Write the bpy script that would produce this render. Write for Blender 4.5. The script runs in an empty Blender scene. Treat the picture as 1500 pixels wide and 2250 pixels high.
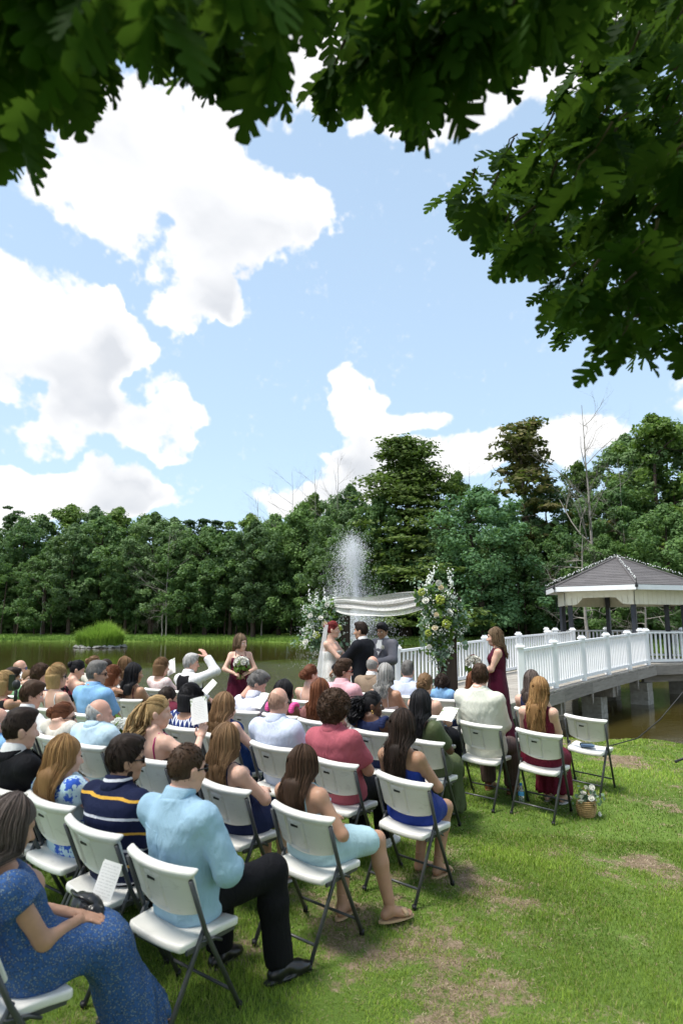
import bpy, math, random
import numpy as np
from math import radians, sin, cos, pi
from mathutils import Vector, Matrix, Euler

SC = bpy.context.scene
COL = SC.collection
rng = np.random.default_rng(11)
random.seed(11)

# ------------------------------------------------------------------ camera
F_PX, HORIZON, CAM_H = 1506.0, 1368.0, 2.267
TILT = math.atan((HORIZON - 1125.0) / F_PX)
cam_d = bpy.data.cameras.new('camera')
cam_d.sensor_fit = 'VERTICAL'
cam_d.sensor_height = 36.0
cam_d.sensor_width = 24.0
cam_d.lens = 36.0 * F_PX / 2250.0
cam_d.clip_start = 0.05
cam_d.clip_end = 3000.0
cam_d.dof.use_dof = True
cam_d.dof.focus_distance = 10.5
cam_d.dof.aperture_fstop = 2.8
cam = bpy.data.objects.new('camera', cam_d)
cam.location = (0, 0, CAM_H)
cam.rotation_euler = (pi / 2 + TILT, 0, 0)
COL.objects.link(cam)
SC.camera = cam

# ------------------------------------------------------------------ sun, exposure
SUN_EL, SUN_AZ = radians(66), radians(248)     # azimuth clockwise from +Y: high, on the camera's left and a little behind it
sun_d = bpy.data.lights.new('sun', 'SUN')
sun_d.energy = 2.2
sun_d.angle = radians(15)
sun_d.color = (1.0, 0.955, 0.88)
sun = bpy.data.objects.new('sun', sun_d)
sdir = Vector((sin(SUN_AZ) * cos(SUN_EL), cos(SUN_AZ) * cos(SUN_EL), sin(SUN_EL)))
sun.rotation_euler = sdir.to_track_quat('Z', 'Y').to_euler()
sun.location = (0, -5, 30)
COL.objects.link(sun)
SC.view_settings.view_transform = 'Standard'
SC.view_settings.look = 'None'
SC.view_settings.gamma = 1.0
SC.view_settings.use_curve_mapping = False
SC.view_settings.exposure = 1.32
SC.cycles.max_bounces = 6
SC.cycles.diffuse_bounces = 3
SC.cycles.glossy_bounces = 3
SC.cycles.transmission_bounces = 4
SC.cycles.transparent_max_bounces = 8
SC.cycles.use_adaptive_sampling = True
SC.cycles.adaptive_threshold = 0.02
SC.cycles.use_denoising = True
SC.cycles.sample_clamp_indirect = 6.0

# ------------------------------------------------------------------ node helpers
def newmat(name):
    m = bpy.data.materials.new(name)
    m.use_nodes = True
    nt = m.node_tree
    b = nt.nodes['Principled BSDF']
    return m, nt, b

def nd(nt, typ, **kw):
    n = nt.nodes.new(typ)
    for k, v in kw.items():
        if k.startswith('i_'):
            n.inputs[k[2:].replace('_', ' ')].default_value = v
        else:
            setattr(n, k, v)
    return n

def lk(nt, a, b):
    nt.links.new(a, b)

def mathn(nt, op, a, b=None, clamp=False):
    n = nt.nodes.new('ShaderNodeMath'); n.operation = op; n.use_clamp = clamp
    for i, v in enumerate((a, b)):
        if v is None: continue
        if isinstance(v, (int, float)): n.inputs[i].default_value = v
        else: nt.links.new(v, n.inputs[i])
    return n.outputs[0]

def mixc(nt, fac, a, b, blend='MIX'):
    n = nt.nodes.new('ShaderNodeMix'); n.data_type = 'RGBA'; n.blend_type = blend
    for i, v in ((0, fac), (6, a), (7, b)):
        if isinstance(v, (int, float)): n.inputs[i].default_value = v
        elif isinstance(v, (tuple, list)): n.inputs[i].default_value = (*v[:3], 1)
        else: nt.links.new(v, n.inputs[i])
    return n.outputs[2]

def ramp(nt, fac, stops, interp='LINEAR'):
    n = nt.nodes.new('ShaderNodeValToRGB')
    cr = n.color_ramp; cr.interpolation = interp
    while len(cr.elements) < len(stops): cr.elements.new(0.5)
    for e, (p, c) in zip(cr.elements, stops):
        e.position = p
        e.color = (*c[:3], 1) if isinstance(c, (tuple, list)) else (c, c, c, 1)
    nt.links.new(fac, n.inputs[0])
    return n.outputs[0]

def texco(nt, which='Object'):
    return nt.nodes.new('ShaderNodeTexCoord').outputs[which]

def noise(nt, vec, scale, detail=3, rough=0.55, dist=0.0):
    n = nt.nodes.new('ShaderNodeTexNoise')
    n.inputs['Scale'].default_value = scale
    n.inputs['Detail'].default_value = detail
    n.inputs['Roughness'].default_value = rough
    n.inputs['Distortion'].default_value = dist
    if vec is not None: nt.links.new(vec, n.inputs['Vector'])
    return n.outputs['Fac']

def mapping(nt, vec, scale=(1, 1, 1), rot=(0, 0, 0), loc=(0, 0, 0)):
    n = nt.nodes.new('ShaderNodeMapping')
    n.inputs['Scale'].default_value = scale
    n.inputs['Rotation'].default_value = rot
    n.inputs['Location'].default_value = loc
    nt.links.new(vec, n.inputs['Vector'])
    return n.outputs[0]

def bump(nt, b, height, strength=0.3, dist=0.02):
    n = nt.nodes.new('ShaderNodeBump')
    n.inputs['Strength'].default_value = strength
    n.inputs['Distance'].default_value = dist
    nt.links.new(height, n.inputs['Height'])
    nt.links.new(n.outputs[0], b.inputs['Normal'])

def gnoise(x, y, seed=0, octs=4):
    """cheap value noise on arrays, about -1..1"""
    x = np.asarray(x, float); y = np.asarray(y, float); out = np.zeros(np.broadcast(x, y).shape); amp = 1.0
    r = np.random.default_rng(seed + 991)
    tab = r.random((64, 64)) * 2 - 1
    for o in range(octs):
        f = 2.0 ** o
        X, Y = x * f + 17.3 * o, y * f + 5.1 * o
        i, j = np.floor(X).astype(int), np.floor(Y).astype(int)
        u, v = X - i, Y - j
        u = u * u * (3 - 2 * u); v = v * v * (3 - 2 * v)
        i0, i1, j0, j1 = i % 64, (i + 1) % 64, j % 64, (j + 1) % 64
        out = out + amp * ((tab[i0, j0] * (1 - u) + tab[i1, j0] * u) * (1 - v) + (tab[i0, j1] * (1 - u) + tab[i1, j1] * u) * v)
        amp *= 0.5
    return out

def sstep(a, b, x):
    t = np.clip((x - a) / (b - a), 0, 1); return t * t * (3 - 2 * t)

# ------------------------------------------------------------------ world: Nishita sky with cumulus clouds
world = bpy.data.worlds.new('World')
SC.world = world
world.use_nodes = True
wt = world.node_tree
bg = wt.nodes['Background']
sky = wt.nodes.new('ShaderNodeTexSky')
sky.sky_type = 'NISHITA'
sky.sun_disc = False
sky.sun_elevation = SUN_EL
sky.sun_rotation = SUN_AZ
sky.altitude = 50
sky.air_density = 1.0
sky.dust_density = 1.2
sky.ozone_density = 1.2

def px_dir(u, v):
    """world direction of the ray through photograph pixel (u, v)"""
    x, y = (u - 750) / F_PX, (1125 - v) / F_PX
    d = Vector((x, cos(TILT) - y * sin(TILT), sin(TILT) + y * cos(TILT)))
    return d.normalized()

# clouds live in azimuth / elevation: each cumulus is a cluster of soft ellipses whose edge is broken up by noise
CLOUDS = [  # azimuth, elevation (degrees), half-widths (degrees), weight
]
def cl(u, v, ru, rv, w=1.0):
    d = px_dir(u, v)
    CLOUDS.append((math.degrees(math.atan2(d.x, d.y)), math.degrees(math.asin(d.z)), ru / 26.3 * 1.1, rv / 26.3 * 1.1, w))
for c in [(390, 300, 215, 150), (250, 330, 160, 130), (520, 390, 150, 100), (380, 450, 150, 110), (620, 410, 75, 45, .8), (430, 520, 100, 50, .8),
          (430, 620, 120, 75), (390, 690, 70, 40, .8), (480, 640, 60, 60),
          (20, 640, 150, 120), (110, 720, 140, 130), (60, 835, 170, 78), (215, 720, 70, 100), (190, 850, 110, 80), (330, 915, 85, 38, .9), (225, 660, 45, 50),
          (60, 1050, 190, 75), (210, 1020, 110, 75), (310, 1080, 90, 70), (0, 1000, 90, 50), (150, 1100, 260, 50),
          (820, 940, 90, 75), (800, 880, 45, 60), (890, 900, 75, 55), (790, 1010, 130, 60), (680, 1070, 130, 55), (730, 965, 35, 25, .8),
          (1080, 980, 110, 60), (1250, 940, 110, 70), (1000, 1010, 120, 60),
          (1000, 230, 130, 70, .9), (1120, 190, 130, 100), (740, 90, 140, 100), (1330, 60, 200, 100),
          # the sky outside the frame goes on in the same way
          (-350, 500, 260, 190), (-520, 900, 240, 120), (-900, 700, 300, 220), (1750, 760, 240, 150), (2050, 400, 300, 220), (-300, 1120, 240, 70)]:
    cl(*c)
# the clouds are worked out once on an azimuth / elevation grid (mask and belly shade) and laid over the Nishita sky
CW, CHh = 4096, 1024
def cloud_field(AZg, ELg, px_deg):
    ca = np.cos(np.radians(np.minimum(ELg, 80)))
    px_, py_ = AZg * np.maximum(ca, .35), ELg
    wx = px_ + 2.6 * gnoise(px_ * .16, py_ * .16, 101, 6); wy = py_ + 2.2 * gnoise(px_ * .16, py_ * .16, 102, 6)
    S = np.zeros_like(wx)
    for (a, e, ra, re, w) in CLOUDS:
        d2 = ((wx - a * np.maximum(np.cos(radians(e)), .35)) / (ra * 1.02)) ** 2 + ((wy - e) / re) ** 2
        S = S + w * np.clip(1 - d2, 0, 1) ** 1.2
    # the same kind of cumulus goes on all round, away from the part in view
    away = sstep(42, 60, np.abs(AZg)) + sstep(50, 60, ELg)
    S = S + np.clip(away, 0, 1) * np.clip(gnoise(px_ * .045 + 9, py_ * .07, 103, 3) * 1.3, 0, 1)
    S = np.minimum(S, 1.25)
    bil = np.zeros_like(S); amp = 1.0
    for o in range(5):
        bil += amp * (1 - 2 * np.abs(gnoise(px_ * .22 * 2 ** o, py_ * .22 * 2 ** o, 110 + o, 1))); amp *= .56
    bil = bil / 1.9
    dens = S + (.36 * bil + .28 * gnoise(px_ * .7, py_ * .7, 120, 6)) * np.clip(S * 3 + .32, 0, 1) - .10
    mask = sstep(.02, .52, dens + .10 * gnoise(px_ * 2.6, py_ * 2.6, 140, 4) * sstep(.7, .1, dens))
    up = np.roll(S, -int(3.0 / px_deg), 0); lowr = np.roll(S, int(2.0 / px_deg), 0)
    relief = np.clip(.5 + .55 * (np.roll(dens, max(1, int(.35 / px_deg)), 0) - dens) * 1.6, 0, 1)
    belly = np.clip(np.clip(S - .30, 0, 1) * .9 * np.clip(.55 + .75 * gnoise(px_ * .12, py_ * .16, 130, 4), 0, 1.3) + .30 * (up - S) * sstep(.2, .5, S), 0, 1)
    belly = np.clip(belly + .22 * (relief - .5), 0, 1)
    return mask, belly
def sky_grid(i0, i1, j0, j1, st):
    return np.meshgrid((np.arange(i0, i1, st) + st / 2) / CW * 360 - 180, (np.arange(j0, j1, st) + st / 2) / CHh * 90)
mc, bc = cloud_field(*sky_grid(0, CW, 0, CHh, 8), 8 * 90 / CHh)
mask, belly = np.kron(mc, np.ones((8, 8))), np.kron(bc, np.ones((8, 8)))
ia, ib, jb = CW // 2 - 460, CW // 2 + 460, 600
mask[:jb, ia:ib], belly[:jb, ia:ib] = cloud_field(*sky_grid(ia, ib, 0, jb, 1), 90 / CHh)
full = np.zeros((2 * CHh, CW, 4), np.float32)
full[CHh:, :, 0] = mask; full[CHh:, :, 1] = belly; full[..., 3] = 1
img = bpy.data.images.new('cloud_field', CW, 2 * CHh, float_buffer=True, is_data=True)
img.colorspace_settings.name = 'Non-Color'
img.pixels.foreach_set(full.ravel()); img.update(); img.pack()
geo = wt.nodes.new('ShaderNodeTexCoord')
sep = wt.nodes.new('ShaderNodeSeparateXYZ'); wt.links.new(geo.outputs['Generated'], sep.inputs[0])
uu = mathn(wt, 'ADD', mathn(wt, 'MULTIPLY', mathn(wt, 'ARCTAN2', sep.outputs[0], sep.outputs[1]), 1 / (2 * pi)), .5)
vv = mathn(wt, 'ADD', mathn(wt, 'MULTIPLY', mathn(wt, 'ARCSINE', sep.outputs[2]), 1 / pi), .5)
cmb = wt.nodes.new('ShaderNodeCombineXYZ'); wt.links.new(uu, cmb.inputs[0]); wt.links.new(vv, cmb.inputs[1])
ti = wt.nodes.new('ShaderNodeTexImage'); ti.image = img; ti.interpolation = 'Linear'
wt.links.new(cmb.outputs[0], ti.inputs[0])
tsep = wt.nodes.new('ShaderNodeSeparateColor'); wt.links.new(ti.outputs[0], tsep.inputs[0])
CLOUD_W, CLOUD_G = (7.4, 7.4, 7.45), (5.0, 5.2, 5.55)
ccol = mixc(wt, tsep.outputs[1], CLOUD_W, CLOUD_G)
# pale summer haze over the clear sky, thicker towards the horizon
hzf = ramp(wt, sep.outputs[2], [(0.0, 0.80), (0.25, 0.62), (0.8, 0.45)])
hz = mixc(wt, hzf, mixc(wt, 1.0, sky.outputs[0], (1.3, 1.3, 1.32), 'MULTIPLY'), (4.75, 6.3, 7.75))
wt.links.new(mixc(wt, tsep.outputs[0], hz, ccol), bg.inputs['Color'])
bg.inputs['Strength'].default_value = 0.062

# ------------------------------------------------------------------ scene helpers
def mesh_np(name, V, Fa, smooth=True, mats=()):
    """mesh from numpy arrays; Fa (n,3) or (n,4), or a list of them"""
    V = np.asarray(V, np.float32).reshape(-1, 3)
    Fs = Fa if isinstance(Fa, list) else [Fa]
    Fs = [np.asarray(f, np.int32) for f in Fs if len(f)]
    me = bpy.data.meshes.new(name)
    me.vertices.add(len(V)); me.vertices.foreach_set('co', V.ravel())
    tot = np.concatenate([np.full(len(f), f.shape[1], np.int32) for f in Fs])
    loops = np.concatenate([f.ravel() for f in Fs])
    me.loops.add(len(loops)); me.loops.foreach_set('vertex_index', loops)
    me.polygons.add(len(tot))
    start = np.concatenate([[0], np.cumsum(tot)[:-1]]).astype(np.int32)
    me.polygons.foreach_set('loop_start', start)
    me.polygons.foreach_set('use_smooth', np.full(len(tot), bool(smooth)))
    me.update(calc_edges=True)
    for m in mats: me.materials.append(m)
    return me

def vattr(me, name, vals):
    """a float per vertex, as a colour-free point attribute"""
    a = me.attributes.new(name, 'FLOAT', 'POINT')
    a.data.foreach_set('value', np.asarray(vals, np.float32))

def obj(name, me, parent=None, loc=(0, 0, 0), rot=(0, 0, 0), scale=(1, 1, 1), mat=None):
    o = bpy.data.objects.new(name, me)
    COL.objects.link(o)
    o.location = loc; o.rotation_euler = rot; o.scale = scale
    if parent is not None: o.parent = parent
    if mat is not None and me is not None and len(me.materials) == 0: me.materials.append(mat)
    return o

def tag(o, label=None, cat=None, group=None, kind=None):
    if label: o['label'] = label
    if cat: o['category'] = cat
    if group: o['group'] = group
    if kind: o['kind'] = kind
    return o

def thing(name, label, cat, loc=(0, 0, 0), rotz=0.0, group=None):
    return tag(obj(name, None, loc=loc, rot=(0, 0, rotz)), label, cat, group)

class MB:
    """collects simple solids into one mesh"""
    def __init__(self): self.V = []; self.F4 = []; self.F3 = []; self.n = 0; self.A = []
    def add(self, V, F4=(), F3=(), a=0.5):
        V = np.asarray(V, float).reshape(-1, 3)
        if len(F4): self.F4.append(np.asarray(F4, int) + self.n)
        if len(F3): self.F3.append(np.asarray(F3, int) + self.n)
        self.V.append(V); self.n += len(V); self.A.append(np.full(len(V), a)); return self
    def box(self, c, s, rz=0.0, M=None):
        x, y, z = s[0] / 2, s[1] / 2, s[2] / 2
        V = np.array([(i * x, j * y, k * z) for i in (-1, 1) for j in (-1, 1) for k in (-1, 1)])
        if M is not None: V = V @ np.array(M).T
        elif rz: V = V @ np.array([[cos(rz), sin(rz), 0], [-sin(rz), cos(rz), 0], [0, 0, 1]])
        return self.add(V + np.array(c), [(0, 1, 3, 2), (4, 6, 7, 5), (0, 4, 5, 1), (2, 3, 7, 6), (0, 2, 6, 4), (1, 5, 7, 3)])
    def tube(self, pts, r, n=8, cap=True, a=0.5, flat=1.0):
        pts = np.asarray(pts, float); m = len(pts)
        r = np.broadcast_to(np.asarray(r, float), (m,))
        T = np.gradient(pts, axis=0); T /= np.linalg.norm(T, axis=1)[:, None] + 1e-9
        up = np.array([0, 0, 1.0]) if abs(T[0][2]) < 0.9 else np.array([1.0, 0, 0])
        V = []
        B = np.cross(T[0], up); B /= np.linalg.norm(B)
        for i in range(m):
            B = B - T[i] * (B @ T[i]); B /= np.linalg.norm(B) + 1e-9
            N = np.cross(B, T[i])
            ang = np.arange(n) * 2 * pi / n
            V.append(pts[i] + r[i] * (np.cos(ang)[:, None] * B + flat * np.sin(ang)[:, None] * N))
        V = np.concatenate(V)
        i, j = np.meshgrid(np.arange(m - 1), np.arange(n), indexing='ij')
        a0 = i * n + j; b0 = i * n + (j + 1) % n
        Fq = np.stack([a0, b0, b0 + n, a0 + n], -1).reshape(-1, 4)
        self.add(V, Fq, a=a)
        if cap:
            base = self.n - len(V)
            V2 = np.array([pts[0], pts[-1]])
            self.add(V2, a=a)
            k = self.n - 2
            f = [(k - 0, base + (q + 1) % n, base + q) for q in range(n)] + [(k + 1, base + (m - 1) * n + q, base + (m - 1) * n + (q + 1) % n) for q in range(n)]
            self.F3.append(np.array(f))
        return self
    def ball(self, c, r, nu=8, nv=5, a=0.5):
        r = np.broadcast_to(np.asarray(r, float), (3,))
        V = [(0, 0, 1)] + [(cos(2 * pi * j / nu) * sin(pi * i / nv), sin(2 * pi * j / nu) * sin(pi * i / nv), cos(pi * i / nv)) for i in range(1, nv) for j in range(nu)] + [(0, 0, -1)]
        V = np.array(V) * r + np.array(c)
        q = [(1 + (i - 1) * nu + j, 1 + i * nu + j, 1 + i * nu + (j + 1) % nu, 1 + (i - 1) * nu + (j + 1) % nu) for i in range(1, nv - 1) for j in range(nu)]
        t = [(0, 1 + j, 1 + (j + 1) % nu) for j in range(nu)]
        b = 1 + (nv - 2) * nu
        t += [(len(V) - 1, b + (j + 1) % nu, b + j) for j in range(nu)]
        return self.add(V, q, t, a=a)
    def mesh(self, name, smooth=False, mat=None, attr=None):
        me = mesh_np(name, np.concatenate(self.V), [np.concatenate(f) for f in (self.F4, self.F3) if f], smooth, (mat,) if mat else ())
        if attr: vattr(me, attr, np.concatenate(self.A))
        return me
    def build(self, name, mat, parent=None, smooth=False, attr=None, **kw):
        return obj(name, self.mesh(name, smooth, mat, attr), parent, **kw)

# ------------------------------------------------------------------ terrain
WATER_Z = -0.10
NEAR_SHORE = np.array([(-400, 16), (-40, 15.5), (-10, 14.0), (-4, 13.4), (0, 13.1), (3, 14.0), (5, 14.4), (6.8, 13.6), (9, 12.9), (15, 11.5), (40, 10), (400, 10)], float)
FAR_SHORE = np.array([(-400, 120), (-60, 93), (-10, 87), (7, 73), (27, 61), (50, 44), (80, 30), (400, 30)], float)
def ground_z(x, y):
    x = np.asarray(x, float); y = np.asarray(y, float)
    p = -0.059 * np.clip(x, -6, 6) + 0.072 * np.clip(y, -3, 40); m, k = 0.52, 0.12
    h = np.clip(.5 + .5 * (m - p) / k, 0, 1)
    g0 = np.maximum(m * (1 - h) + p * h - k * h * (1 - h), 0.02)
    ts = np.interp(x, NEAR_SHORE[:, 0], NEAR_SHORE[:, 1]) - y + 0.16 * gnoise(x * 0.9, y * 0.9, 5, 3)
    wid = np.interp(x, [0, 4], [1.4, 4.0])
    near = WATER_Z - 0.02 + (g0 - WATER_Z + 0.02) * sstep(0, 1, ts / wid)
    near = np.where(ts < 0, WATER_Z - 0.02 + 0.5 * ts, near)
    tf = y - np.interp(x, FAR_SHORE[:, 0], FAR_SHORE[:, 1]) + 0.5 * gnoise(x * 0.15, y * 0.15, 8, 3)
    far = np.where(tf < 0, WATER_Z + 0.5 * tf, WATER_Z + 0.62 * sstep(-1.0, 5, tf) + 0.02 * np.clip(tf - 6, 0, 60))
    return np.maximum(np.maximum(near, far), -1.1)
def gz(x, y): return float(ground_z(np.array([x]), np.array([y]))[0])

# rows of chairs: s runs along a row (right and nearer), t runs the way the chairs face
ROW_A = radians(34)
def st2xy(s, t): return (s * cos(ROW_A) + t * sin(ROW_A), -s * sin(ROW_A) + t * cos(ROW_A))
def project(x, y, z):
    c, s = cos(TILT), sin(TILT); Z = z - CAM_H
    d = y * c + Z * s; u = -y * s + Z * c
    return 750 + F_PX * x / d, 1125 - F_PX * u / d, d
def at(u, v, depth):
    """world point on the ray of photograph pixel (u, v) at a distance measured along the camera axis"""
    x, y = (u - 750) / F_PX, (1125 - v) / F_PX
    return Vector((x * depth, (cos(TILT) - y * sin(TILT)) * depth, CAM_H + (sin(TILT) + y * cos(TILT)) * depth))
# ------------------------------------------------------------------ materials
def simple(name, col, rough=0.6, spec=0.3, metal=0.0, nscale=0, namt=0.15, bscale=0, bstr=0.2, bdist=0.01):
    m, nt, b = newmat(name)
    b.inputs['Roughness'].default_value = rough
    b.inputs['Specular IOR Level'].default_value = spec
    b.inputs['Metallic'].default_value = metal
    b.inputs['Base Color'].default_value = (*col, 1)
    co = texco(nt)
    if nscale:
        n = noise(nt, co, nscale, 4)
        dark = tuple(c * (1 - namt) for c in col); lite = tuple(min(1, c * (1 + namt)) for c in col)
        lk(nt, ramp(nt, n, [(0.3, dark), (0.7, lite)]), b.inputs['Base Color'])
    if bscale: bump(nt, b, noise(nt, co, bscale, 4), bstr, bdist)
    return m

def leafy(name, c_lo, c_hi, trans=0.35, rough=0.55, attr='tone', rnd=0.25, spec=0.25):
    """foliage: colour from a per-leaf tone, some light through the blade, a little difference from plant to plant"""
    m, nt, b = newmat(name)
    a = nd(nt, 'ShaderNodeAttribute', attribute_name=attr)
    oi = nt.nodes.new('ShaderNodeObjectInfo')
    t = mathn(nt, 'ADD', mathn(nt, 'MULTIPLY', a.outputs['Fac'], 1 - rnd), mathn(nt, 'MULTIPLY', oi.outputs['Random'], rnd))
    c = ramp(nt, t, [(0.05, c_lo), (0.95, c_hi)])
    lk(nt, c, b.inputs['Base Color'])
    b.inputs['Roughness'].default_value = rough
    b.inputs['Specular IOR Level'].default_value = spec
    tr = nt.nodes.new('ShaderNodeBsdfTranslucent')
    lk(nt, mixc(nt, 0.5, c, (0.16, 0.30, 0.03), 'MIX'), tr.inputs['Color'])
    mx = nt.nodes.new('ShaderNodeMixShader'); mx.inputs[0].default_value = trans
    lk(nt, b.outputs[0], mx.inputs[1]); lk(nt, tr.outputs[0], mx.inputs[2])
    lk(nt, mx.outputs[0], nt.nodes['Material Output'].inputs[0])
    return m

M_BARK = simple('bark', (0.085, 0.065, 0.05), 0.9, 0.1, nscale=6, namt=.4, bscale=25, bstr=.6)
M_DEADWOOD = simple('dead_wood', (0.27, 0.25, 0.22), 0.85, 0.1, nscale=5, namt=.25)
M_WHITE = simple('white_vinyl', (0.82, 0.83, 0.84), 0.35, 0.4, nscale=3, namt=.05)
M_CREAM = simple('cream_siding', (0.74, 0.70, 0.56), 0.55, 0.3, nscale=4, namt=.06)
M_CEIL = simple('ceiling_panel', (0.42, 0.30, 0.18), 0.6, 0.3, nscale=6, namt=.2)
M_SLATE = simple('dark_post_paint', (0.035, 0.038, 0.047), 0.5, 0.4, nscale=9, namt=.2)
M_BLACK = simple('black_rubber', (0.012, 0.012, 0.013), 0.5, 0.4)
M_BULB = simple('clear_bulb', (0.85, 0.85, 0.82), 0.2, 0.5)

def weathered(name, c1, c2, axis=0):
    m, nt, b = newmat(name)
    sc = [2.5, 2.5, 2.5]; sc[axis] = 0.25
    co = texco(nt)
    n1 = noise(nt, mapping(nt, co, [s * 9 for s in sc]), 1.0, 6, .65)
    n2 = noise(nt, co, 1.3, 4)
    oi = nt.nodes.new('ShaderNodeObjectInfo')
    f = mathn(nt, 'ADD', mathn(nt, 'MULTIPLY', n1, .6), mathn(nt, 'ADD', mathn(nt, 'MULTIPLY', n2, .25), mathn(nt, 'MULTIPLY', oi.outputs['Random'], .2)))
    lk(nt, ramp(nt, f, [(.3, c1), (.75, c2)]), b.inputs['Base Color'])
    b.inputs['Roughness'].default_value = .85
    bump(nt, b, n1, .5, .006)
    return m
M_DECK = weathered('weathered_deck_wood', (0.19, 0.17, 0.145), (0.42, 0.39, 0.34))
M_JOIST = weathered('weathered_joist_wood', (0.15, 0.135, 0.115), (0.36, 0.33, 0.29))
M_ARCHWOOD = weathered('dark_stained_timber', (0.028, 0.018, 0.012), (0.085, 0.055, 0.037), 2)
M_CMU = simple('concrete_block', (0.34, 0.33, 0.29), 0.9, 0.1, nscale=7, namt=.25, bscale=60, bstr=.4)

# ------------------------------------------------------------------ ground: one sheet to the horizon
def axis(segs):
    out = []
    for a, b, st in segs:
        out.append(np.arange(a, b, st))
    return np.concatenate(out + [np.array([segs[-1][1]])])
gx = axis([(-900, -120, 60), (-120, -30, 5), (-30, -9, 1.0), (-9, 9, .13), (9, 30, .8), (30, 120, 4), (120, 900, 60)])
gy = axis([(-60, -6, 6), (-6, 1.5, .5), (1.5, 16.5, .13), (16.5, 40, 2), (40, 115, 1.2), (115, 200, 6), (200, 1500, 100)])
GX, GY = np.meshgrid(gx, gy, indexing='ij')
GZ = ground_z(GX, GY)
fine_m = (np.abs(GX) < 12) & (GY < 17) & (GY > 0)
GZ = GZ + np.where(fine_m, 0.012 * gnoise(GX * 1.7, GY * 1.7, 3, 3), 0)

def bare(x, y):
    """0 full lawn .. 1 bare dirt"""
    n = gnoise(x * 0.85 + 3.1, y * 0.85, 21, 4) * 0.55 + gnoise(x * 3.1, y * 3.1, 22, 3) * 0.42
    b = np.clip((n - 0.22) * 1.15, 0, .5)
    for (px_, py_, rx_, ry_, w) in SPOTS:
        q = ((x - px_) / rx_) ** 2 + ((y - py_) / ry_) ** 2 + 0.55 * gnoise(x * 3.3, y * 3.3, 31, 4)
        b = np.maximum(b, .78 * w * np.clip(1.15 - q + .5 * gnoise(x * 6.1, y * 6.1, 33, 3), 0, 1) ** .8)
    # worn strip beside the chair ends
    return np.clip(b, 0, 1)
SPOTS = []
def spot(u, v, ru, rv, w):
    # from a photograph pixel on the lawn to the ground under it
    d = 3.0
    for _ in range(40):
        p = at(u, v, d); e = p.z - gz(p.x, p.y)
        d += e * 3.0
    p = at(u, v, d); q = at(u + ru, v, d)
    SPOTS.append((p.x, p.y, abs(q.x - p.x), abs(q.x - p.x) * rv, w))
for s_ in [(1070, 1950, 150, .8, .75), (980, 2080, 120, 1.0, .7), (1430, 1895, 75, .8, 1.0), (1370, 1672, 60, 1.2, 1.0), (1450, 1770, 70, 1, .6), (1010, 2190, 170, .5, .75),
           (1380, 2060, 60, .7, .35), (860, 2010, 60, 1.5, .6), (960, 1935, 70, 1.2, .6), (1240, 2010, 70, .8, .35), (760, 2150, 80, .6, .4), (940, 2235, 110, .4, .9), (1200, 2110, 60, .5, .4)]:
    spot(*s_)
BARE = np.where(fine_m, bare(GX, GY), 0)
ni, nj = GX.shape
I, J = np.meshgrid(np.arange(ni - 1), np.arange(nj - 1), indexing='ij')
Fq = np.stack([I * nj + J, (I + 1) * nj + J, (I + 1) * nj + J + 1, I * nj + J + 1], -1).reshape(-1, 4)
me = mesh_np('ground', np.stack([GX, GY, GZ], -1).reshape(-1, 3), Fq)
vattr(me, 'bare', BARE.ravel())
m, nt, b = newmat('lawn_soil')
at_n = nd(nt, 'ShaderNodeAttribute', attribute_name='bare')
co = texco(nt)
n1 = noise(nt, co, 55, 6, .7); n2 = noise(nt, co, 1.1, 4); n3 = noise(nt, co, 9, 5)
soil = ramp(nt, mathn(nt, 'ADD', mathn(nt, 'MULTIPLY', n1, .6), mathn(nt, 'MULTIPLY', n3, .4)), [(.3, (0.08, 0.055, 0.035)), (.5, (0.20, 0.15, 0.10)), (.72, (0.38, 0.30, 0.215))])
turf = ramp(nt, mathn(nt, 'ADD', mathn(nt, 'MULTIPLY', n1, .5), mathn(nt, 'MULTIPLY', n2, .5)), [(.3, (0.055, 0.095, 0.018)), (.7, (0.16, 0.25, 0.05))])
f = ramp(nt, mathn(nt, 'ADD', at_n.outputs['Fac'], mathn(nt, 'ADD', mathn(nt, 'MULTIPLY', mathn(nt, 'SUBTRACT', n3, .5), 1.5), mathn(nt, 'MULTIPLY', mathn(nt, 'SUBTRACT', n1, .5), 1.0))), [(.26, 0.0), (.55, 1.0)])
lk(nt, mixc(nt, f, turf, soil), b.inputs['Base Color'])
b.inputs['Roughness'].default_value = .95; b.inputs['Specular IOR Level'].default_value = .1
bump(nt, b, n1, .6, .02)
tag(obj('ground', me, mat=m), kind='structure')

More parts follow.
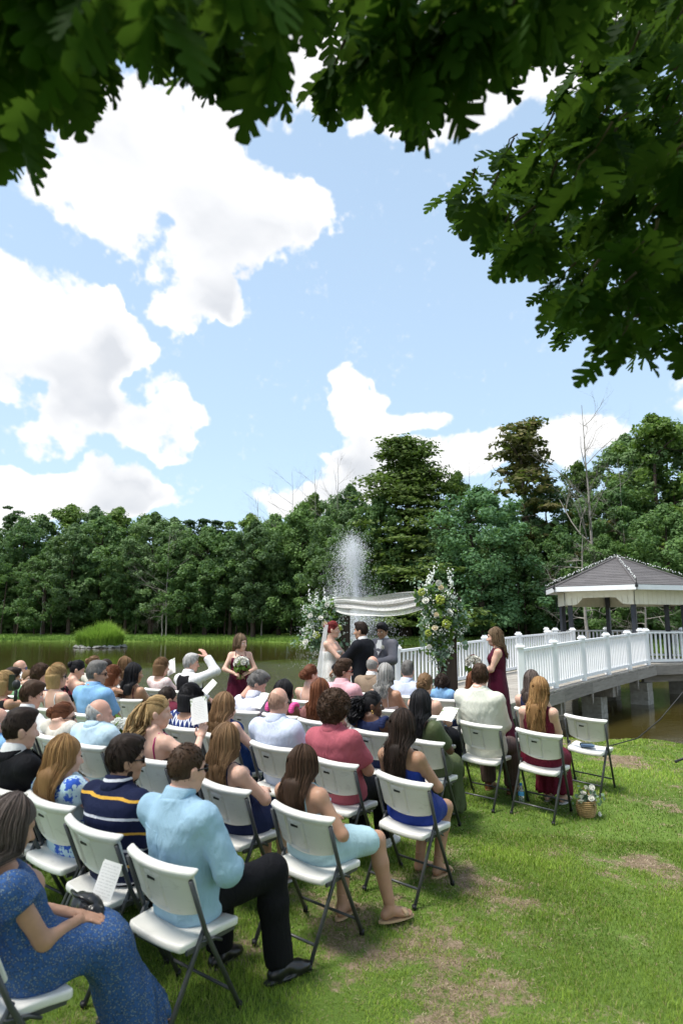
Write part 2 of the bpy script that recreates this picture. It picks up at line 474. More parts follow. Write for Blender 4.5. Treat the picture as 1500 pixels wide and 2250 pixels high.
# ------------------------------------------------------------------ lawn blades
M_GRASS = leafy('grass_blade', (0.060, 0.115, 0.012), (0.34, 0.48, 0.065), .36, .5, rnd=0.0)
def grass(n, x0, x1, y0, y1, hmin, hmax, wid, seed, dens=None, inframe=True):
    r = np.random.default_rng(seed)
    y = y0 + (y1 - y0) * r.random(n) ** 1.0
    x = x0 + (x1 - x0) * r.random(n)
    if inframe:
        k = np.abs(x) < 0.56 * y + 0.5
        x, y = x[k], y[k]
    bb = bare(x, y)
    fn = gnoise(x * 7.5, y * 7.5, 41, 3)
    keep = r.random(len(x)) > np.clip(bb * 1.15 + .35 * fn * (bb > .03) - .05 + .30 * np.clip(-gnoise(x * 1.9, y * 1.9, 44, 3), 0, 1), 0, .97)
    z = ground_z(x, y) + 0.012 * gnoise(x * 1.7, y * 1.7, 3, 3)
    keep &= z > WATER_Z + 0.03
    x, y, z, bb = x[keep], y[keep], z[keep], bb[keep]
    n = len(x)
    tuft = gnoise(x * 2.3, y * 2.3, 40, 4)
    h = (hmin + (hmax - hmin) * r.random(n)) * np.clip(1 + .55 * tuft, .35, 1.9) * (1 - .45 * bb)
    az = r.random(n) * 2 * pi
    lean = h * (0.25 + 0.9 * r.random(n))
    dx, dy = np.cos(az), np.sin(az)
    w = wid * (0.6 + .8 * r.random(n)) * np.clip(y / 4.5, .8, 2.6)
    B = np.stack([x, y, z], -1)
    S = np.stack([-dy, dx, 0 * x], -1) * w[:, None]
    mid = B + np.stack([dx * lean * .35, dy * lean * .35, h * .62], -1)
    tip = B + np.stack([dx * lean, dy * lean, h], -1)
    V = np.stack([B - S, B + S, mid - S * .75, mid + S * .75, tip], 1).reshape(-1, 3)
    o = np.arange(n)[:, None] * 5
    q = o + np.array([[0, 1, 3, 2]]); t3 = o + np.array([[2, 3, 4]])
    me = mesh_np('grass', V, [q, t3])
    patch = gnoise(x * .55, y * .55, 50, 3)
    tone = np.clip(.46 + .36 * patch + .30 * tuft + .50 * (r.random(n) - .5), 0, 1)
    dry = r.random(n) < (.09 + .45 * bb)
    vattr(me, 'tone', np.repeat(tone, 5)); vattr(me, 'dry', np.repeat(dry.astype(float), 5))
    return me
nt = M_GRASS.node_tree; b = nt.nodes['Principled BSDF']
dry_n = nd(nt, 'ShaderNodeAttribute', attribute_name='dry')
src = b.inputs['Base Color'].links[0].from_socket
c2 = mixc(nt, dry_n.outputs['Fac'], src, (0.36, 0.29, 0.14))
lk(nt, c2, b.inputs['Base Color'])
tag(obj('grass', grass(330000, -3.5, 7.8, 2.6, 14.2, .010, .032, .0019, 1), mat=M_GRASS), 'short patchy green grass of the lawn under the chairs', 'grass', kind='stuff')
tag(obj('grass', grass(210000, -2.2, 3.2, 2.6, 6.6, .008, .034, .0016, 2), mat=M_GRASS), 'short green grass of the lawn nearest the camera', 'grass', kind='stuff')

# dry thatch and clippings lying in the worn places
r = np.random.default_rng(15); n = 150000
y = r.uniform(2.6, 11, n); x = r.uniform(-2.5, 6.5, n); bb = bare(x, y); k = (np.abs(x) < .56 * y + .4) & (r.random(n) < .10 + .75 * np.clip(bb * 1.5, 0, 1)); x, y, bb = x[k], y[k], bb[k]; n = len(x)
z = ground_z(x, y) + .012 * gnoise(x * 1.7, y * 1.7, 3, 3) + r.uniform(.002, .012, n); a = r.random(n) * 2 * pi; L = r.uniform(.004, .016, n); w = r.uniform(.0007, .0016, n) * np.clip(y / 4, .8, 2)
D = np.stack([np.cos(a) * L, np.sin(a) * L, r.normal(0, .004, n)], -1); S_ = np.stack([-np.sin(a) * w, np.cos(a) * w, 0 * a], -1); P = np.stack([x, y, z], -1)
me = mesh_np('thatch', np.stack([P - D - S_, P - D + S_, P + D + S_, P + D - S_], 1).reshape(-1, 3), np.arange(4 * n).reshape(-1, 4)); vattr(me, 'tone', np.repeat(r.random(n), 4))
m, nt, b = newmat('dry_thatch'); t_ = nd(nt, 'ShaderNodeAttribute', attribute_name='tone'); lk(nt, ramp(nt, t_.outputs['Fac'], [(0, (.10, .065, .04)), (.6, (.30, .22, .13)), (1, (.50, .42, .28))]), b.inputs['Base Color']); b.inputs['Roughness'].default_value = .9
tag(obj('thatch', me, mat=m), 'brown dry grass clippings lying in the worn patches of lawn', 'thatch', kind='stuff')

# ------------------------------------------------------------------ pond
m, nt, b = newmat('pond_water')
b.inputs['Base Color'].default_value = (0.050, 0.040, 0.010, 1)
b.inputs['Roughness'].default_value = .05
b.inputs['IOR'].default_value = 1.33
b.inputs['Specular IOR Level'].default_value = .5
co = texco(nt)
w1 = noise(nt, mapping(nt, co, (1.0, 1.7, 1)), 2.2, 4, .55)
w2 = noise(nt, co, 14, 3, .5)
# the fountain's falling drops ruffle a broad patch round it
FOUNT = at(783, 1450, 31.0); FOUNT = (FOUNT.x, FOUNT.y)
sp = nt.nodes.new('ShaderNodeSeparateXYZ'); lk(nt, co, sp.inputs[0])
ddx = mathn(nt, 'SUBTRACT', sp.outputs[0], FOUNT[0] - 2.5); ddy = mathn(nt, 'SUBTRACT', sp.outputs[1], FOUNT[1] - 1)
rr = mathn(nt, 'SQRT', mathn(nt, 'ADD', mathn(nt, 'MULTIPLY', ddx, ddx), mathn(nt, 'MULTIPLY', mathn(nt, 'MULTIPLY', ddy, ddy), .8)))
rr = mathn(nt, 'ADD', rr, mathn(nt, 'MULTIPLY', mathn(nt, 'SUBTRACT', noise(nt, co, .35, 3), .5), 7))
near_f = ramp(nt, mathn(nt, 'DIVIDE', rr, 14.0), [(.25, 1.0), (.95, 0.0)])
ring = mathn(nt, 'SINE', mathn(nt, 'MULTIPLY', rr, 3.0))
hgt = mathn(nt, 'ADD', mathn(nt, 'ADD', mathn(nt, 'MULTIPLY', w1, .030), mathn(nt, 'MULTIPLY', w2, .0035)),
            mathn(nt, 'MULTIPLY', near_f, mathn(nt, 'ADD', mathn(nt, 'MULTIPLY', noise(nt, mapping(nt, co, (1, .55, 1)), 5.0, 4, .6), 1.25), mathn(nt, 'MULTIPLY', ring, .025))))
bump(nt, b, hgt, .55, .35)
V = [(-500, 11, WATER_Z), (500, 8, WATER_Z), (500, 140, WATER_Z), (-500, 140, WATER_Z)]
tag(obj('pond_water', mesh_np('pond_water', V, np.array([[0, 1, 2, 3]]), False), mat=m), kind='structure')

# ------------------------------------------------------------------ far lawn strip texture comes with the ground; bank grasses along the far water edge
M_FARGRASS = leafy('bank_grass', (0.09, 0.18, 0.03), (0.32, 0.48, 0.09), .3, .6, rnd=0.0)
r = np.random.default_rng(77)
n = 26000
x = r.uniform(-55, 34, n); tf = r.random(n) ** 1.3 * 11
y = np.interp(x, FAR_SHORE[:, 0], FAR_SHORE[:, 1]) + tf
z = ground_z(x, y); k = z > WATER_Z - .02; x, y, z, tf = x[k], y[k], z[k], tf[k]; n = len(x)
h = r.uniform(.12, .3, n) * np.where(tf < 1.6, 1.6, .7); w = r.uniform(.05, .12, n)
az = r.random(n) * pi
B = np.stack([x, y, z - .02], -1); S = np.stack([np.cos(az), np.sin(az) * .3, 0 * x], -1) * w[:, None]
tip = B + np.stack([r.normal(0, .08, n), r.normal(0, .08, n), h], -1)
me = mesh_np('bank_grass', np.stack([B - S, B + S, tip], 1).reshape(-1, 3), np.arange(3 * n).reshape(-1, 3))
vattr(me, 'tone', np.repeat(np.clip(.55 + .3 * gnoise(x * .2, y * .2, 9, 3) + r.normal(0, .15, n), 0, 1), 3))
tag(obj('bank_grass', me, mat=M_FARGRASS), 'strip of mown green grass along the far pond bank', 'grass', kind='stuff')
# ------------------------------------------------------------------ trees
M_LEAF_A = leafy('broadleaf_foliage', (0.038, 0.092, 0.034), (0.180, 0.300, 0.085), .34, rnd=.4)
M_LEAF_A2 = leafy('pale_broadleaf_foliage', (0.055, 0.105, 0.045), (0.20, 0.31, 0.12), .34, rnd=.4)
M_LEAF_A3 = leafy('yellowish_broadleaf_foliage', (0.048, 0.098, 0.022), (0.22, 0.33, 0.065), .36, rnd=.4)
M_LEAF_B = leafy('maple_foliage', (0.044, 0.110, 0.050), (0.165, 0.31, 0.125), .32)
M_LEAF_C = leafy('cypress_foliage', (0.040, 0.072, 0.017), (0.15, 0.215, 0.042), .28)
M_LEAF_R = leafy('rusty_cypress_foliage', (0.055, 0.068, 0.018), (0.21, 0.17, 0.055), .28)
M_LEAF_P = leafy('pine_foliage', (0.018, 0.046, 0.018), (0.075, 0.135, 0.045), .22)

def leaf_quads(P, N, size, r, ratio=1.7):
    """one small bent leaf-spray per point: two triangles sharing a spine"""
    n = len(P)
    T = r.normal(size=(n, 3)); T -= N * (T * N).sum(1)[:, None]; T /= np.linalg.norm(T, axis=1)[:, None] + 1e-9
    B = np.cross(N, T)
    s = (size * r.uniform(.45, 1.5, n))[:, None]
    a = P - T * s * ratio * .5; c = P + T * s * ratio * .5
    l = P + B * s * .5 - N * s * .12; rr_ = P - B * s * .5 - N * s * .12
    V = np.stack([a, l, c, rr_], 1).reshape(-1, 3)
    return V

def crown_mesh(name, seed, H, Rw, z0, nclump, per, size, shape='round', mat=None):
    r = np.random.default_rng(seed)
    P, N, T = [], [], []
    for c in range(nclump):
        h = r.random()
        if shape == 'round':
            prof = (max(0.0, 1 - abs(2 * h ** .85 - .92) ** 2.3)) ** .5 * (0.72 + .4 * r.random())
        elif shape == 'cone':
            prof = (1 - h) ** .75 * (0.55 + .6 * r.random()) + .08
        elif shape == 'flat':
            prof = (0.35 + .65 * sin(pi * min(1, h * 1.15 + .1))) * (0.5 + .65 * r.random())
        else:
            prof = (h ** .5) * (1.15 - h) * 2.2 * (0.5 + .6 * r.random())
        az = r.random() * 2 * pi
        prof *= 1 + .30 * sin(2 * az + seed + 3 * h) + .22 * sin(3 * az + 2.1 * seed - 6 * h)
        rad = Rw * prof * (r.random() ** .42)
        cz = z0 + (H - z0) * h
        cen = np.array([cos(az) * rad, sin(az) * rad, cz])
        out = np.array([cos(az), sin(az), .55])
        if shape in ('cone', 'flat'):
            cr = np.array([1.5, 1.5, .42]) * Rw * r.uniform(.13, .24)
            cen[2] -= .10 * rad
        else:
            cr = np.array([1.0, 1.0, .82]) * Rw * r.uniform(.10, .23)
        d = r.normal(size=(per, 3)); d /= np.linalg.norm(d, axis=1)[:, None]
        rr_ = r.random(per) ** .40
        p = cen + d * rr_[:, None] * cr
        if shape in ('cone', 'flat'):
            hd = np.linalg.norm(p[:, :2] - cen[:2], axis=1); p[:, 2] -= .25 * hd
        P.append(p)
        nn = d * .8 + out * .35 + np.array([0, 0, .35]) + r.normal(size=(per, 3)) * .65
        nn /= np.linalg.norm(nn, axis=1)[:, None]
        N.append(nn)
        T.append(np.clip(.45 + .18 * r.normal() + r.normal(0, .16, per), 0, 1))
    P, N, T = np.concatenate(P), np.concatenate(N), np.concatenate(T)
    V = leaf_quads(P, N, size, r, 2.0 if shape in ('cone', 'flat') else 1.5)
    me = mesh_np(name, V, np.arange(len(V)).reshape(-1, 4), False, (mat,) if mat else ())
    vattr(me, 'tone', np.repeat(T, 4))
    return me

def branch_tubes(mb, p, d, L, r0, depth, r, n=5, spread=.6, droop=.0, kids=3):
    pts = [np.array(p, float)]; dirn = np.array(d, float)
    segs = 4
    for i in range(segs):
        dirn = dirn + r.normal(size=3) * .13 + np.array([0, 0, -.04 * droop]); dirn /= np.linalg.norm(dirn)
        pts.append(pts[-1] + dirn * L / segs)
    rad = np.linspace(r0, r0 * (.45 if depth else .2), segs + 1)
    mb.tube(pts, rad, n, cap=False)
    if depth <= 0: return
    for k in range(kids):
        q = r.integers(1, segs + 1)
        dd = dirn + r.normal(size=3) * spread; dd[2] += .12 - droop * .2; dd /= np.linalg.norm(dd)
        branch_tubes(mb, pts[q], dd, L * r.uniform(.5, .75), rad[q] * .6, depth - 1, r, max(3, n - 1), spread, droop, kids)

def trunk_mesh(name, seed, H, z0, r0, limbs=7, Rw=4):
    r = np.random.default_rng(seed); mb = MB()
    lean = r.normal(0, .25, 2)
    zs = np.linspace(-.4, H * .9, 8)
    pts = np.stack([lean[0] * (zs / H) ** 2 * 2 + r.normal(0, .06, 8), lean[1] * (zs / H) ** 2 * 2 + r.normal(0, .06, 8), zs], -1)
    rad = r0 * np.linspace(1.25, .18, 8); rad[1] = r0
    mb.tube(pts, rad, 7, cap=False)
    for k in range(limbs):
        z = z0 + (H * .85 - z0) * (k + .3) / limbs
        az = r.random() * 2 * pi
        d = np.array([cos(az), sin(az), .45])
        p = np.array([np.interp(z, zs, pts[:, 0]), np.interp(z, zs, pts[:, 1]), z])
        branch_tubes(mb, p, d / np.linalg.norm(d), Rw * .75 * (1.1 - .5 * k / limbs), r0 * .38, 1, r, 5, .5, 0, 2)
    return mb.mesh(name, True, M_BARK)

KINDS = {}
def tree_kind(key, **kw): KINDS[key] = kw
tree_kind('broad_a', H=16, Rw=4.6, z0=2.4, n=190, per=105, size=.215, shape='round', mat=M_LEAF_A, seed=1)
tree_kind('broad_b', H=18, Rw=4.5, z0=2.8, n=190, per=105, size=.215, shape='round', mat=M_LEAF_A2, seed=2)
tree_kind('broad_c', H=14, Rw=5.0, z0=1.6, n=190, per=105, size=.205, shape='round', mat=M_LEAF_A, seed=3)
tree_kind('broad_d', H=20, Rw=4.8, z0=4.0, n=150, per=105, size=.22, shape='round', mat=M_LEAF_A3, seed=4)
tree_kind('maple', H=15, Rw=5.6, z0=1.2, n=230, per=110, size=.195, shape='round', mat=M_LEAF_B, seed=5)
tree_kind('cypress', H=22, Rw=4.6, z0=1.6, n=260, per=105, size=.17, shape='cone', mat=M_LEAF_C, seed=6)
tree_kind('rusty', H=24, Rw=4.4, z0=5.0, n=95, per=70, size=.26, shape='flat', mat=M_LEAF_R, seed=7)
tree_kind('pine', H=19, Rw=3.0, z0=9.0, n=42, per=70, size=.24, shape='flat', mat=M_LEAF_P, seed=8)
tree_kind('spire', H=18, Rw=2.6, z0=5.0, n=110, per=50, size=.22, shape='cone', mat=M_LEAF_P, seed=9)
tree_kind('understory', H=7, Rw=3.6, z0=.8, n=60, per=80, size=.22, shape='round', mat=M_LEAF_A, seed=10)
for k, a in KINDS.items():
    a['crown'] = crown_mesh('crown', a['seed'], a['H'], a['Rw'], a['z0'], a['n'], a['per'], a['size'], a['shape'], a['mat'])
    a['trunk'] = trunk_mesh('trunk', a['seed'] + 50, a['H'], a['z0'], .16 + .006 * a['H'], 8, a['Rw'])

def plant_tree(kind, u, vtop, depth, wid, name, label, group, rot=None):
    """stand a tree at photograph column u, its tip at row vtop, `depth` metres out; wid scales the spread"""
    a = KINDS[kind]
    p = at(u, 1390, depth); x, y = p.x, p.y
    z = gz(x, y)
    top = at(u, vtop, depth).z
    s = (top - z) / (a['H'] * 1.04)
    e = thing(name, label, 'tree', (x, y, z), rot if rot is not None else random.random() * 6.28, group)
    e.scale = (s * wid * 1.12, s * wid * 1.12, s)
    obj('trunk', a['trunk'], e); obj('crown', a['crown'], e)
    return e

G1 = 'trees along the far bank'
ORD = ['leftmost', 'second', 'third', 'fourth', 'fifth', 'sixth', 'seventh', 'eighth', 'ninth', 'tenth', 'eleventh', 'twelfth', 'thirteenth', 'fourteenth', 'fifteenth', 'sixteenth', 'seventeenth', 'eighteenth']
# front edge of the wood, left of the big cypress
front = [(-30, 1165, 102, 1.15, 'broad_c'), (35, 1128, 102, 1.0, 'broad_a'), (95, 1202, 96, 1.05, 'broad_c'), (150, 1138, 96, 1.0, 'broad_b'), (215, 1128, 101, 1.05, 'broad_c'), (275, 1191, 97, 1.0, 'broad_a'),
         (330, 1113, 97, 1.05, 'broad_b'), (390, 1176, 96, 1.0, 'broad_c'), (450, 1150, 94, 1.1, 'broad_a'), (505, 1163, 93, 1.0, 'broad_c'), (555, 1130, 89, 1.05, 'broad_b'), (612, 1160, 92, 1.0, 'broad_c'), (662, 1095, 90, .95, 'broad_a'), (715, 1130, 89, .95, 'broad_c'), (765, 1090, 83, 1.0, 'broad_b')]
for i, (u, v, d, w, k) in enumerate(front):
    plant_tree(k, u, v, d, w, 'broadleaf_tree', '%s broadleaf tree from the left in the front edge of the wood' % ORD[i], G1)
back = [(10, 1092, 112, 1.0, 'pine', 'pine with a flat layered top at the far left of the skyline'), (78, 1118, 110, 1.0, 'broad_b', 'broadleaf tree between the far left pine and the rounded crown'),
        (140, 1090, 112, 1.25, 'broad_d', 'tall rounded tree on the skyline at left'), (195, 1098, 111, .9, 'broad_b', 'dark tall tree right of the rounded skyline tree'),
        (250, 1097, 110, 1.1, 'broad_d', 'tall light green tree on the skyline left of the fountain'), (310, 1122, 110, 1.1, 'broad_a', 'skyline tree right of the tall light green one'),
        (375, 1125, 108, 1.1, 'broad_b', 'even topped skyline tree above the gap of dead branches'), (408, 1128, 112, 1.2, 'spire', 'leftmost dark pointed conifer on the middle skyline'),
        (440, 1124, 112, 1.1, 'spire', 'second dark pointed conifer on the middle skyline'), (470, 1128, 113, 1.2, 'spire', 'third dark pointed conifer on the middle skyline'), (500, 1130, 113, 1.0, 'spire', 'rightmost dark pointed conifer on the middle skyline'),
        (545, 1112, 108, 1.0, 'broad_d', 'skyline tree below the left group of bare tops'), (600, 1120, 106, 1.0, 'broad_a', 'skyline tree in the middle, right of the bare tops'),
        (690, 1062, 102, .85, 'broad_d', 'tall dark tree on the skyline left of the fountain plume'), (770, 1045, 100, .8, 'broad_b', 'tall green tree on the skyline above the fountain plume'), (735, 1085, 101, .9, 'broad_a', 'green tree filling the skyline behind the fountain')]
for (u, v, d, w, k, lab) in back:
    plant_tree(k, u, v, d, w, {'pine': 'pine_tree', 'spire': 'conifer_tree'}.get(k, 'broadleaf_tree'), lab, G1)
right = [(895, 925, 82, 1.75, 'cypress', 'cypress_tree', 'large feathery dark green cypress behind the floral arch'),
         (1015, 1010, 84, .75, 'broad_d', 'broadleaf_tree', 'slim grey green tree between the two cypresses'),
         (1062, 1058, 72, 1.15, 'maple', 'maple_tree', 'broad bright green maple behind the right arch post'),
         (1165, 872, 78, 1.35, 'rusty', 'cypress_tree', 'tall thin cypress with rusty lower branches against the cloud'),
         (835, 1080, 79, .75, 'broad_c', 'broadleaf_tree', 'dark green tree low in front of the big cypress'),
         (955, 1150, 76, .7, 'broad_b', 'broadleaf_tree', 'dark tree filling the gap left of the maple'),
         (1130, 1110, 75, .75, 'broad_a', 'broadleaf_tree', 'dark tree right of the maple below the rusty cypress'),
         (1215, 1030, 80, .85, 'broad_b', 'broadleaf_tree', 'green tree behind the gazebo roof, left of the bare tree'),
         (1240, 1150, 70, .9, 'broad_c', 'broadleaf_tree', 'low dark tree just above the gazebo roof'),
         (1290, 985, 82, .9, 'broad_d', 'broadleaf_tree', 'light green tree seen through the bare tree'),
         (1370, 1040, 72, .9, 'broad_a', 'broadleaf_tree', 'mid green tree right of the bare tree'),
         (1400, 925, 80, .95, 'broad_b', 'broadleaf_tree', 'tall tree between the bare tree and the right edge'),
         (1465, 868, 74, 1.05, 'broad_d', 'broadleaf_tree', 'tallest dense green tree at the right edge'),
         (1530, 900, 76, 1.0, 'broad_b', 'broadleaf_tree', 'green tree cut by the right edge of the picture'),
         (1480, 1100, 62, 1.0, 'broad_c', 'broadleaf_tree', 'dark tree close behind the gazebo at the right edge'),
         (1340, 1170, 66, .85, 'broad_c', 'broadleaf_tree', 'dark tree directly behind the gazebo peak'),
         (1610, 960, 70, 1.1, 'broad_a', 'broadleaf_tree', 'broadleaf tree just beyond the right edge')]
for (u, v, d, w, k, nm, lab) in right:
    plant_tree(k, u, v, d, w, nm, lab, 'trees right of the fountain')

# dead and bare trees: grey limbs only
def bare_mesh(seed, H, r0, kids=4, spread=.55, droop=0, limbs=11):
    r = np.random.default_rng(seed); mb = MB()
    zs = np.linspace(-.3, H, 9)
    pts = np.stack([r.normal(0, .10, 9).cumsum() * .6, r.normal(0, .1, 9).cumsum() * .6, zs], -1)
    mb.tube(pts, r0 * np.linspace(1.1, .12, 9), 6, cap=False)
    for k in range(limbs):
        z = H * (.34 + .62 * k / limbs); az = r.random() * 2 * pi
        d = np.array([cos(az), sin(az), .75 - droop]); d /= np.linalg.norm(d)
        p = np.array([np.interp(z, zs, pts[:, 0]), np.interp(z, zs, pts[:, 1]), z])
        branch_tubes(mb, p, d, H * .24 * (1.15 - .6 * k / limbs), r0 * .36 * (1.1 - .7 * k / limbs), 3, r, 4, spread, droop, kids)
    return mb.mesh('limbs', True, M_DEADWOOD)
bare_tall = bare_mesh(3, 25, .22, 3)
bare_thin = bare_mesh(4, 20, .10, 3, .35)
bare_droop = bare_mesh(6, 9, .13, 4, .8, .5)
for (mesh_, u, v, d, w, hh, lab) in [(bare_tall, 1312, 852, 68, 1.0, 25, 'tall leafless grey tree rising behind the gazebo'),
                                 (bare_thin, 560, 1062, 98, 1.0, 20, 'thin bare tree top above the middle of the wood'), (bare_thin, 640, 1015, 97, 1.1, 20, 'tallest of the thin bare trees left of the plume'),
                                 (bare_thin, 745, 985, 96, 1.0, 20, 'bare tree top directly above the fountain plume'), (bare_thin, 690, 1010, 99, 1.0, 20, 'bare tree between the two tall bare tops'),
                                 (bare_thin, 1040, 985, 88, 1.0, 20, 'bare pale tree between the two cypresses'), (bare_thin, 1385, 985, 70, 1.2, 20, 'bare tree right of the tall leafless tree'),
                                 (bare_thin, 365, 1150, 92, 1.3, 20, 'dead grey tree standing in the front of the wood, above the pond'), (bare_thin, 90, 1235, 95, 1.4, 20, 'dead grey tree low in the wood at far left'),
                                 (bare_droop, 1290, 1165, 58, 1.25, 9, 'pale tangle of dead limbs hanging over the gazebo peak'), (bare_droop, 1420, 1240, 58, 1.2, 9, 'pale dead limbs behind the right side of the gazebo roof'),
                                 (bare_droop, 575, 1255, 90, 1.0, 9, 'small dead grey tree at the wood edge right of the reeds'), (bare_droop, 355, 1290, 91, 1.0, 9, 'small dead grey tree at the wood edge above the reeds')]:
    p = at(u, 1390, d); z = gz(p.x, p.y); s = (at(u, v, d).z - z) / (hh * 1.02)
    e = thing('bare_tree', lab, 'tree', (p.x, p.y, z), random.random() * 6.28, 'leafless trees'); e.scale = (s * w, s * w, s)
    obj('limbs', mesh_, e)

# the wood behind reads as one mass: undergrowth and crowns that close the view
r = np.random.default_rng(5)
P, N, T = [], [], []
for i in range(620):
    x = r.uniform(-75, 70)
    yb = np.interp(x, FAR_SHORE[:, 0], FAR_SHORE[:, 1]) + 12 + r.uniform(0, 16)
    zb = float(ground_z(np.array([x]), np.array([yb]))[0])
    top = np.interp(x, [-75, -10, 5, 30, 70], [13, 12, 13, 14, 13]) * .86
    cz = zb + .4 + (r.random() ** .9 * top if i % 3 else r.random() * 2.6)
    if x / yb > .53 or x / yb < -.56: continue
    k = 130
    d = r.normal(size=(k, 3)); d /= np.linalg.norm(d, axis=1)[:, None]
    P.append(np.array([x, yb, cz]) + d * (r.random(k) ** .4)[:, None] * np.array([2.8, 2.2, 2.0]))
    nn = d + np.array([0, -.3, .6]); N.append(nn / np.linalg.norm(nn, axis=1)[:, None])
    T.append(np.clip(.3 + .15 * r.normal() + r.normal(0, .12, k), 0, 1))
P, N, T = np.concatenate(P), np.concatenate(N), np.concatenate(T)
V = leaf_quads(P, N, .52, r, 1.5)
me = mesh_np('woodland', V, np.arange(len(V)).reshape(-1, 4), False, (M_LEAF_A,)); vattr(me, 'tone', np.repeat(T, 4))
tag(obj('woodland', me), 'dense dark undergrowth and crowns deep in the wood across the pond', 'wood', kind='stuff')
# slim trunks at the dark front of the wood
tr = trunk_mesh('trunk', 400, 13, 6, .10, 5, 2.2)
spots = [(3, 92), (38, 91), (75, 92), (112, 91), (150, 93), (240, 90), (298, 91), (335, 92), (398, 89), (420, 90), (452, 88), (478, 89), (494, 88), (519, 88), (543, 87), (560, 86), (640, 85), (1140, 66), (1155, 67), (880, 78)]
for i, (u, d) in enumerate(spots):
    d += 5; p = at(u, 1390, d)
    e = thing('slim_tree', '%s slim grey trunk from the left at the dark edge of the wood' % (ORD + ['nineteenth', 'twentieth'])[i], 'tree', (p.x, p.y, gz(p.x, p.y)), random.random() * 6, 'slim trunks at the wood edge')
    e.scale = (1, 1, random.uniform(.75, 1.1)); obj('trunk', tr, e); c = obj('crown', KINDS['understory']['crown'], e, loc=(0, 0, 6.3), scale=(.62, .62, .9))

# ------------------------------------------------------------------ reed island
M_REED = leafy('reed_blades', (0.15, 0.28, 0.035), (0.46, 0.64, 0.12), .45, .5, rnd=0)
M_ROCK = simple('grey_rock', (0.24, 0.24, 0.22), .9, .2, nscale=5, namt=.35, bscale=20)
p = at(220, 1421, 66); RI = Vector((p.x, p.y, WATER_Z))
e = thing('reed_island', 'round clump of tall bright green reeds on a rocky islet in the pond', 'reeds', RI)
r = np.random.default_rng(9)
mb = MB()
for i in range(130):
    a = r.random() * 2 * pi; q = 2.25 * (.86 + .2 * r.random())
    mb.ball((cos(a) * q, sin(a) * q, .02 + .16 * r.random()), r.uniform(.10, .26, 3) * np.array([1, 1, .7]), 6, 4)
for i in range(60):
    q = 2.1 * r.random() ** .5; a = r.random() * 2 * pi
    mb.ball((cos(a) * q, sin(a) * q, .05), (.35, .35, .16), 6, 4)
tag(mb.build('rocks', M_ROCK, e), kind='stuff')
n = 5200
q = 2.05 * r.random(n) ** .5; a = r.random(n) * 2 * pi
B = np.stack([np.cos(a) * q, np.sin(a) * q, np.full(n, .12)], -1)
edge = (q / 2.05) ** 2
h = r.uniform(1.5, 2.65, n) * (1 - .35 * edge)
h *= 1 + .2 * gnoise(B[:, 0] * 1.3, B[:, 1] * 1.3, 4, 2)
ln = (.12 + .5 * edge) * h * r.uniform(.3, 1.2, n)
da = a + r.normal(0, .9, n)
D = np.stack([np.cos(da), np.sin(da), 0 * a], -1)
S = np.stack([-np.sin(da), np.cos(da), 0 * a], -1) * r.uniform(.012, .03, n)[:, None]
mid = B + D * (ln * .3)[:, None] + np.stack([0 * h, 0 * h, h * .6], -1); tip = B + D * ln[:, None] + np.stack([0 * h, 0 * h, h * (1 - .12 * edge)], -1)
V = np.stack([B - S, B + S, mid - S, mid + S, tip], 1).reshape(-1, 3); o5 = np.arange(n)[:, None] * 5
me = mesh_np('reeds', V, [o5 + np.array([[0, 1, 3, 2]]), o5 + np.array([[2, 3, 4]])]); vattr(me, 'tone', np.repeat(np.clip(.6 + r.normal(0, .2, n) - .25 * edge, 0, 1), 5))
tag(obj('reeds', me, e, mat=M_REED), kind='stuff')

# ------------------------------------------------------------------ fountain
M_DROP, nt, b = newmat('water_drops')
b.inputs['Base Color'].default_value = (.86, .89, .92, 1); b.inputs['Roughness'].default_value = .2
e = thing('fountain', 'pond fountain throwing a tall white fan of spray behind the arch', 'fountain', (FOUNT[0], FOUNT[1], WATER_Z))
mb = MB(); mb.tube([(0, 0, -.2), (0, 0, .12)], [.55, .5], 14); mb.tube([(0, 0, .12), (0, 0, .38)], [.14, .07], 10)
mb.build('float', M_BLACK, e, smooth=False)
r = np.random.default_rng(12)
n = 44000
t_ = r.random(n); ring_i = r.random(n) < .62
# each drop is somewhere on its own ballistic path
ang = r.random(n) * 2 * pi
vz = np.where(ring_i, r.normal(10.3, .35, n), r.normal(7.2, .8, n)); vr = np.where(ring_i, np.abs(r.normal(.30, .24, n)), r.uniform(.6, 1.9, n))
T_ = 2 * vz / 9.81; tt = t_ * T_
wx = -.16 * tt ** 2
X = np.cos(ang) * vr * tt + wx * 1.0; Y = np.sin(ang) * vr * tt; Z = .35 + vz * tt - 4.9 * tt ** 2
k = Z > 0.02; X, Y, Z = X[k], Y[k], Z[k]; n = len(X)
O = np.array([(1, 0, 0), (-1, 0, 0), (0, 1, 0), (0, -1, 0), (0, 0, 1.6), (0, 0, -1.6)])
rad = r.uniform(.004, .0115, n)
V = (np.stack([X, Y, Z], -1)[:, None, :] + O[None] * rad[:, None, None]).reshape(-1, 3)
f8 = np.array([(0, 2, 4), (2, 1, 4), (1, 3, 4), (3, 0, 4), (2, 0, 5), (1, 2, 5), (3, 1, 5), (0, 3, 5)])
tag(obj('spray', mesh_np('spray', V, (np.arange(n)[:, None, None] * 6 + f8[None]).reshape(-1, 3)), e, mat=M_DROP), kind='stuff')
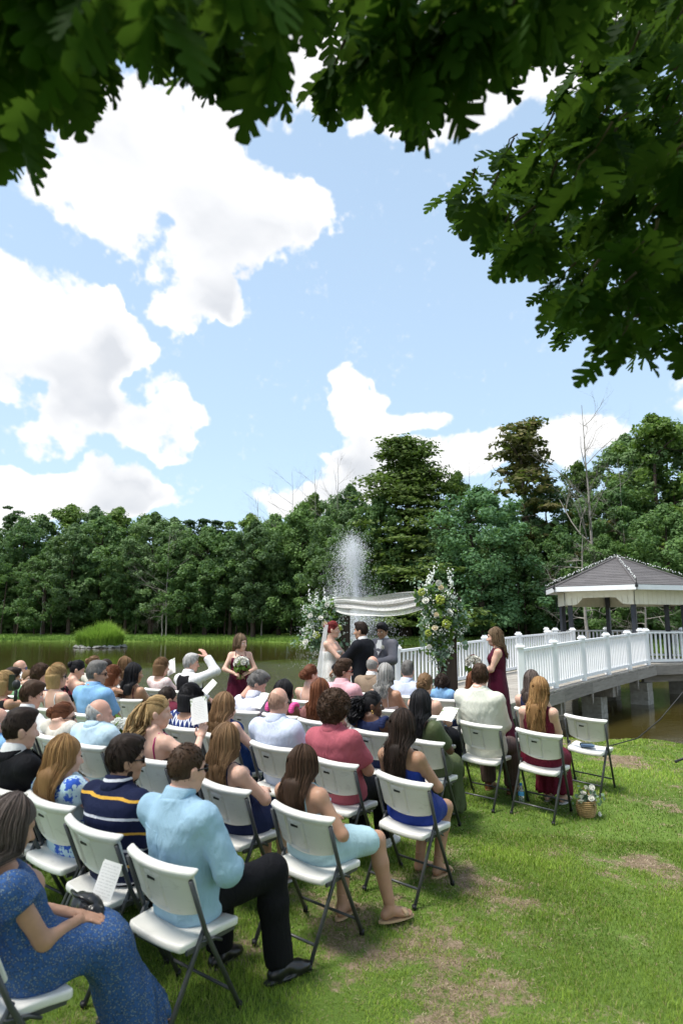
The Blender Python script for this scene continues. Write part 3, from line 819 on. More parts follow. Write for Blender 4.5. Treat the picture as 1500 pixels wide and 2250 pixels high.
# ------------------------------------------------------------------ bridge, its railings and the gazebo over the pond
BD = Vector((0.648, 0.762, 0)).normalized()          # the way the bridge runs out over the water
BN = Vector((-BD.y, BD.x, 0))                         # its left side
BROT = math.atan2(BD.y, BD.x)
N0 = Vector((3.60, 14.1, 0))                          # first post of the near railing
BW = 2.30                                             # deck width between railings
def deck_z(t):                                        # height of the deck t metres after N0
    return float(np.interp(t, [-6, -3.2, 0, 4, 8.2, 30], [.60, .64, .80, .95, 1.06, 1.06]))
BL = 8.1                                              # railing length to the gazebo platform
bridge = thing('bridge', 'weathered wooden footbridge ramping up from the lawn to the gazebo', 'bridge', (N0.x, N0.y, 0), BROT)
plank = MB().box((0, 0, 0), (.138, BW + .36, .038)).mesh('plank', False, M_DECK)
t = -3.4
while t < BL + .1:
    sl = math.atan2(deck_z(t + .2) - deck_z(t - .2), .4)
    obj('plank', plank, bridge, loc=(t, BW / 2 + random.uniform(-.012, .012), deck_z(t) - .019), rot=(0, -sl, random.uniform(-.004, .004)))
    t += .145
for yy in (-.17, BW + .17):
    pts_t = np.linspace(-3.3, BL + .1, 8)
    for a, b_ in zip(pts_t[:-1], pts_t[1:]):
        za, zb = deck_z(a) - .045, deck_z(b_) - .045
        L = math.hypot(b_ - a, zb - za); sl = math.atan2(zb - za, b_ - a)
        me = MB().box((0, 0, -.12), (L - .004, .05, .235)).mesh('joist', False, M_JOIST)
        obj('joist', me, bridge, loc=((a + b_) / 2, yy, (za + zb) / 2), rot=(0, -sl, 0))
        if a > -.5:
            mb = MB(); V = [(-.045, 0, 0), (.045, 0, 0), (.03, 0, -.19), (0, 0, -.30), (-.03, 0, -.19)]
            V = V + [(x, .045, z) for x, _, z in V]
            mb.add(V, [(0, 5, 6, 1), (1, 6, 7, 2), (2, 7, 8, 3), (3, 8, 9, 4), (4, 9, 5, 0)], [(0, 1, 2), (0, 2, 4), (2, 3, 4), (5, 7, 6), (5, 9, 7), (7, 9, 8)])
            mb.build('post_foot', M_JOIST, bridge, loc=(a, yy - .02 if yy < 0 else yy - .025, za - .20))
for a in (1.6, 4.8):
    L = 2.6
    MB().box((a, BW / 2, deck_z(a) - .42), (.2, BW + .3, .24)).build('cross_beam', M_JOIST, bridge)

def pier(cx, cy, top, label, w=.42, d=.5, courses=7):
    e = thing('pier', label, 'pier', (cx, cy, WATER_Z - .9), BROT, 'block piers under the bridge')
    hh = (top - (WATER_Z - .9)) / courses
    blk = MB().box((0, 0, 0), (w, d, hh - .012)).mesh('block', False, M_CMU)
    for k in range(courses):
        obj('block', blk, e, loc=(random.uniform(-.006, .006), random.uniform(-.006, .006), hh * (k + .5)))
    MB().box((0, 0, hh * courses / 2), (w - .03, d - .03, hh * courses - .03)).build('core', M_CMU, e)
def bpt(t, y): v = N0 + BD * t + BN * y; return v.x, v.y
pier(*bpt(4.75, .35), deck_z(4.75) - .54, 'grey block pier under the middle of the near bridge edge')
pier(*bpt(4.75, BW - .2), deck_z(4.75) - .54, 'grey block pier under the middle of the far bridge edge')

POST_H = 1.02
post_me = MB().box((0, 0, POST_H / 2 - .03), (.115, .115, POST_H - .06)).mesh('post', False, M_WHITE)
mb = MB()
mb.box((0, 0, POST_H - .045), (.165, .165, .028)); mb.box((0, 0, POST_H + .0155), (.10, .10, .03))
V = [(-.0825, -.0825, POST_H - .029), (.0825, -.0825, POST_H - .029), (.0825, .0825, POST_H - .029), (-.0825, .0825, POST_H - .029)] + [(-.055, -.055, POST_H + .005), (.055, -.055, POST_H + .005), (.055, .055, POST_H + .005), (-.055, .055, POST_H + .005)]
mb.add(V, [(0, 1, 5, 4), (1, 2, 6, 5), (2, 3, 7, 6), (3, 0, 4, 7)])
cap_me = mb.mesh('cap', False, M_WHITE)
bal_me = MB().box((0, 0, 0), (.038, .038, .74)).mesh('baluster', False, M_WHITE)

def railing(parent, pts, posts=None, base='deck', every=.115):
    """white railing through a list of 3-D floor points: posts at the points, rails and balusters between"""
    for i, p in enumerate(pts):
        po = obj('post', post_me, parent, loc=p); obj('cap', cap_me, po)
    for a, b_ in zip(pts[:-1], pts[1:]):
        a, b_ = Vector(a), Vector(b_); d = b_ - a; h = Vector((d.x, d.y, 0)); L = h.length
        rz = math.atan2(d.y, d.x); sl = math.atan2(d.z, L); mid = (a + b_) / 2; LL = d.length - .11
        for nm, z, sx, sz in (('top_rail', .915, .085, .05), ('bottom_rail', .10, .06, .07)):
            me = MB().box((0, 0, 0), (LL, sx, sz)).mesh(nm, False, M_WHITE)
            obj(nm, me, parent, loc=mid + Vector((0, 0, z)), rot=(0, -sl, rz))
        n = int((L - .12) / every); st = L / n
        for k in range(n):
            f = (k + .5) / n
            if f * L < .08 or (1 - f) * L < .08: continue
            obj('baluster', bal_me, parent, loc=a + d * f + Vector((0, 0, .51)), rot=(0, 0, rz))

def rail_pts(y, ts):
    return [(N0.x + BD.x * t + BN.x * y, N0.y + BD.y * t + BN.y * y, deck_z(t)) for t in ts]
R1 = thing('railing', 'white near railing with capped posts along the footbridge', 'railing')
near_pts = rail_pts(0, np.linspace(0, BL, 6))
railing(R1, near_pts)
R2 = thing('railing', 'white far railing along the footbridge behind the couple', 'railing')
far_pts = rail_pts(BW, np.linspace(-2.9, BL + .3, 7))
railing(R2, far_pts, every=.13)

# gazebo platform: a hexagon round GC, opened where the bridge comes in
near_end = Vector(near_pts[-1]); far_end = Vector(far_pts[-1])
GC = N0 + BD * (BL + 2.4) + BN * 1.5; GC.z = 0
GR = 2.7; FZ = deck_z(BL)
def octo(R, k, off=BROT + pi + pi / 6): a = off + k * pi / 3; return Vector((GC.x + R * cos(a), GC.y + R * sin(a), 0))
gaz = thing('gazebo', 'six sided gazebo with grey shingle roof and cream frieze over the pond', 'gazebo', (0, 0, 0))
cn = [octo(GR, k) for k in range(6)]
V = [(p.x, p.y, FZ) for p in cn] + [(p.x, p.y, FZ - .05) for p in cn]
mb = MB(); mb.add(V, [(k, k + 6, (k + 1) % 6 + 6, (k + 1) % 6) for k in range(6)], [(0, k, k + 1) for k in range(1, 5)] + [(6, 6 + k + 1, 6 + k) for k in range(1, 5)])
mb.build('floor', M_DECK, gaz)
for k in range(6):
    a, b_ = cn[k], cn[(k + 1) % 6]; d = b_ - a; mid = (a + b_) / 2; rz = math.atan2(d.y, d.x)
    me = MB().box((0, 0, 0), (d.length + .0, .05, .24)).mesh('joist', False, M_JOIST)
    obj('joist', me, gaz, loc=(mid.x, mid.y, FZ - .18), rot=(0, 0, rz))
    me = MB().box((0, 0, 0), (d.length - .5, .12, .22)).mesh('cross_beam', False, M_JOIST)
    q = GC + (mid - GC) * .86
    obj('cross_beam', me, gaz, loc=(q.x, q.y, FZ - .42), rot=(0, 0, rz))
for k, nm in zip(range(6), ('near bridge', 'near', 'right', 'far right', 'far', 'far bridge')):
    p = octo(GR * .84, k); pier(p.x, p.y, FZ - .53, 'block pier under the %s corner of the gazebo' % nm, .5, .5, 6)
R3 = thing('railing', 'white railing round the edge of the gazebo platform', 'railing')
def lift(p, z=FZ): return (p.x, p.y, z)
ring = [octo(GR - .1, k) for k in range(6)]
# walk round from the near bridge corner to the far bridge corner
R_CORN = sorted(range(6), key=lambda k: (ring[k] - Vector((near_end.x, near_end.y, 0))).length)
k0 = R_CORN[0]; kf = sorted(range(6), key=lambda k: (ring[k] - Vector((far_end.x, far_end.y, 0))).length)[0]
step = 1 if (k0 + 1) % 6 != kf else -1
seq = [k0]
while seq[-1] != kf: seq.append((seq[-1] + step) % 6)
railing(R3, [lift(ring[k]) for k in seq], every=.15)
# posts, frieze and roof
PR, PZ0, PZ1 = 1.98, FZ, FZ + 2.22
EZ, AZ_ = FZ + 2.28, FZ + 3.32
ER = 2.48
for k in range(6):
    p = octo(PR, k)
    MB().box((0, 0, (PZ1 - PZ0) / 2), (.13, .13, PZ1 - PZ0)).build('roof_post', M_SLATE, gaz, loc=(p.x, p.y, PZ0), rot=(0, 0, BROT + k * pi / 3))
fr_z0, fr_z1 = EZ - .52, EZ - .02
for k in range(6):
    a, b_ = octo(PR + .12, k), octo(PR + .12, (k + 1) % 6); d = b_ - a; L = d.length; rz = math.atan2(d.y, d.x)
    fp = obj('frieze', None, gaz, loc=(a.x, a.y, 0), rot=(0, 0, rz)) if False else None
    nb = 12; bw = L / nb
    MB().box((L / 2, 0, (fr_z0 + fr_z1) / 2 + (.12 if k == 5 else .005)), (L, .02, fr_z1 - fr_z0 - (.24 if k == 5 else .02))).build('frieze_backing', M_CREAM, gaz, loc=(a.x, a.y, 0), rot=(0, 0, rz))
    for j in range(nb):
        x0 = (j + .5) * bw; f = abs(x0 / L - .5) * 2
        def cutz(x): q_ = abs(x / L - .5) * 2; return 0 if k != 5 else .23 * min(1, max(0, (.70 - q_) / .22))
        xa, xb = x0 - bw / 2 + .007, x0 + bw / 2 - .007; za, zb = fr_z0 + cutz(xa), fr_z0 + cutz(xb)
        V = [(xa, -.017, za), (xb, -.017, zb), (xb, -.017, fr_z1), (xa, -.017, fr_z1), (xa, .017, za), (xb, .017, zb), (xb, .017, fr_z1), (xa, .017, fr_z1)]
        me = MB().add(V, [(0, 1, 2, 3), (4, 7, 6, 5), (0, 4, 5, 1), (1, 5, 6, 2), (2, 6, 7, 3), (3, 7, 4, 0)]).mesh('siding_board', False, M_CREAM)
        obj('siding_board', me, gaz, loc=(a.x, a.y, 0), rot=(0, 0, rz))
# ceiling under the roof
ce = [octo(PR + .1, k) for k in range(6)]
mb = MB(); mb.add([(p.x, p.y, fr_z1 - .12) for p in ce], F3=[(0, k + 1, k) for k in range(1, 5)]); mb.build('ceiling', M_CEIL, gaz)
m, nt, b = newmat('asphalt_shingle')
co = texco(nt)
oi = nt.nodes.new('ShaderNodeObjectInfo')
br = nt.nodes.new('ShaderNodeTexBrick'); lk(nt, mapping(nt, co, (3.2, 3.2, 3.2)), br.inputs[0])
nn = noise(nt, co, 40, 5, .7); n2 = noise(nt, co, 2.2, 4)
fsh = mathn(nt, 'ADD', mathn(nt, 'MULTIPLY', nn, .45), mathn(nt, 'ADD', mathn(nt, 'MULTIPLY', n2, .35), mathn(nt, 'MULTIPLY', oi.outputs['Random'], .10)))
lk(nt, ramp(nt, fsh, [(.20, (.075, .07, .073)), (.8, (.20, .19, .19))]), b.inputs['Base Color']); b.inputs['Roughness'].default_value = .95; b.inputs['Specular IOR Level'].default_value = .1
bump(nt, b, nn, .5, .01)
M_SHINGLE = m
NC = 17
roof = MB().add([(octo(ER, k).x, octo(ER, k).y, EZ + .05) for k in range(6)] + [(GC.x, GC.y, AZ_ + .02)], F3=[(k, (k + 1) % 6, 6) for k in range(6)]).build('roof', M_SHINGLE, gaz)
apex = Vector((GC.x, GC.y, AZ_ + .05))
for k in range(6):
    a, b_ = octo(ER + .04, k), octo(ER + .04, (k + 1) % 6); a.z = b_.z = EZ + .07
    for c in range(NC):
        f0, f1 = c / NC, min(.995, (c + 1.12) / NC)
        nrm = (b_ - a).cross(apex - a).normalized()
        if nrm.z < 0: nrm = -nrm
        lo, hi = nrm * .013, nrm * .003
        P4 = [a.lerp(apex, f0) + lo, b_.lerp(apex, f0) + lo, b_.lerp(apex, f1) + hi, a.lerp(apex, f1) + hi]
        Q4 = [a.lerp(apex, f0), b_.lerp(apex, f0)]
        mb = MB(); mb.add([tuple(v) for v in P4 + Q4], [(0, 1, 2, 3), (4, 5, 1, 0)])
        mb.build('shingle_course', M_SHINGLE, roof)
    a2, b2 = octo(ER + .05, k), octo(ER + .05, (k + 1) % 6); d = b2 - a2; mid = (a2 + b2) / 2
    me = MB().box((0, 0, 0), (d.length + .02, .03, .15)).mesh('fascia', False, M_WHITE)
    obj('fascia', me, gaz, loc=(mid.x, mid.y, EZ - .015), rot=(0, 0, math.atan2(d.y, d.x)))
    mb = MB(); i1, i2 = octo(PR + .1, k), octo(PR + .1, (k + 1) % 6)
    mb.add([(a2.x, a2.y, EZ - .06), (b2.x, b2.y, EZ - .06), (i2.x, i2.y, EZ - .05), (i1.x, i1.y, EZ - .05)], [(0, 1, 2, 3)]); mb.build('soffit', M_WHITE, gaz)
    rd = [tuple(a.lerp(apex, f) + Vector((0, 0, .03))) for f in np.linspace(0, 1, 5)]
    MB().tube(rd, .035, 5).build('ridge_cap', M_SHINGLE, roof)
# pale patch where shingles were replaced
# string lights along the ridges
for k, nm in ((0, 'near'), (1, 'right'), (5, 'left'), (4, 'far left')):
    a = octo(ER + .1, k); a.z = EZ + .13
    sl_ = thing('string_lights', 'string of small clear bulbs along the %s ridge of the gazebo roof' % nm, 'string lights')
    pts = [a.lerp(apex + Vector((0, 0, .06)), f) + Vector((0, 0, .07 - .10 * sin(f * pi * 6) ** 2 * .5)) for f in np.linspace(0, 1, 26)]
    MB().tube([tuple(p) for p in pts], .008, 4).build('wire', M_BLACK, sl_)
    mb = MB()
    for f in np.linspace(.02, .98, 44):
        p = a.lerp(apex, f) + Vector((random.uniform(-.03, .03), random.uniform(-.03, .03), .10 + random.uniform(-.03, .03)))
        mb.ball(p, .018, 5, 4)
    tag(mb.build('bulbs', M_BULB, sl_), kind='stuff')
for k in (0, 1, 4, 5):
    p = octo(PR + .2, k); q = octo(ER + .08, k)
    MB().tube([(q.x, q.y, EZ + .25), (q.x, q.y, EZ - .09), (p.x, p.y, EZ - .12), (p.x, p.y, FZ + .95)], .011, 5).build('conduit', M_BLACK, gaz)
    MB().box((q.x, q.y, EZ + .02), (.09, .07, .07), BROT).build('socket_box', M_BLACK, gaz)

# ------------------------------------------------------------------ wedding arch
AR = Vector((1.44, 9.55, 0)); AL = Vector((0.02, 12.0, 0))
AR.z, AL.z = gz(AR.x, AR.y), gz(AL.x, AL.y)
arch = thing('wedding_arch', 'dark timber wedding arch of two posts and a beam', 'arch')
top_z = 2.70
ad = (AL - AR); ad.z = 0; aL = ad.length; arz = math.atan2(ad.y, ad.x)
for P in (AR, AL):
    MB().box((0, 0, (top_z - P.z) / 2), (.19, .19, top_z - P.z)).build('post', M_ARCHWOOD, arch, loc=P, rot=(0, 0, arz))
mid = (AR + AL) / 2
for off in (-.12, .12):
    me = MB().box((0, 0, 0), (aL + .3, .05, .12)).mesh('beam', False, M_ARCHWOOD)
    q = mid + Vector((-ad.y, ad.x, 0)).normalized() * off
    obj('beam', me, arch, loc=(q.x, q.y, top_z - .14), rot=(0, 0, arz))
# sheer drape hung along the beam
m, nt, b = newmat('sheer_tulle')
co = texco(nt)
b.inputs['Base Color'].default_value = (.80, .79, .76, 1); b.inputs['Roughness'].default_value = .8
tp = nt.nodes.new('ShaderNodeBsdfTransparent'); mx = nt.nodes.new('ShaderNodeMixShader')
spk = noise(nt, co, 75, 2)
lk(nt, ramp(nt, spk, [(.35, .34), (.7, .80)]), mx.inputs[0]); lk(nt, tp.outputs[0], mx.inputs[1]); lk(nt, b.outputs[0], mx.inputs[2]); lk(nt, mx.outputs[0], nt.nodes['Material Output'].inputs[0])
M_TULLE = m
nu, nv = 60, 26
V = []
for i in range(nu):
    f = i / (nu - 1)
    for j in range(nv):
        g_ = j / (nv - 1)
        sag = 4 * f * (1 - f)
        z = top_z - .02 - g_ * (.15 + .15 * sag ** .8) + .02 * sin(f * 9 + g_ * 3)
        out = .022 * sin(g_ * 19 + f * 2.6) * (.25 + sag) + .011 * sin(g_ * 43 + f * 5) + .12 * sag
        p = AR.lerp(AL, f) + Vector((-ad.y, ad.x, 0)).normalized() * (.20 + out)
        V.append((p.x, p.y, z - .03 * sag * g_))
I, J = np.meshgrid(np.arange(nu - 1), np.arange(nv - 1), indexing='ij')
Fq = np.stack([I * nv + J, (I + 1) * nv + J, (I + 1) * nv + J + 1, I * nv + J + 1], -1).reshape(-1, 4)
tag(obj('drape', mesh_np('drape', V, Fq), mat=M_TULLE), 'sheer white glittery cloth swagged along the arch beam', 'drape')

# flowers
M_EUC = leafy('eucalyptus_leaf', (0.10, 0.17, 0.11), (0.30, 0.42, 0.30), .25, .5, rnd=0)
M_FERN = leafy('fern_leaf', (0.05, 0.12, 0.02), (0.20, 0.33, 0.05), .3, .5, rnd=0)
M_PETAL = simple('white_petal', (.78, .77, .70), .6, .2)
M_CREAMROSE = simple('cream_rose', (.80, .70, .50), .6, .2, nscale=30, namt=.1)
M_GREENROSE = simple('green_hydrangea', (.36, .42, .08), .6, .2, nscale=40, namt=.3)
M_REDROSE = simple('red_rose', (.30, .006, .012), .6, .25)
M_BREATH = simple('babys_breath', (.80, .81, .76), .7, .2)
def rose_mesh(name, mat, r_=1.0, seed=0):
    """a rose: layers of cupped petals round a bud"""
    mb = MB(); r = np.random.default_rng(seed)
    mb.ball((0, 0, .1), (.35, .35, .55), 7, 5)
    for L, (n, rad, tilt, sz) in enumerate([(3, .28, .25, .55), (5, .5, .6, .62), (6, .72, 1.0, .66)]):
        for k in range(n):
            a = 2 * pi * (k + .5 * L) / n + r.normal(0, .1)
            d = np.array([cos(a), sin(a), 0]); t = np.array([-sin(a), cos(a), 0])
            V = []
            for i in range(3):
                for j in range(3):
                    f, g_ = i / 2, (j - 1)
                    q = d * (rad * (.35 + .65 * f) + .15 * tilt * f * f) + t * g_ * sz * (.5 + .5 * sin(pi * (.2 + .6 * f))) + np.array([0, 0, (-.25 + .85 * f) * (1.1 - .55 * tilt) - .12 * abs(g_) * f + .1])
                    V.append(q - d * .18 * abs(g_))
            mb.add(V, [(i * 3 + j, (i + 1) * 3 + j, (i + 1) * 3 + j + 1, i * 3 + j + 1) for i in range(2) for j in range(2)])
    me = mb.mesh(name, True, mat)
    return me
ROSE_W, ROSE_C, ROSE_R = rose_mesh('rose', M_PETAL, seed=1), rose_mesh('rose', M_CREAMROSE, seed=2), rose_mesh('rose', M_REDROSE, seed=3)
def puff_mesh(name, mat, n, seed, rr=.05):
    mb = MB(); r = np.random.default_rng(seed)
    for i in range(n):
        d = r.normal(size=3); d /= np.linalg.norm(d)
        mb.ball(d * (.75 + .25 * r.random()), rr * r.uniform(.7, 1.4), 4, 3)
    return mb.mesh(name, False, mat)
PUFF_G = puff_mesh('hydrangea', M_GREENROSE, 90, 1, .2)

def round_leaves(pts, size, seed, mat, name, parent, ratio=1.15, down=.5):
    r = np.random.default_rng(seed); n = len(pts)
    N = r.normal(size=(n, 3)); N[:, 2] += .2; N /= np.linalg.norm(N, axis=1)[:, None]
    T = r.normal(size=(n, 3)) + np.array([0, 0, -down * 2]); T -= N * (T * N).sum(1)[:, None]; T /= np.linalg.norm(T, axis=1)[:, None]
    B = np.cross(N, T); s = (size * r.uniform(.6, 1.3, n))[:, None]
    ring_ = [(0, 0), (.35, .42), (.72, .5), (1, .22), (1.12, 0), (1, -.22), (.72, -.5), (.35, -.42)]
    V = np.stack([pts + T * s * a * ratio + B * s * b_ - N * s * .18 * abs(b_) for a, b_ in ring_], 1).reshape(-1, 3)
    o8 = np.arange(n)[:, None] * 8
    F = np.concatenate([o8 + np.array([[0, 1, 2, 4]]), o8 + np.array([[2, 3, 4, 4]])[:, :4], o8 + np.array([[0, 4, 6, 7]]), o8 + np.array([[4, 5, 6, 6]])])
    q = np.concatenate([o8 + np.array([[0, 1, 2, 4]]), o8 + np.array([[0, 4, 6, 7]])]); t3 = np.concatenate([o8 + np.array([[2, 3, 4]]), o8 + np.array([[4, 5, 6]])])
    me = mesh_np(name, V, [q, t3]); vattr(me, 'tone', np.repeat(np.clip(r.normal(.5, .22, n), 0, 1), 8))
    return tag(obj(name, me, parent, mat=mat), kind='stuff')

def arrangement(center, label, scale, seed, lobes, trail, roses):
    e = thing('floral_arrangement', label, 'flowers', center, 0, 'floral arrangements on the arch')
    r = np.random.default_rng(seed)
    def cloud(n, k=1.0):
        out = []
        w = np.array([l[3] for l in lobes], float); w /= w.sum()
        for i in r.choice(len(lobes), n, p=w):
            c, rad = np.array(lobes[i][0]), np.array(lobes[i][1])
            d = r.normal(size=3); d /= np.linalg.norm(d)
            out.append(c + d * rad * k * r.random() ** .35)
        return np.array(out)
    round_leaves(cloud(950), .055 * scale, seed + 1, M_EUC, 'eucalyptus', e)
    round_leaves(cloud(620, .95), .05 * scale, seed + 2, M_FERN, 'greenery', e, 1.9, .2)
    tp_ = []
    for (x0, y0, z0, x1, z1, n) in trail:
        f = r.random(n); tp_.append(np.stack([x0 + (x1 - x0) * f + r.normal(0, .035, n), np.full(n, y0) + r.normal(0, .05, n), z0 + (z1 - z0) * f], -1))
    round_leaves(np.concatenate(tp_), .05 * scale, seed + 3, M_EUC, 'trailing_eucalyptus', e, 1.1, .6)
    mb = MB()
    P = cloud(120, 1.05)
    for c in P:
        for k in range(16):
            mb.ball(c + r.normal(0, .034, 3), r.uniform(.006, .013), 4, 3)
    tag(mb.build('babys_breath', M_BREATH, e), kind='stuff')
    mb = MB()
    for c in P[::2]: mb.tube([np.array([0, 0, -.1]) * .3, c * .6, c], .004, 3, cap=False)
    mb.build('stems', M_FERN, e, attr='tone')
    front = Vector((0.25, -1, 0.1))
    for (x, z, kind, s_) in roses:
        me_ = {'w': ROSE_W, 'c': ROSE_C, 'g': PUFF_G}[kind]
        obj({'w': 'rose', 'c': 'rose', 'g': 'hydrangea'}[kind], me_, e, loc=(x, -.22 + random.uniform(-.06, .04), z), rot=(radians(75) + random.uniform(-.4, .4), random.uniform(-.5, .5), random.uniform(-.4, .4)), scale=(s_,) * 3)
    # a few flower spikes standing out of the top
    mb = MB()
    for k in range(5):
        a = np.array([r.uniform(-.25, .25), r.uniform(-.1, .1), .2]); b2 = a + np.array([r.uniform(-.12, .16), r.uniform(-.1, .1), r.uniform(.22, .36)])
        for f in np.linspace(.2, 1, 12):
            mb.ball(a + (b2 - a) * f + r.normal(0, .012, 3), .021 * (1.15 - .7 * f), 5, 3)
    tag(mb.build('white_flower_spikes', M_BREATH, e), kind='stuff')
    return e
FR = AR + Vector((-.13, -.1, 0)); FR.z = top_z - .17
arrangement(FR, 'large cascade of roses and eucalyptus on the right arch post', 1.0, 31,
            [((.02, 0, .02), (.26, .2, .26), 4.5), ((.0, 0, -.3), (.27, .18, .25), 4.5), ((.22, 0, -.2), (.2, .16, .3), 3, ), ((-.12, -.02, .12), (.2, .15, .16), 1.6), ((.02, -.02, -.62), (.16, .13, .22), 1.8)] if False else
            [((.02, 0, .02), (.26, .2, .26), 0, 4.5), ((.0, 0, -.3), (.27, .18, .25), 0, 4.5), ((.22, 0, -.2), (.2, .16, .3), 0, 3), ((-.12, -.02, .12), (.2, .15, .16), 0, 1.6), ((.02, -.02, -.62), (.16, .13, .22), 0, 1.8)],
            [(.05, -.08, -.55, .02, -1.18, 60), (-.2, -.05, -.3, -.25, -.72, 26), (.3, 0, -.3, .33, -.6, 20), (-.1, -.05, .2, -.38, .33, 22), (.1, -.08, -.6, -.06, -1.05, 30), (.2, 0, .1, .42, -.1, 14)],
            [(-.19, .02, 'w', .055), (-.02, .26, 'w', .05), (.02, .2, 'c', .045), (.0, .04, 'g', .062), (-.24, .14, 'g', .05), (-.07, -.34, 'c', .05), (.08, -.28, 'g', .06), (-.16, -.4, 'g', .045), (-.15, -.58, 'w', .042), (.12, -.12, 'w', .05), (-.05, -.16, 'c', .04)])
FL = AL + Vector((-.32, -.1, 0)); FL.z = top_z - .34
arrangement(FL, 'smaller cluster of white roses and eucalyptus on the left arch post', 1.0, 57,
            [((0, 0, .05), (.38, .22, .26), 0, 4.5), ((-.05, 0, -.3), (.34, .2, .3), 0, 4.2), ((.12, 0, -.1), (.25, .18, .3), 0, 2.5), ((.1, 0, -.62), (.17, .13, .2), 0, 1.2)],
            [(-.2, -.06, -.4, -.25, -.85, 30), (.3, -.05, -.3, .35, -.85, 36), (-.35, 0, -.2, -.52, -.45, 18), (.1, -.05, .2, .42, .32, 16), (.25, -.05, -.7, .28, -1.0, 16)],
            [(-.22, .02, 'w', .055), (.02, -.12, 'c', .06), (-.3, -.42, 'w', .06), (.24, -.3, 'w', .06), (.05, .2, 'w', .05), (-.12, -.3, 'g', .06), (.26, -.18, 'g', .05), (.06, -.42, 'w', .05), (-.05, -.02, 'w', .05)])
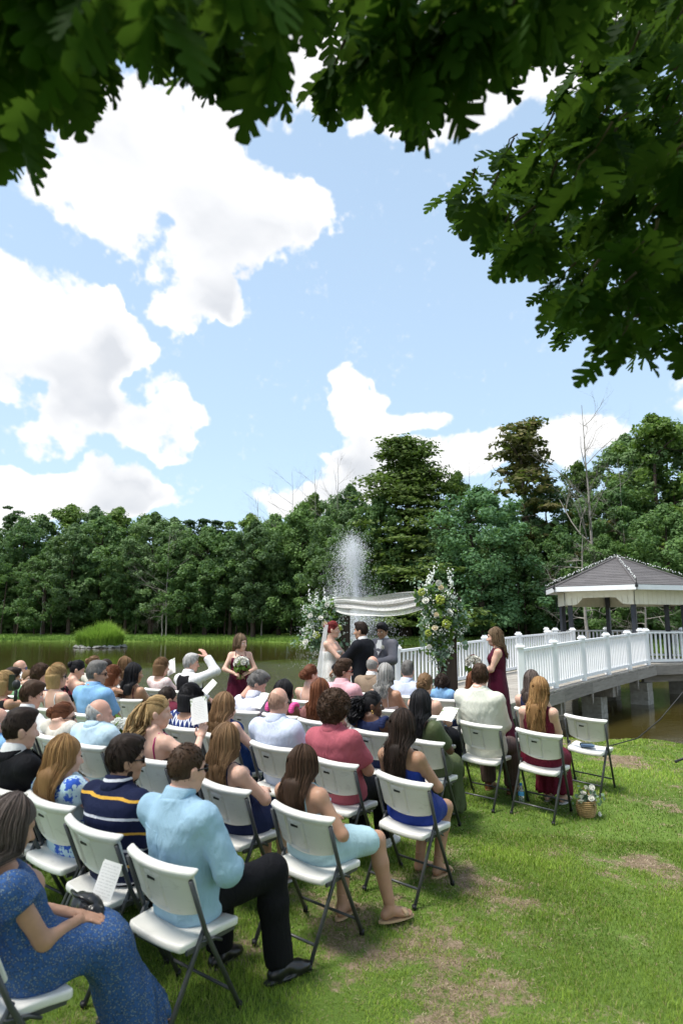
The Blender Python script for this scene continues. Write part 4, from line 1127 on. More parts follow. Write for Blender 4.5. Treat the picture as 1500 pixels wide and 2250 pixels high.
# ------------------------------------------------------------------ implicit surfaces -> meshes (surface nets)
class Field:
    def __init__(self, lo, hi, h):
        self.lo = np.array(lo, float); self.h = h
        self.n = np.ceil((np.array(hi) - self.lo) / h).astype(int) + 1
        self.ax = [self.lo[i] + h * np.arange(self.n[i]) for i in range(3)]
        self.F = np.full(self.n, 1.0, np.float32)
    def sl(self, lo, hi, m=.07):
        s = []
        for i in range(3):
            a = int(max(0, math.floor((lo[i] - m - self.lo[i]) / self.h))); b = int(min(self.n[i], math.ceil((hi[i] + m - self.lo[i]) / self.h) + 1))
            if b <= a: return None
            s.append(slice(a, b))
        return tuple(s)
    def pts(self, s): return (self.ax[0][s[0]][:, None, None], self.ax[1][s[1]][None, :, None], self.ax[2][s[2]][None, None, :])
    def put(self, s, d, k):
        a = self.F[s]
        if k <= 0: self.F[s] = np.minimum(a, d); return
        h = np.clip(.5 + .5 * (a - d) / k, 0, 1)
        self.F[s] = a * (1 - h) + d * h - k * h * (1 - h)
    def cone(self, a, b, ra, rb, k=.03, cut=False):
        a, b = np.array(a, float), np.array(b, float); r = max(ra, rb)
        s = self.sl(np.minimum(a, b) - r, np.maximum(a, b) + r)
        if s is None: return
        X, Y, Z = self.pts(s); ba = b - a; L2 = ba @ ba + 1e-9
        t0 = ((X - a[0]) * ba[0] + (Y - a[1]) * ba[1] + (Z - a[2]) * ba[2]) / L2
        t = np.clip(t0, 0, 1)
        d = np.sqrt((X - a[0] - t * ba[0]) ** 2 + (Y - a[1] - t * ba[1]) ** 2 + (Z - a[2] - t * ba[2]) ** 2) - (ra + (rb - ra) * t)
        if cut: d = np.maximum(d, (t0 - 1) * math.sqrt(L2))
        self.put(s, d, k)
    def ell(self, c, r, R=None, k=.03):
        c, r = np.array(c, float), np.array(r, float); m = r.max() if R is not None else r
        s = self.sl(c - m, c + m)
        if s is None: return
        X, Y, Z = self.pts(s); X, Y, Z = X - c[0], Y - c[1], Z - c[2]
        if R is not None:
            X, Y, Z = (R[0, 0] * X + R[1, 0] * Y + R[2, 0] * Z, R[0, 1] * X + R[1, 1] * Y + R[2, 1] * Z, R[0, 2] * X + R[1, 2] * Y + R[2, 2] * Z)
        k0 = np.sqrt((X / r[0]) ** 2 + (Y / r[1]) ** 2 + (Z / r[2]) ** 2); k1 = np.sqrt((X / r[0] ** 2) ** 2 + (Y / r[1] ** 2) ** 2 + (Z / r[2] ** 2) ** 2) + 1e-9
        self.put(s, k0 * (k0 - 1) / k1, k)
    def loft(self, a, axis, right, prof, off=0.0, w0=None, w1=None, k=.03, fold=None):
        """elliptic tube along `axis` from `a`; prof rows (w, half width, half depth, centre shift along the normal)"""
        prof = np.array(prof, float); a = np.array(a, float); axis = np.array(axis, float); right = np.array(right, float); nrm = np.cross(axis, right)
        L0, L1 = prof[0, 0], prof[-1, 0]; m = prof[:, 1:3].max() + off + .05
        e0, e1 = a + axis * L0, a + axis * L1
        s = self.sl(np.minimum(e0, e1) - m, np.maximum(e0, e1) + m, .03)
        if s is None: return
        X, Y, Z = self.pts(s); X, Y, Z = X - a[0], Y - a[1], Z - a[2]
        w = X * axis[0] + Y * axis[1] + Z * axis[2]; u = X * right[0] + Y * right[1] + Z * right[2]; v = X * nrm[0] + Y * nrm[1] + Z * nrm[2]
        W = np.interp(w, prof[:, 0], prof[:, 1]) + off; D = np.interp(w, prof[:, 0], prof[:, 2]) + off
        if prof.shape[1] > 3: v = v - np.interp(w, prof[:, 0], prof[:, 3])
        q = np.sqrt((u / W) ** 2 + (v / D) ** 2) + 1e-6
        d = (q - 1) * np.sqrt(u * u + v * v) / q
        d = np.where(np.sqrt(u * u + v * v) < 1e-4, -np.minimum(W, D), d) * .9
        if fold is not None: d = d - fold(np.arctan2(v, u), w)
        d = np.maximum(d, np.maximum(w - (w1 if w1 is not None else L1), (w0 if w0 is not None else L0) - w))
        self.put(s, d, k)
    def cutby(self, fn):
        X, Y, Z = self.pts((slice(None),) * 3)
        self.F = np.maximum(self.F, fn(X, Y, Z)).astype(np.float32)
    def warp(self, amp, f, seed=0):
        """cloth-like creases: add low-frequency waves to the field near the surface"""
        r = np.random.default_rng(seed); X, Y, Z = self.pts((slice(None),) * 3)
        w = 0
        for i in range(3):
            d = r.normal(size=3) * f * .55; p = r.random(3) * 6.28
            w = w + np.sin(d[0] * X + d[1] * Y + d[2] * Z + p[0] + 1.3 * np.sin(d[1] * X * .6 - d[0] * Y * .6 + d[2] * .5 * Z + p[1]))
        # sharper diagonal drag lines
        for i in range(2):
            a = r.uniform(.5, 1.1) * (1 if i else -1); q = (X * np.cos(a) + Z * np.sin(a)) * f * 2.3 + Y * f + 1.6 * np.sin(Z * f * .35 + X * f * .25 + i)
            w = w - 1.1 * np.abs(np.sin(q)) * np.clip(np.sin(Z * 9 + X * 7 * (1 if i else -1) + r.random() * 6), 0, 1)
        self.F = (self.F + amp * .5 * w).astype(np.float32)
    def nets(self):
        F = self.F; F[0] = F[-1] = 1; F[:, 0] = F[:, -1] = 1; F[:, :, 0] = F[:, :, -1] = 1
        S = F < 0
        c = np.zeros(np.array(F.shape) - 1, np.int8)
        for i in (0, 1):
            for j in (0, 1):
                for k in (0, 1):
                    c += S[i:F.shape[0] - 1 + i, j:F.shape[1] - 1 + j, k:F.shape[2] - 1 + k]
        I, J, K = np.nonzero((c > 0) & (c < 8))
        n = len(I)
        if n == 0: return np.zeros((0, 3)), np.zeros((0, 4), int)
        idx = np.full(c.shape, -1, np.int32); idx[I, J, K] = np.arange(n)
        acc = np.zeros((n, 3)); cnt = np.zeros(n)
        cs = [(i, j, k) for i in (0, 1) for j in (0, 1) for k in (0, 1)]
        val = {q: F[I + q[0], J + q[1], K + q[2]] for q in cs}
        for a in cs:
            for ax in range(3):
                if a[ax] == 0:
                    b = list(a); b[ax] = 1; b = tuple(b)
                    va, vb = val[a], val[b]; m = (va < 0) != (vb < 0)
                    t = va / np.where(m, va - vb, 1)
                    p = np.tile(np.array(a, float), (n, 1)); p[:, ax] += t
                    acc += p * m[:, None]; cnt += m
        V = self.lo + self.h * (np.stack([I, J, K], -1) + acc / cnt[:, None])
        Q = []
        for ax in range(3):
            a_, b_ = (ax + 1) % 3, (ax + 2) % 3
            s0 = [slice(None)] * 3; s1 = [slice(None)] * 3
            s0[ax] = slice(0, -1); s1[ax] = slice(1, None)
            A, B = S[tuple(s0)], S[tuple(s1)]
            E = np.nonzero(A != B)
            E = [np.array(e) for e in E]
            ok = (E[a_] > 0) & (E[b_] > 0) & (E[a_] < F.shape[a_] - 1) & (E[b_] < F.shape[b_] - 1)
            E = [e[ok] for e in E]
            inside = A[tuple(E)]
            def cell(da, db):
                q = [E[0].copy(), E[1].copy(), E[2].copy()]; q[a_] += da; q[b_] += db; return idx[q[0], q[1], q[2]]
            q4 = np.stack([cell(-1, -1), cell(0, -1), cell(0, 0), cell(-1, 0)], -1)
            q4 = np.where(inside[:, None], q4, q4[:, ::-1])
            Q.append(q4)
        return V, np.concatenate(Q)

def smooth_mesh(V, Q, it=1, lam=.5):
    for _ in range(it):
        acc = np.zeros_like(V); cnt = np.zeros(len(V))
        for i in range(4):
            a, b = Q[:, i], Q[:, (i + 1) % 4]
            np.add.at(acc, a, V[b]); np.add.at(cnt, a, 1); np.add.at(acc, b, V[a]); np.add.at(cnt, b, 1)
        V = V + lam * (acc / np.maximum(cnt, 1)[:, None] - V)
    return V

def rot3(yaw=0, pitch=0, tilt=0):
    """columns = local x, y, z; yaw about z (positive to the left), pitch looks up when positive, tilt leans to the right shoulder"""
    return np.array(Euler((pitch, tilt, yaw), 'YXZ').to_matrix()) if False else np.array(Matrix.Rotation(yaw, 3, 'Z') @ Matrix.Rotation(pitch, 3, 'X') @ Matrix.Rotation(tilt, 3, 'Y'))

# ------------------------------------------------------------------ folding chair
M_CHAIR = simple('white_moulded_plastic', (.76, .75, .71), .42, .35, nscale=2.5, namt=.05, bscale=160, bstr=.06, bdist=.003)
_nt = M_CHAIR.node_tree; _b = _nt.nodes['Principled BSDF']; _src = _b.inputs['Base Color'].links[0].from_socket; _co = texco(_nt); _oi = _nt.nodes.new('ShaderNodeObjectInfo')
_off = _nt.nodes.new('ShaderNodeVectorMath'); _off.operation = 'ADD'; lk(_nt, _co, _off.inputs[0]); _cm = _nt.nodes.new('ShaderNodeCombineXYZ'); lk(_nt, mathn(_nt, 'MULTIPLY', _oi.outputs['Random'], 37.0), _cm.inputs[0]); lk(_nt, _cm.outputs[0], _off.inputs[1])
_sm = ramp(_nt, noise(_nt, mapping(_nt, _off.outputs[0], (9, 9, 22)), 1.0, 6, .7, .8), [(.56, 0.0), (.78, .55)])     # scuffs, different on each chair
_g = mixc(_nt, _sm, _src, (.40, .38, .34)); lk(_nt, mixc(_nt, mathn(_nt, 'MULTIPLY', _oi.outputs['Random'], .16), _g, (.62, .59, .50)), _b.inputs['Base Color'])
M_STEEL = simple('grey_painted_steel', (.055, .058, .062), .38, .5, nscale=8, namt=.15)
def chair_meshes():
    h = .0062
    # backrest: curved panel with rolled rim, sunk centre field
    f = Field((-.26, -.09, -.03), (.26, .08, .36), h)
    X, Y, Z = f.pts((slice(None),) * 3)
    W = .238 - .024 * sstep(.27, .225, Z) - .012 * np.clip(1 - Z / .2, 0, 1) - .055 * np.clip((Z - .25) / .045, 0, 1) ** 3
    yc = .05 * (1 - (X / .23) ** 2) * -1 + .022                        # bows backwards in the middle
    zt = .292 - .020 * (X / .23) ** 2; zb = .012 + .030 * (X / .22) ** 2 - .02
    def rb(hy): return np.maximum(np.maximum(np.abs(X) - W, np.abs(Y - yc) - hy), np.maximum(Z - zt, zb - Z))
    q1 = np.maximum(np.abs(X) - W + .016, 0); q2 = np.maximum(np.abs(Y - yc) - .003, 0); q3 = np.maximum(np.maximum(Z - zt, zb - Z) + .016, 0)
    d = np.sqrt(q1 ** 2 + q2 ** 2 + q3 ** 2) - .0155
    # rolled top rim
    rim = np.sqrt(np.maximum(Z - zt + .016, 0) ** 2 + np.maximum(zt - .032 - Z, 0) ** 2 + np.maximum(np.abs(Y - yc) - .012, 0) ** 2 + np.maximum(np.abs(X) - W + .01, 0) ** 2) - .0135
    d = np.minimum(d, rim)
    rec = np.maximum(np.maximum(np.abs(X + .035) - .075, np.abs(Z - .135) - .115), (Y - yc) + .002)
    rec = np.maximum(rec, -(Y - yc + .03))
    d = np.maximum(d, -rec)
    pan = np.maximum(np.maximum(np.abs(X + .035) - .058, np.abs(Z - .12) - .098), np.abs(Y - yc + .004) - .0075)
    d = np.minimum(d, pan)
    f.F = d.astype(np.float32)
    V, Q = f.nets(); V = smooth_mesh(V, Q, 1, .4)
    back = mesh_np('backrest', V, Q, True, (M_CHAIR,))
    slot = MB().box((-.035, -.0392, .188), (.052, .006, .014)).mesh('handle_slot_shade', False, M_BLACK)  # black block stands in for the shade inside the handle hole
    # seat
    f = Field((-.24, -.24, -.06), (.24, .25, .05), .0075)
    X, Y, Z = f.pts((slice(None),) * 3)
    zc = .018 * (np.clip(np.abs(X) / .2, 0, 1) ** 2) - .012 * np.clip(Y / .2, 0, 1) ** 2
    W = .205 + .012 * np.clip(Y / .2, -1, 1)
    q1 = np.maximum(np.abs(X) - W + .03, 0); q2 = np.maximum(np.abs(Y) - .195 + .03, 0)
    d = np.sqrt(np.maximum(np.sqrt(q1 ** 2 + q2 ** 2) - .018, 0) ** 2 + np.maximum(np.abs(Z - zc + .017) - .010, 0) ** 2) - .011
    f.F = d.astype(np.float32); V, Q = f.nets(); V = smooth_mesh(V, Q, 1, .4)
    seat = mesh_np('seat', V, Q, True, (M_CHAIR,))
    out = {'backrest': back, 'handle_slot_shade': slot, 'seat': seat}
    leg = MB().tube([(0, -.168, .765), (0, -.045, .50), (0, .0, .425), (0, .258, .012)], .0125, 8).mesh('front_leg', True, M_STEEL)
    rear = MB().tube([(0, -.03, .50), (0, -.06, .44), (0, -.272, .012)], .0125, 8).mesh('rear_leg', True, M_STEEL)
    foot = MB().tube([(0, 0, 0), (0, -.006, .03)], .0165, 8).mesh('foot_cap', True, M_BLACK)
    bar = MB().tube([(-.21, 0, 0), (.21, 0, 0)], .0085, 6).mesh('stretcher', True, M_STEEL)
    link = MB().tube([(0, -.06, .445), (0, .03, .43), (0, .09, .40)], .008, 5).mesh('link', True, M_STEEL)
    rail = MB().box((0, 0, 0), (.016, .33, .022)).mesh('seat_rail', False, M_STEEL)
    out.update(leg=leg, rear=rear, foot=foot, bar=bar, link=link, rail=rail)
    return out
CH = chair_meshes()
def make_chair(x, y, rz, label, detailed=True):
    z = gz(x, y); e_ = .2
    n = Vector((-(gz(x + e_, y) - gz(x - e_, y)) / (2 * e_), -(gz(x, y + e_) - gz(x, y - e_)) / (2 * e_), 1)).normalized()
    q = Vector((0, 0, 1)).rotation_difference(n) @ Euler((0, 0, rz)).to_quaternion()
    e = thing('folding_chair', label, 'chair', (x, y, z), 0, 'white folding chairs')
    e.rotation_euler = q.to_euler()
    bk = obj('backrest', CH['backrest'], e, loc=(0, -.062, .558), rot=(radians(25), 0, 0))
    obj('handle_slot_shade', CH['handle_slot_shade'], bk)
    obj('seat', CH['seat'], e, loc=(0, .03, .445), rot=(radians(2), 0, 0))
    for sx in (-1, 1):
        l = obj('front_leg', CH['leg'], e, loc=(sx * .222, 0, 0)); obj('foot_cap', CH['foot'], l, loc=(0, .258, .003))
        l = obj('rear_leg', CH['rear'], e, loc=(sx * .205, 0, 0)); obj('foot_cap', CH['foot'], l, loc=(0, -.272, .003))
        if detailed:
            obj('link', CH['link'], e, loc=(sx * .214, 0, 0)); obj('seat_rail', CH['rail'], e, loc=(sx * .196, .03, .418))
    obj('stretcher', CH['bar'], e, loc=(0, -.222, .118)); obj('stretcher', CH['bar'], e, loc=(0, .195, .115))
    return e
# ------------------------------------------------------------------ people
def skin_mat(name, c):
    m, nt, b = newmat(name)
    co = texco(nt)
    n = noise(nt, co, 9, 4, .6)
    lk(nt, ramp(nt, n, [(.3, tuple(v * .86 for v in c)), (.7, tuple(min(1, v * 1.08) for v in c))]), b.inputs['Base Color'])
    b.inputs['Roughness'].default_value = .5; b.inputs['Specular IOR Level'].default_value = .35
    b.inputs['Subsurface Weight'].default_value = .08; b.inputs['Subsurface Radius'].default_value = (.02, .008, .005)
    return m
SKIN = {'fair': skin_mat('fair_skin', (.66, .41, .31)), 'pink': skin_mat('rosy_skin', (.64, .36, .27)), 'tan': skin_mat('tanned_skin', (.47, .265, .175)),
        'olive': skin_mat('olive_skin', (.40, .225, .14)), 'brown': skin_mat('brown_skin', (.20, .10, .06)), 'deep': skin_mat('deep_brown_skin', (.115, .055, .034))}
_cl = {}
def cloth(key, col, rough=.75, pat=None, scale=1.0, c2=None, c3=None, sheen=.15):
    """woven cloth, with an optional printed or woven pattern"""
    if key in _cl: return _cl[key]
    m, nt, b = newmat(key); co = texco(nt)
    wv = noise(nt, co, 260, 2, .5); lowf = noise(nt, co, 7, 4, .6)
    base = None
    if pat is None: base = ramp(nt, lowf, [(.25, tuple(v * .86 for v in col)), (.75, tuple(min(1, v * 1.07) for v in col))])
    elif pat == 'bands':           # rugby stripes across the body
        sp_ = nt.nodes.new('ShaderNodeSeparateXYZ'); lk(nt, co, sp_.inputs[0])
        t = mathn(nt, 'FRACT', mathn(nt, 'MULTIPLY', mathn(nt, 'ADD', sp_.outputs[2], mathn(nt, 'MULTIPLY', lowf, .02)), scale))
        base = ramp(nt, t, [(0, col), (.16, c2), (.24, col), (.62, c3), (.70, col)], 'CONSTANT')
    elif pat == 'tee':
        sp_ = nt.nodes.new('ShaderNodeSeparateXYZ'); lk(nt, co, sp_.inputs[0])
        t = mathn(nt, 'FRACT', mathn(nt, 'MULTIPLY', sp_.outputs[2], scale)); base = ramp(nt, t, [(0, col), (.42, c2), (.56, col)], 'CONSTANT')
    elif pat == 'zigzag':
        sp_ = nt.nodes.new('ShaderNodeSeparateXYZ'); lk(nt, co, sp_.inputs[0])
        zz = mathn(nt, 'PINGPONG', mathn(nt, 'ADD', sp_.outputs[0], mathn(nt, 'MULTIPLY', sp_.outputs[1], .6)), .028)
        t = mathn(nt, 'FRACT', mathn(nt, 'ADD', mathn(nt, 'MULTIPLY', sp_.outputs[2], scale), mathn(nt, 'MULTIPLY', zz, 26)))
        t = mathn(nt, 'ADD', t, mathn(nt, 'MULTIPLY', mathn(nt, 'SUBTRACT', noise(nt, co, 14, 2), .5), .5))
        base = ramp(nt, t, [(0, col), (.38, c2), (.72, col)], 'CONSTANT')
    elif pat == 'fleck':
        v_ = nt.nodes.new('ShaderNodeTexVoronoi'); v_.inputs['Scale'].default_value = scale; lk(nt, co, v_.inputs['Vector'])
        n_ = noise(nt, co, scale * .8, 4, .7)
        t = mathn(nt, 'ADD', mathn(nt, 'MULTIPLY', v_.outputs['Distance'], .8), mathn(nt, 'MULTIPLY', n_, .8))
        base = ramp(nt, t, [(.42, col), (.55, c2), (.72, col), (.84, c3 or c2)])
    elif pat == 'floral':
        v_ = nt.nodes.new('ShaderNodeTexVoronoi'); v_.inputs['Scale'].default_value = scale
        lk(nt, mixc(nt, .12, co, nd(nt, 'ShaderNodeTexNoise', i_Scale=scale * 1.6, i_Detail=3.0).outputs['Color']), v_.inputs['Vector'])
        base = ramp(nt, v_.outputs['Distance'], [(0, c3 or c2), (.10, c2), (.36, c2), (.40, col)], 'LINEAR')
    elif pat == 'pin':
        sp_ = nt.nodes.new('ShaderNodeSeparateXYZ'); lk(nt, co, sp_.inputs[0])
        t = mathn(nt, 'FRACT', mathn(nt, 'MULTIPLY', mathn(nt, 'ADD', sp_.outputs[0], mathn(nt, 'MULTIPLY', sp_.outputs[1], .4)), scale)); base = ramp(nt, t, [(0, col), (.72, c2), (.95, col)])
    lk(nt, base, b.inputs['Base Color'])
    b.inputs['Roughness'].default_value = rough; b.inputs['Specular IOR Level'].default_value = .12 if max(col) < .1 else .2
    cre = noise(nt, mapping(nt, co, (17, 17, 6.5), (.5, .35, .6)), 1.0, 3, .6, 1.6)
    bump(nt, b, mathn(nt, 'ADD', mathn(nt, 'MULTIPLY', cre, 1.0), mathn(nt, 'MULTIPLY', wv, .05)), .5, .018)
    _cl[key] = m
    return m
_hm = {}
def hair_mat(key, c1, c2=None, spec=.4):
    if key in _hm: return _hm[key]
    c2 = c2 or tuple(min(1, v * 1.9) for v in c1)
    m, nt, b = newmat(key)
    a = nd(nt, 'ShaderNodeAttribute', attribute_name='tone'); co = texco(nt)
    n_ = noise(nt, mapping(nt, co, (110, 110, 9)), 1.0, 3, .6)
    t = mathn(nt, 'ADD', mathn(nt, 'MULTIPLY', a.outputs['Fac'], .7), mathn(nt, 'MULTIPLY', n_, .35))
    lk(nt, ramp(nt, t, [(.25, c1), (.8, c2)]), b.inputs['Base Color'])
    b.inputs['Roughness'].default_value = .58; b.inputs['Specular IOR Level'].default_value = .2
    bump(nt, b, n_, .6, .004)
    _hm[key] = m
    return m
HAIR = dict(stubble=((.34, .20, .145), (.46, .29, .21)), brown=((.030, .016, .009), (.085, .046, .026)), dark=((.012, .008, .006), (.042, .025, .018)), black=((.006, .006, .007), (.022, .021, .024)), auburn=((.07, .022, .010), (.20, .075, .033)),
            blonde=((.20, .115, .045), (.52, .36, .17)), honey=((.17, .085, .032), (.42, .25, .105)), grey=((.17, .165, .155), (.44, .43, .41)), salt=((.06, .055, .052), (.24, .23, .22)),
            silver=((.30, .295, .28), (.58, .57, .55)), red=((.10, .012, .012), (.24, .03, .028)), greybrown=((.035, .024, .020), (.16, .125, .11)), ashy=((.075, .046, .026), (.24, .165, .10)), lightbrown=((.085, .045, .020), (.25, .15, .075)))
def hmat(k): return hair_mat('hair_' + k, *HAIR[k])
M_EYE, _nt, _b = newmat('eye'); _co = texco(_nt)
_sp = _nt.nodes.new('ShaderNodeSeparateXYZ'); lk(_nt, _co, _sp.inputs[0])
lk(_nt, ramp(_nt, _sp.outputs[1], [(.0, (.75, .72, .69)), (.0095, (.03, .018, .012))], 'CONSTANT'), _b.inputs['Base Color']); _b.inputs['Roughness'].default_value = .15
M_LIPS = simple('lips', (.42, .13, .12), .4, .4)
M_DARKLENS = simple('dark_lens', (.012, .012, .016), .08, .6)
M_REDFRAME = simple('red_frame', (.5, .05, .03), .3, .5)
M_GOLD = simple('gold', (.75, .48, .16), .25, .5, 1.0)
M_LEATHER = simple('black_leather', (.010, .010, .011), .28, .5, bscale=40, bstr=.15)
M_BROWNSHOE = simple('brown_leather', (.14, .055, .025), .4, .4)
M_TANSTRAP = simple('tan_strap', (.52, .36, .22), .6, .3)
M_WHITESHOE = simple('white_canvas', (.6, .6, .6), .7, .2, nscale=30, namt=.2)

# cached detail pieces in their own frames -------------------------------------------------
def head_piece(sex):
    f = Field((-.11, -.13, -.2), (.11, .14, .16), .0064)
    j = {'m': 1.0, 'f': .94, 'c': .95}[sex]
    f.ell((0, -.008, .032), (.074, .094, .100), k=.01)                     # cranium
    f.ell((0, .028, -.030), (.060 * j, .066, .078), k=.035)                 # face
    f.ell((0, .052, -.088), (.030 * j, .030, .024), k=.04)                  # chin
    f.ell((0, .018, -.078), (.050 * j, .045, .030), k=.035)                 # jaw
    f.ell((0, .078, .034), (.045, .016, .014), k=.02)                       # brow
    f.cone((0, .090, .012), (0, .112, -.026), .0085, .0125, .014)            # nose
    for s in (-1, 1):
        f.ell((s * .011, .100, -.030), (.009, .010, .008), k=.008)
        f.ell((s * .036, .066, -.026), (.024, .020, .022), k=.025)          # cheek
        f.ell((s * .076, -.006, -.010), (.009, .024, .034), k=.008)         # ear
        f.ell((s * .080, -.012, .004), (.008, .018, .020), k=.006)
    f.ell((0, .083, -.055), (.022, .010, .0075), k=.012)                    # lips
    f.ell((0, .081, -.066), (.019, .010, .0075), k=.010)
    f.cone((0, -.020, -.06), (0, -.035, -.19), .052 * (1.08 if sex == 'm' else .92), .055 * (1.1 if sex == 'm' else .92), .03)
    X, Y, Z = f.pts((slice(None),) * 3)
    for s in (-1, 1):                                                       # eye sockets
        d = np.sqrt(((X - s * .031) / 1.25) ** 2 + (Y - .098) ** 2 + ((Z - .010) / .8) ** 2) - .017
        h = np.clip(.5 - .5 * (f.F + d) / .014, 0, 1); f.F = (f.F * (1 - h) - d * h + .014 * h * (1 - h)).astype(np.float32)
    V, Q = f.nets(); return smooth_mesh(V, Q, 1, .35), Q
HEADS = {k: head_piece(k) for k in 'mf'}; HEADS['c'] = HEADS['f']

def hand_piece(curl, spread=0.0, thumb=.5):
    """right hand: y towards the fingers, z the back of the hand, thumb on -x"""
    f = Field((-.10, -.04, -.12), (.08, .21, .05), .0046)
    f.cone((0, -.03, 0), (0, .012, 0), .026, .027, .01)
    f.ell((.0, .050, -.002), (.040, .052, .0165), k=.015)
    for i, (x, L) in enumerate([(-.030, .068), (-.010, .078), (.011, .072), (.030, .056)]):
        p = np.array([x, .088 - .006 * abs(i - 1.3), 0.0]); a = .12 + .25 * curl; xd = (x / .03) * spread
        for sgm, (l, r0, r1) in enumerate([(.46, .0098, .0090), (.31, .0090, .0083), (.23, .0083, .0070)]):
            q = p + L * l * 1.12 * np.array([xd, cos(a), -sin(a)]); f.cone(p, q, r0, r1, .004); p = q; a += curl * (.95 if sgm == 0 else .7)
    p = np.array([-.032, .018, -.008])
    for l, r0, r1, dv in [(.034, .0135, .0115, (-.62, .72, -.22 - .3 * thumb)), (.030, .0112, .0098, (-.30, .85, -.30 - .4 * thumb)), (.022, .0098, .008, (-.05, .9, -.3 - .4 * thumb))]:
        d = np.array(dv); d /= np.linalg.norm(d); q = p + d * l; f.cone(p, q, r0, r1, .008); p = q
    V, Q = f.nets(); return smooth_mesh(V, Q, 1, .3), Q
HANDS = {'relax': hand_piece(.38), 'grip': hand_piece(1.15, 0, 1.0), 'flat': hand_piece(.12, .10, .2)}
def foot_piece():
    """bare foot, ankle at the origin, y towards the toes"""
    f = Field((-.08, -.10, -.10), (.08, .24, .06), .0056)
    f.cone((0, 0, .05), (0, -.006, -.02), .036, .036, .02); f.ell((0, -.032, -.052), (.033, .040, .034), k=.02)
    f.cone((0, .0, -.035), (.0, .10, -.058), .036, .030, .03); f.ell((.0, .105, -.066), (.044, .050, .020), k=.02)
    for x, y, r in [(-.030, .178, .0125), (-.010, .180, .0095), (.008, .172, .009), (.024, .160, .0085), (.037, .146, .008)]:
        f.cone((x * .95, .125, -.068), (x, y, -.074), r * 1.05, r, .005)
    V, Q = f.nets(); return smooth_mesh(V, Q, 1, .3), Q
FOOT = foot_piece()
def shoe_piece(kind):
    f = Field((-.08, -.11, -.12), (.08, .26, .07), .0068)
    if kind == 'boot':
        f.cone((0, -.004, .04), (0, -.01, -.02), .048, .046, .02)
    f.ell((0, -.032, -.048), (.041, .050, .046), k=.03); f.cone((0, .0, -.030), (0, .12, -.052), .044, .036, .03); f.ell((0, .13, -.062), (.046, .085, .030), k=.03)
    X, Y, Z = f.pts((slice(None),) * 3)
    sole = np.maximum(np.sqrt((X / .047) ** 2 + ((Y - .055) / .165) ** 2) - 1, np.maximum(Z + .070, -.092 - Z) / .03) * .03
    f.F = np.maximum(np.minimum(f.F, sole), -.093 - Z).astype(np.float32)
    V, Q = f.nets(); return smooth_mesh(V, Q, 1, .3), Q
SHOE = shoe_piece('low')

def nrm(v): v = np.array(v, float); return v / (np.linalg.norm(v) + 1e-9)
def ik(a, c, l1, l2, hint):
    a, c = np.array(a, float), np.array(c, float); d = c - a; L = min(np.linalg.norm(d), (l1 + l2) * .995); u = nrm(d); c = a + u * L
    x = (l1 * l1 - l2 * l2 + L * L) / (2 * L); hgt = math.sqrt(max(l1 * l1 - x * x, 0))
    h = np.array(hint, float); h = h - u * (h @ u)
    return a + u * x + nrm(h) * hgt, c

TORSO = {'m': [(-.11, .150, .105, 0), (-.03, .168, .125, 0), (.12, .160, .122, 0), (.30, .162, .118, 0), (.42, .176, .125, 0), (.52, .168, .105, 0), (.57, .135, .082, 0), (.615, .072, .062, .0), (.66, .056, .056, .0)],
         'f': [(-.11, .155, .105, 0), (-.03, .175, .125, 0), (.10, .158, .112, 0), (.24, .130, .098, 0), (.38, .142, .108, 0), (.48, .146, .095, 0), (.545, .118, .070, 0), (.60, .060, .052, 0), (.65, .048, .048, 0)]}

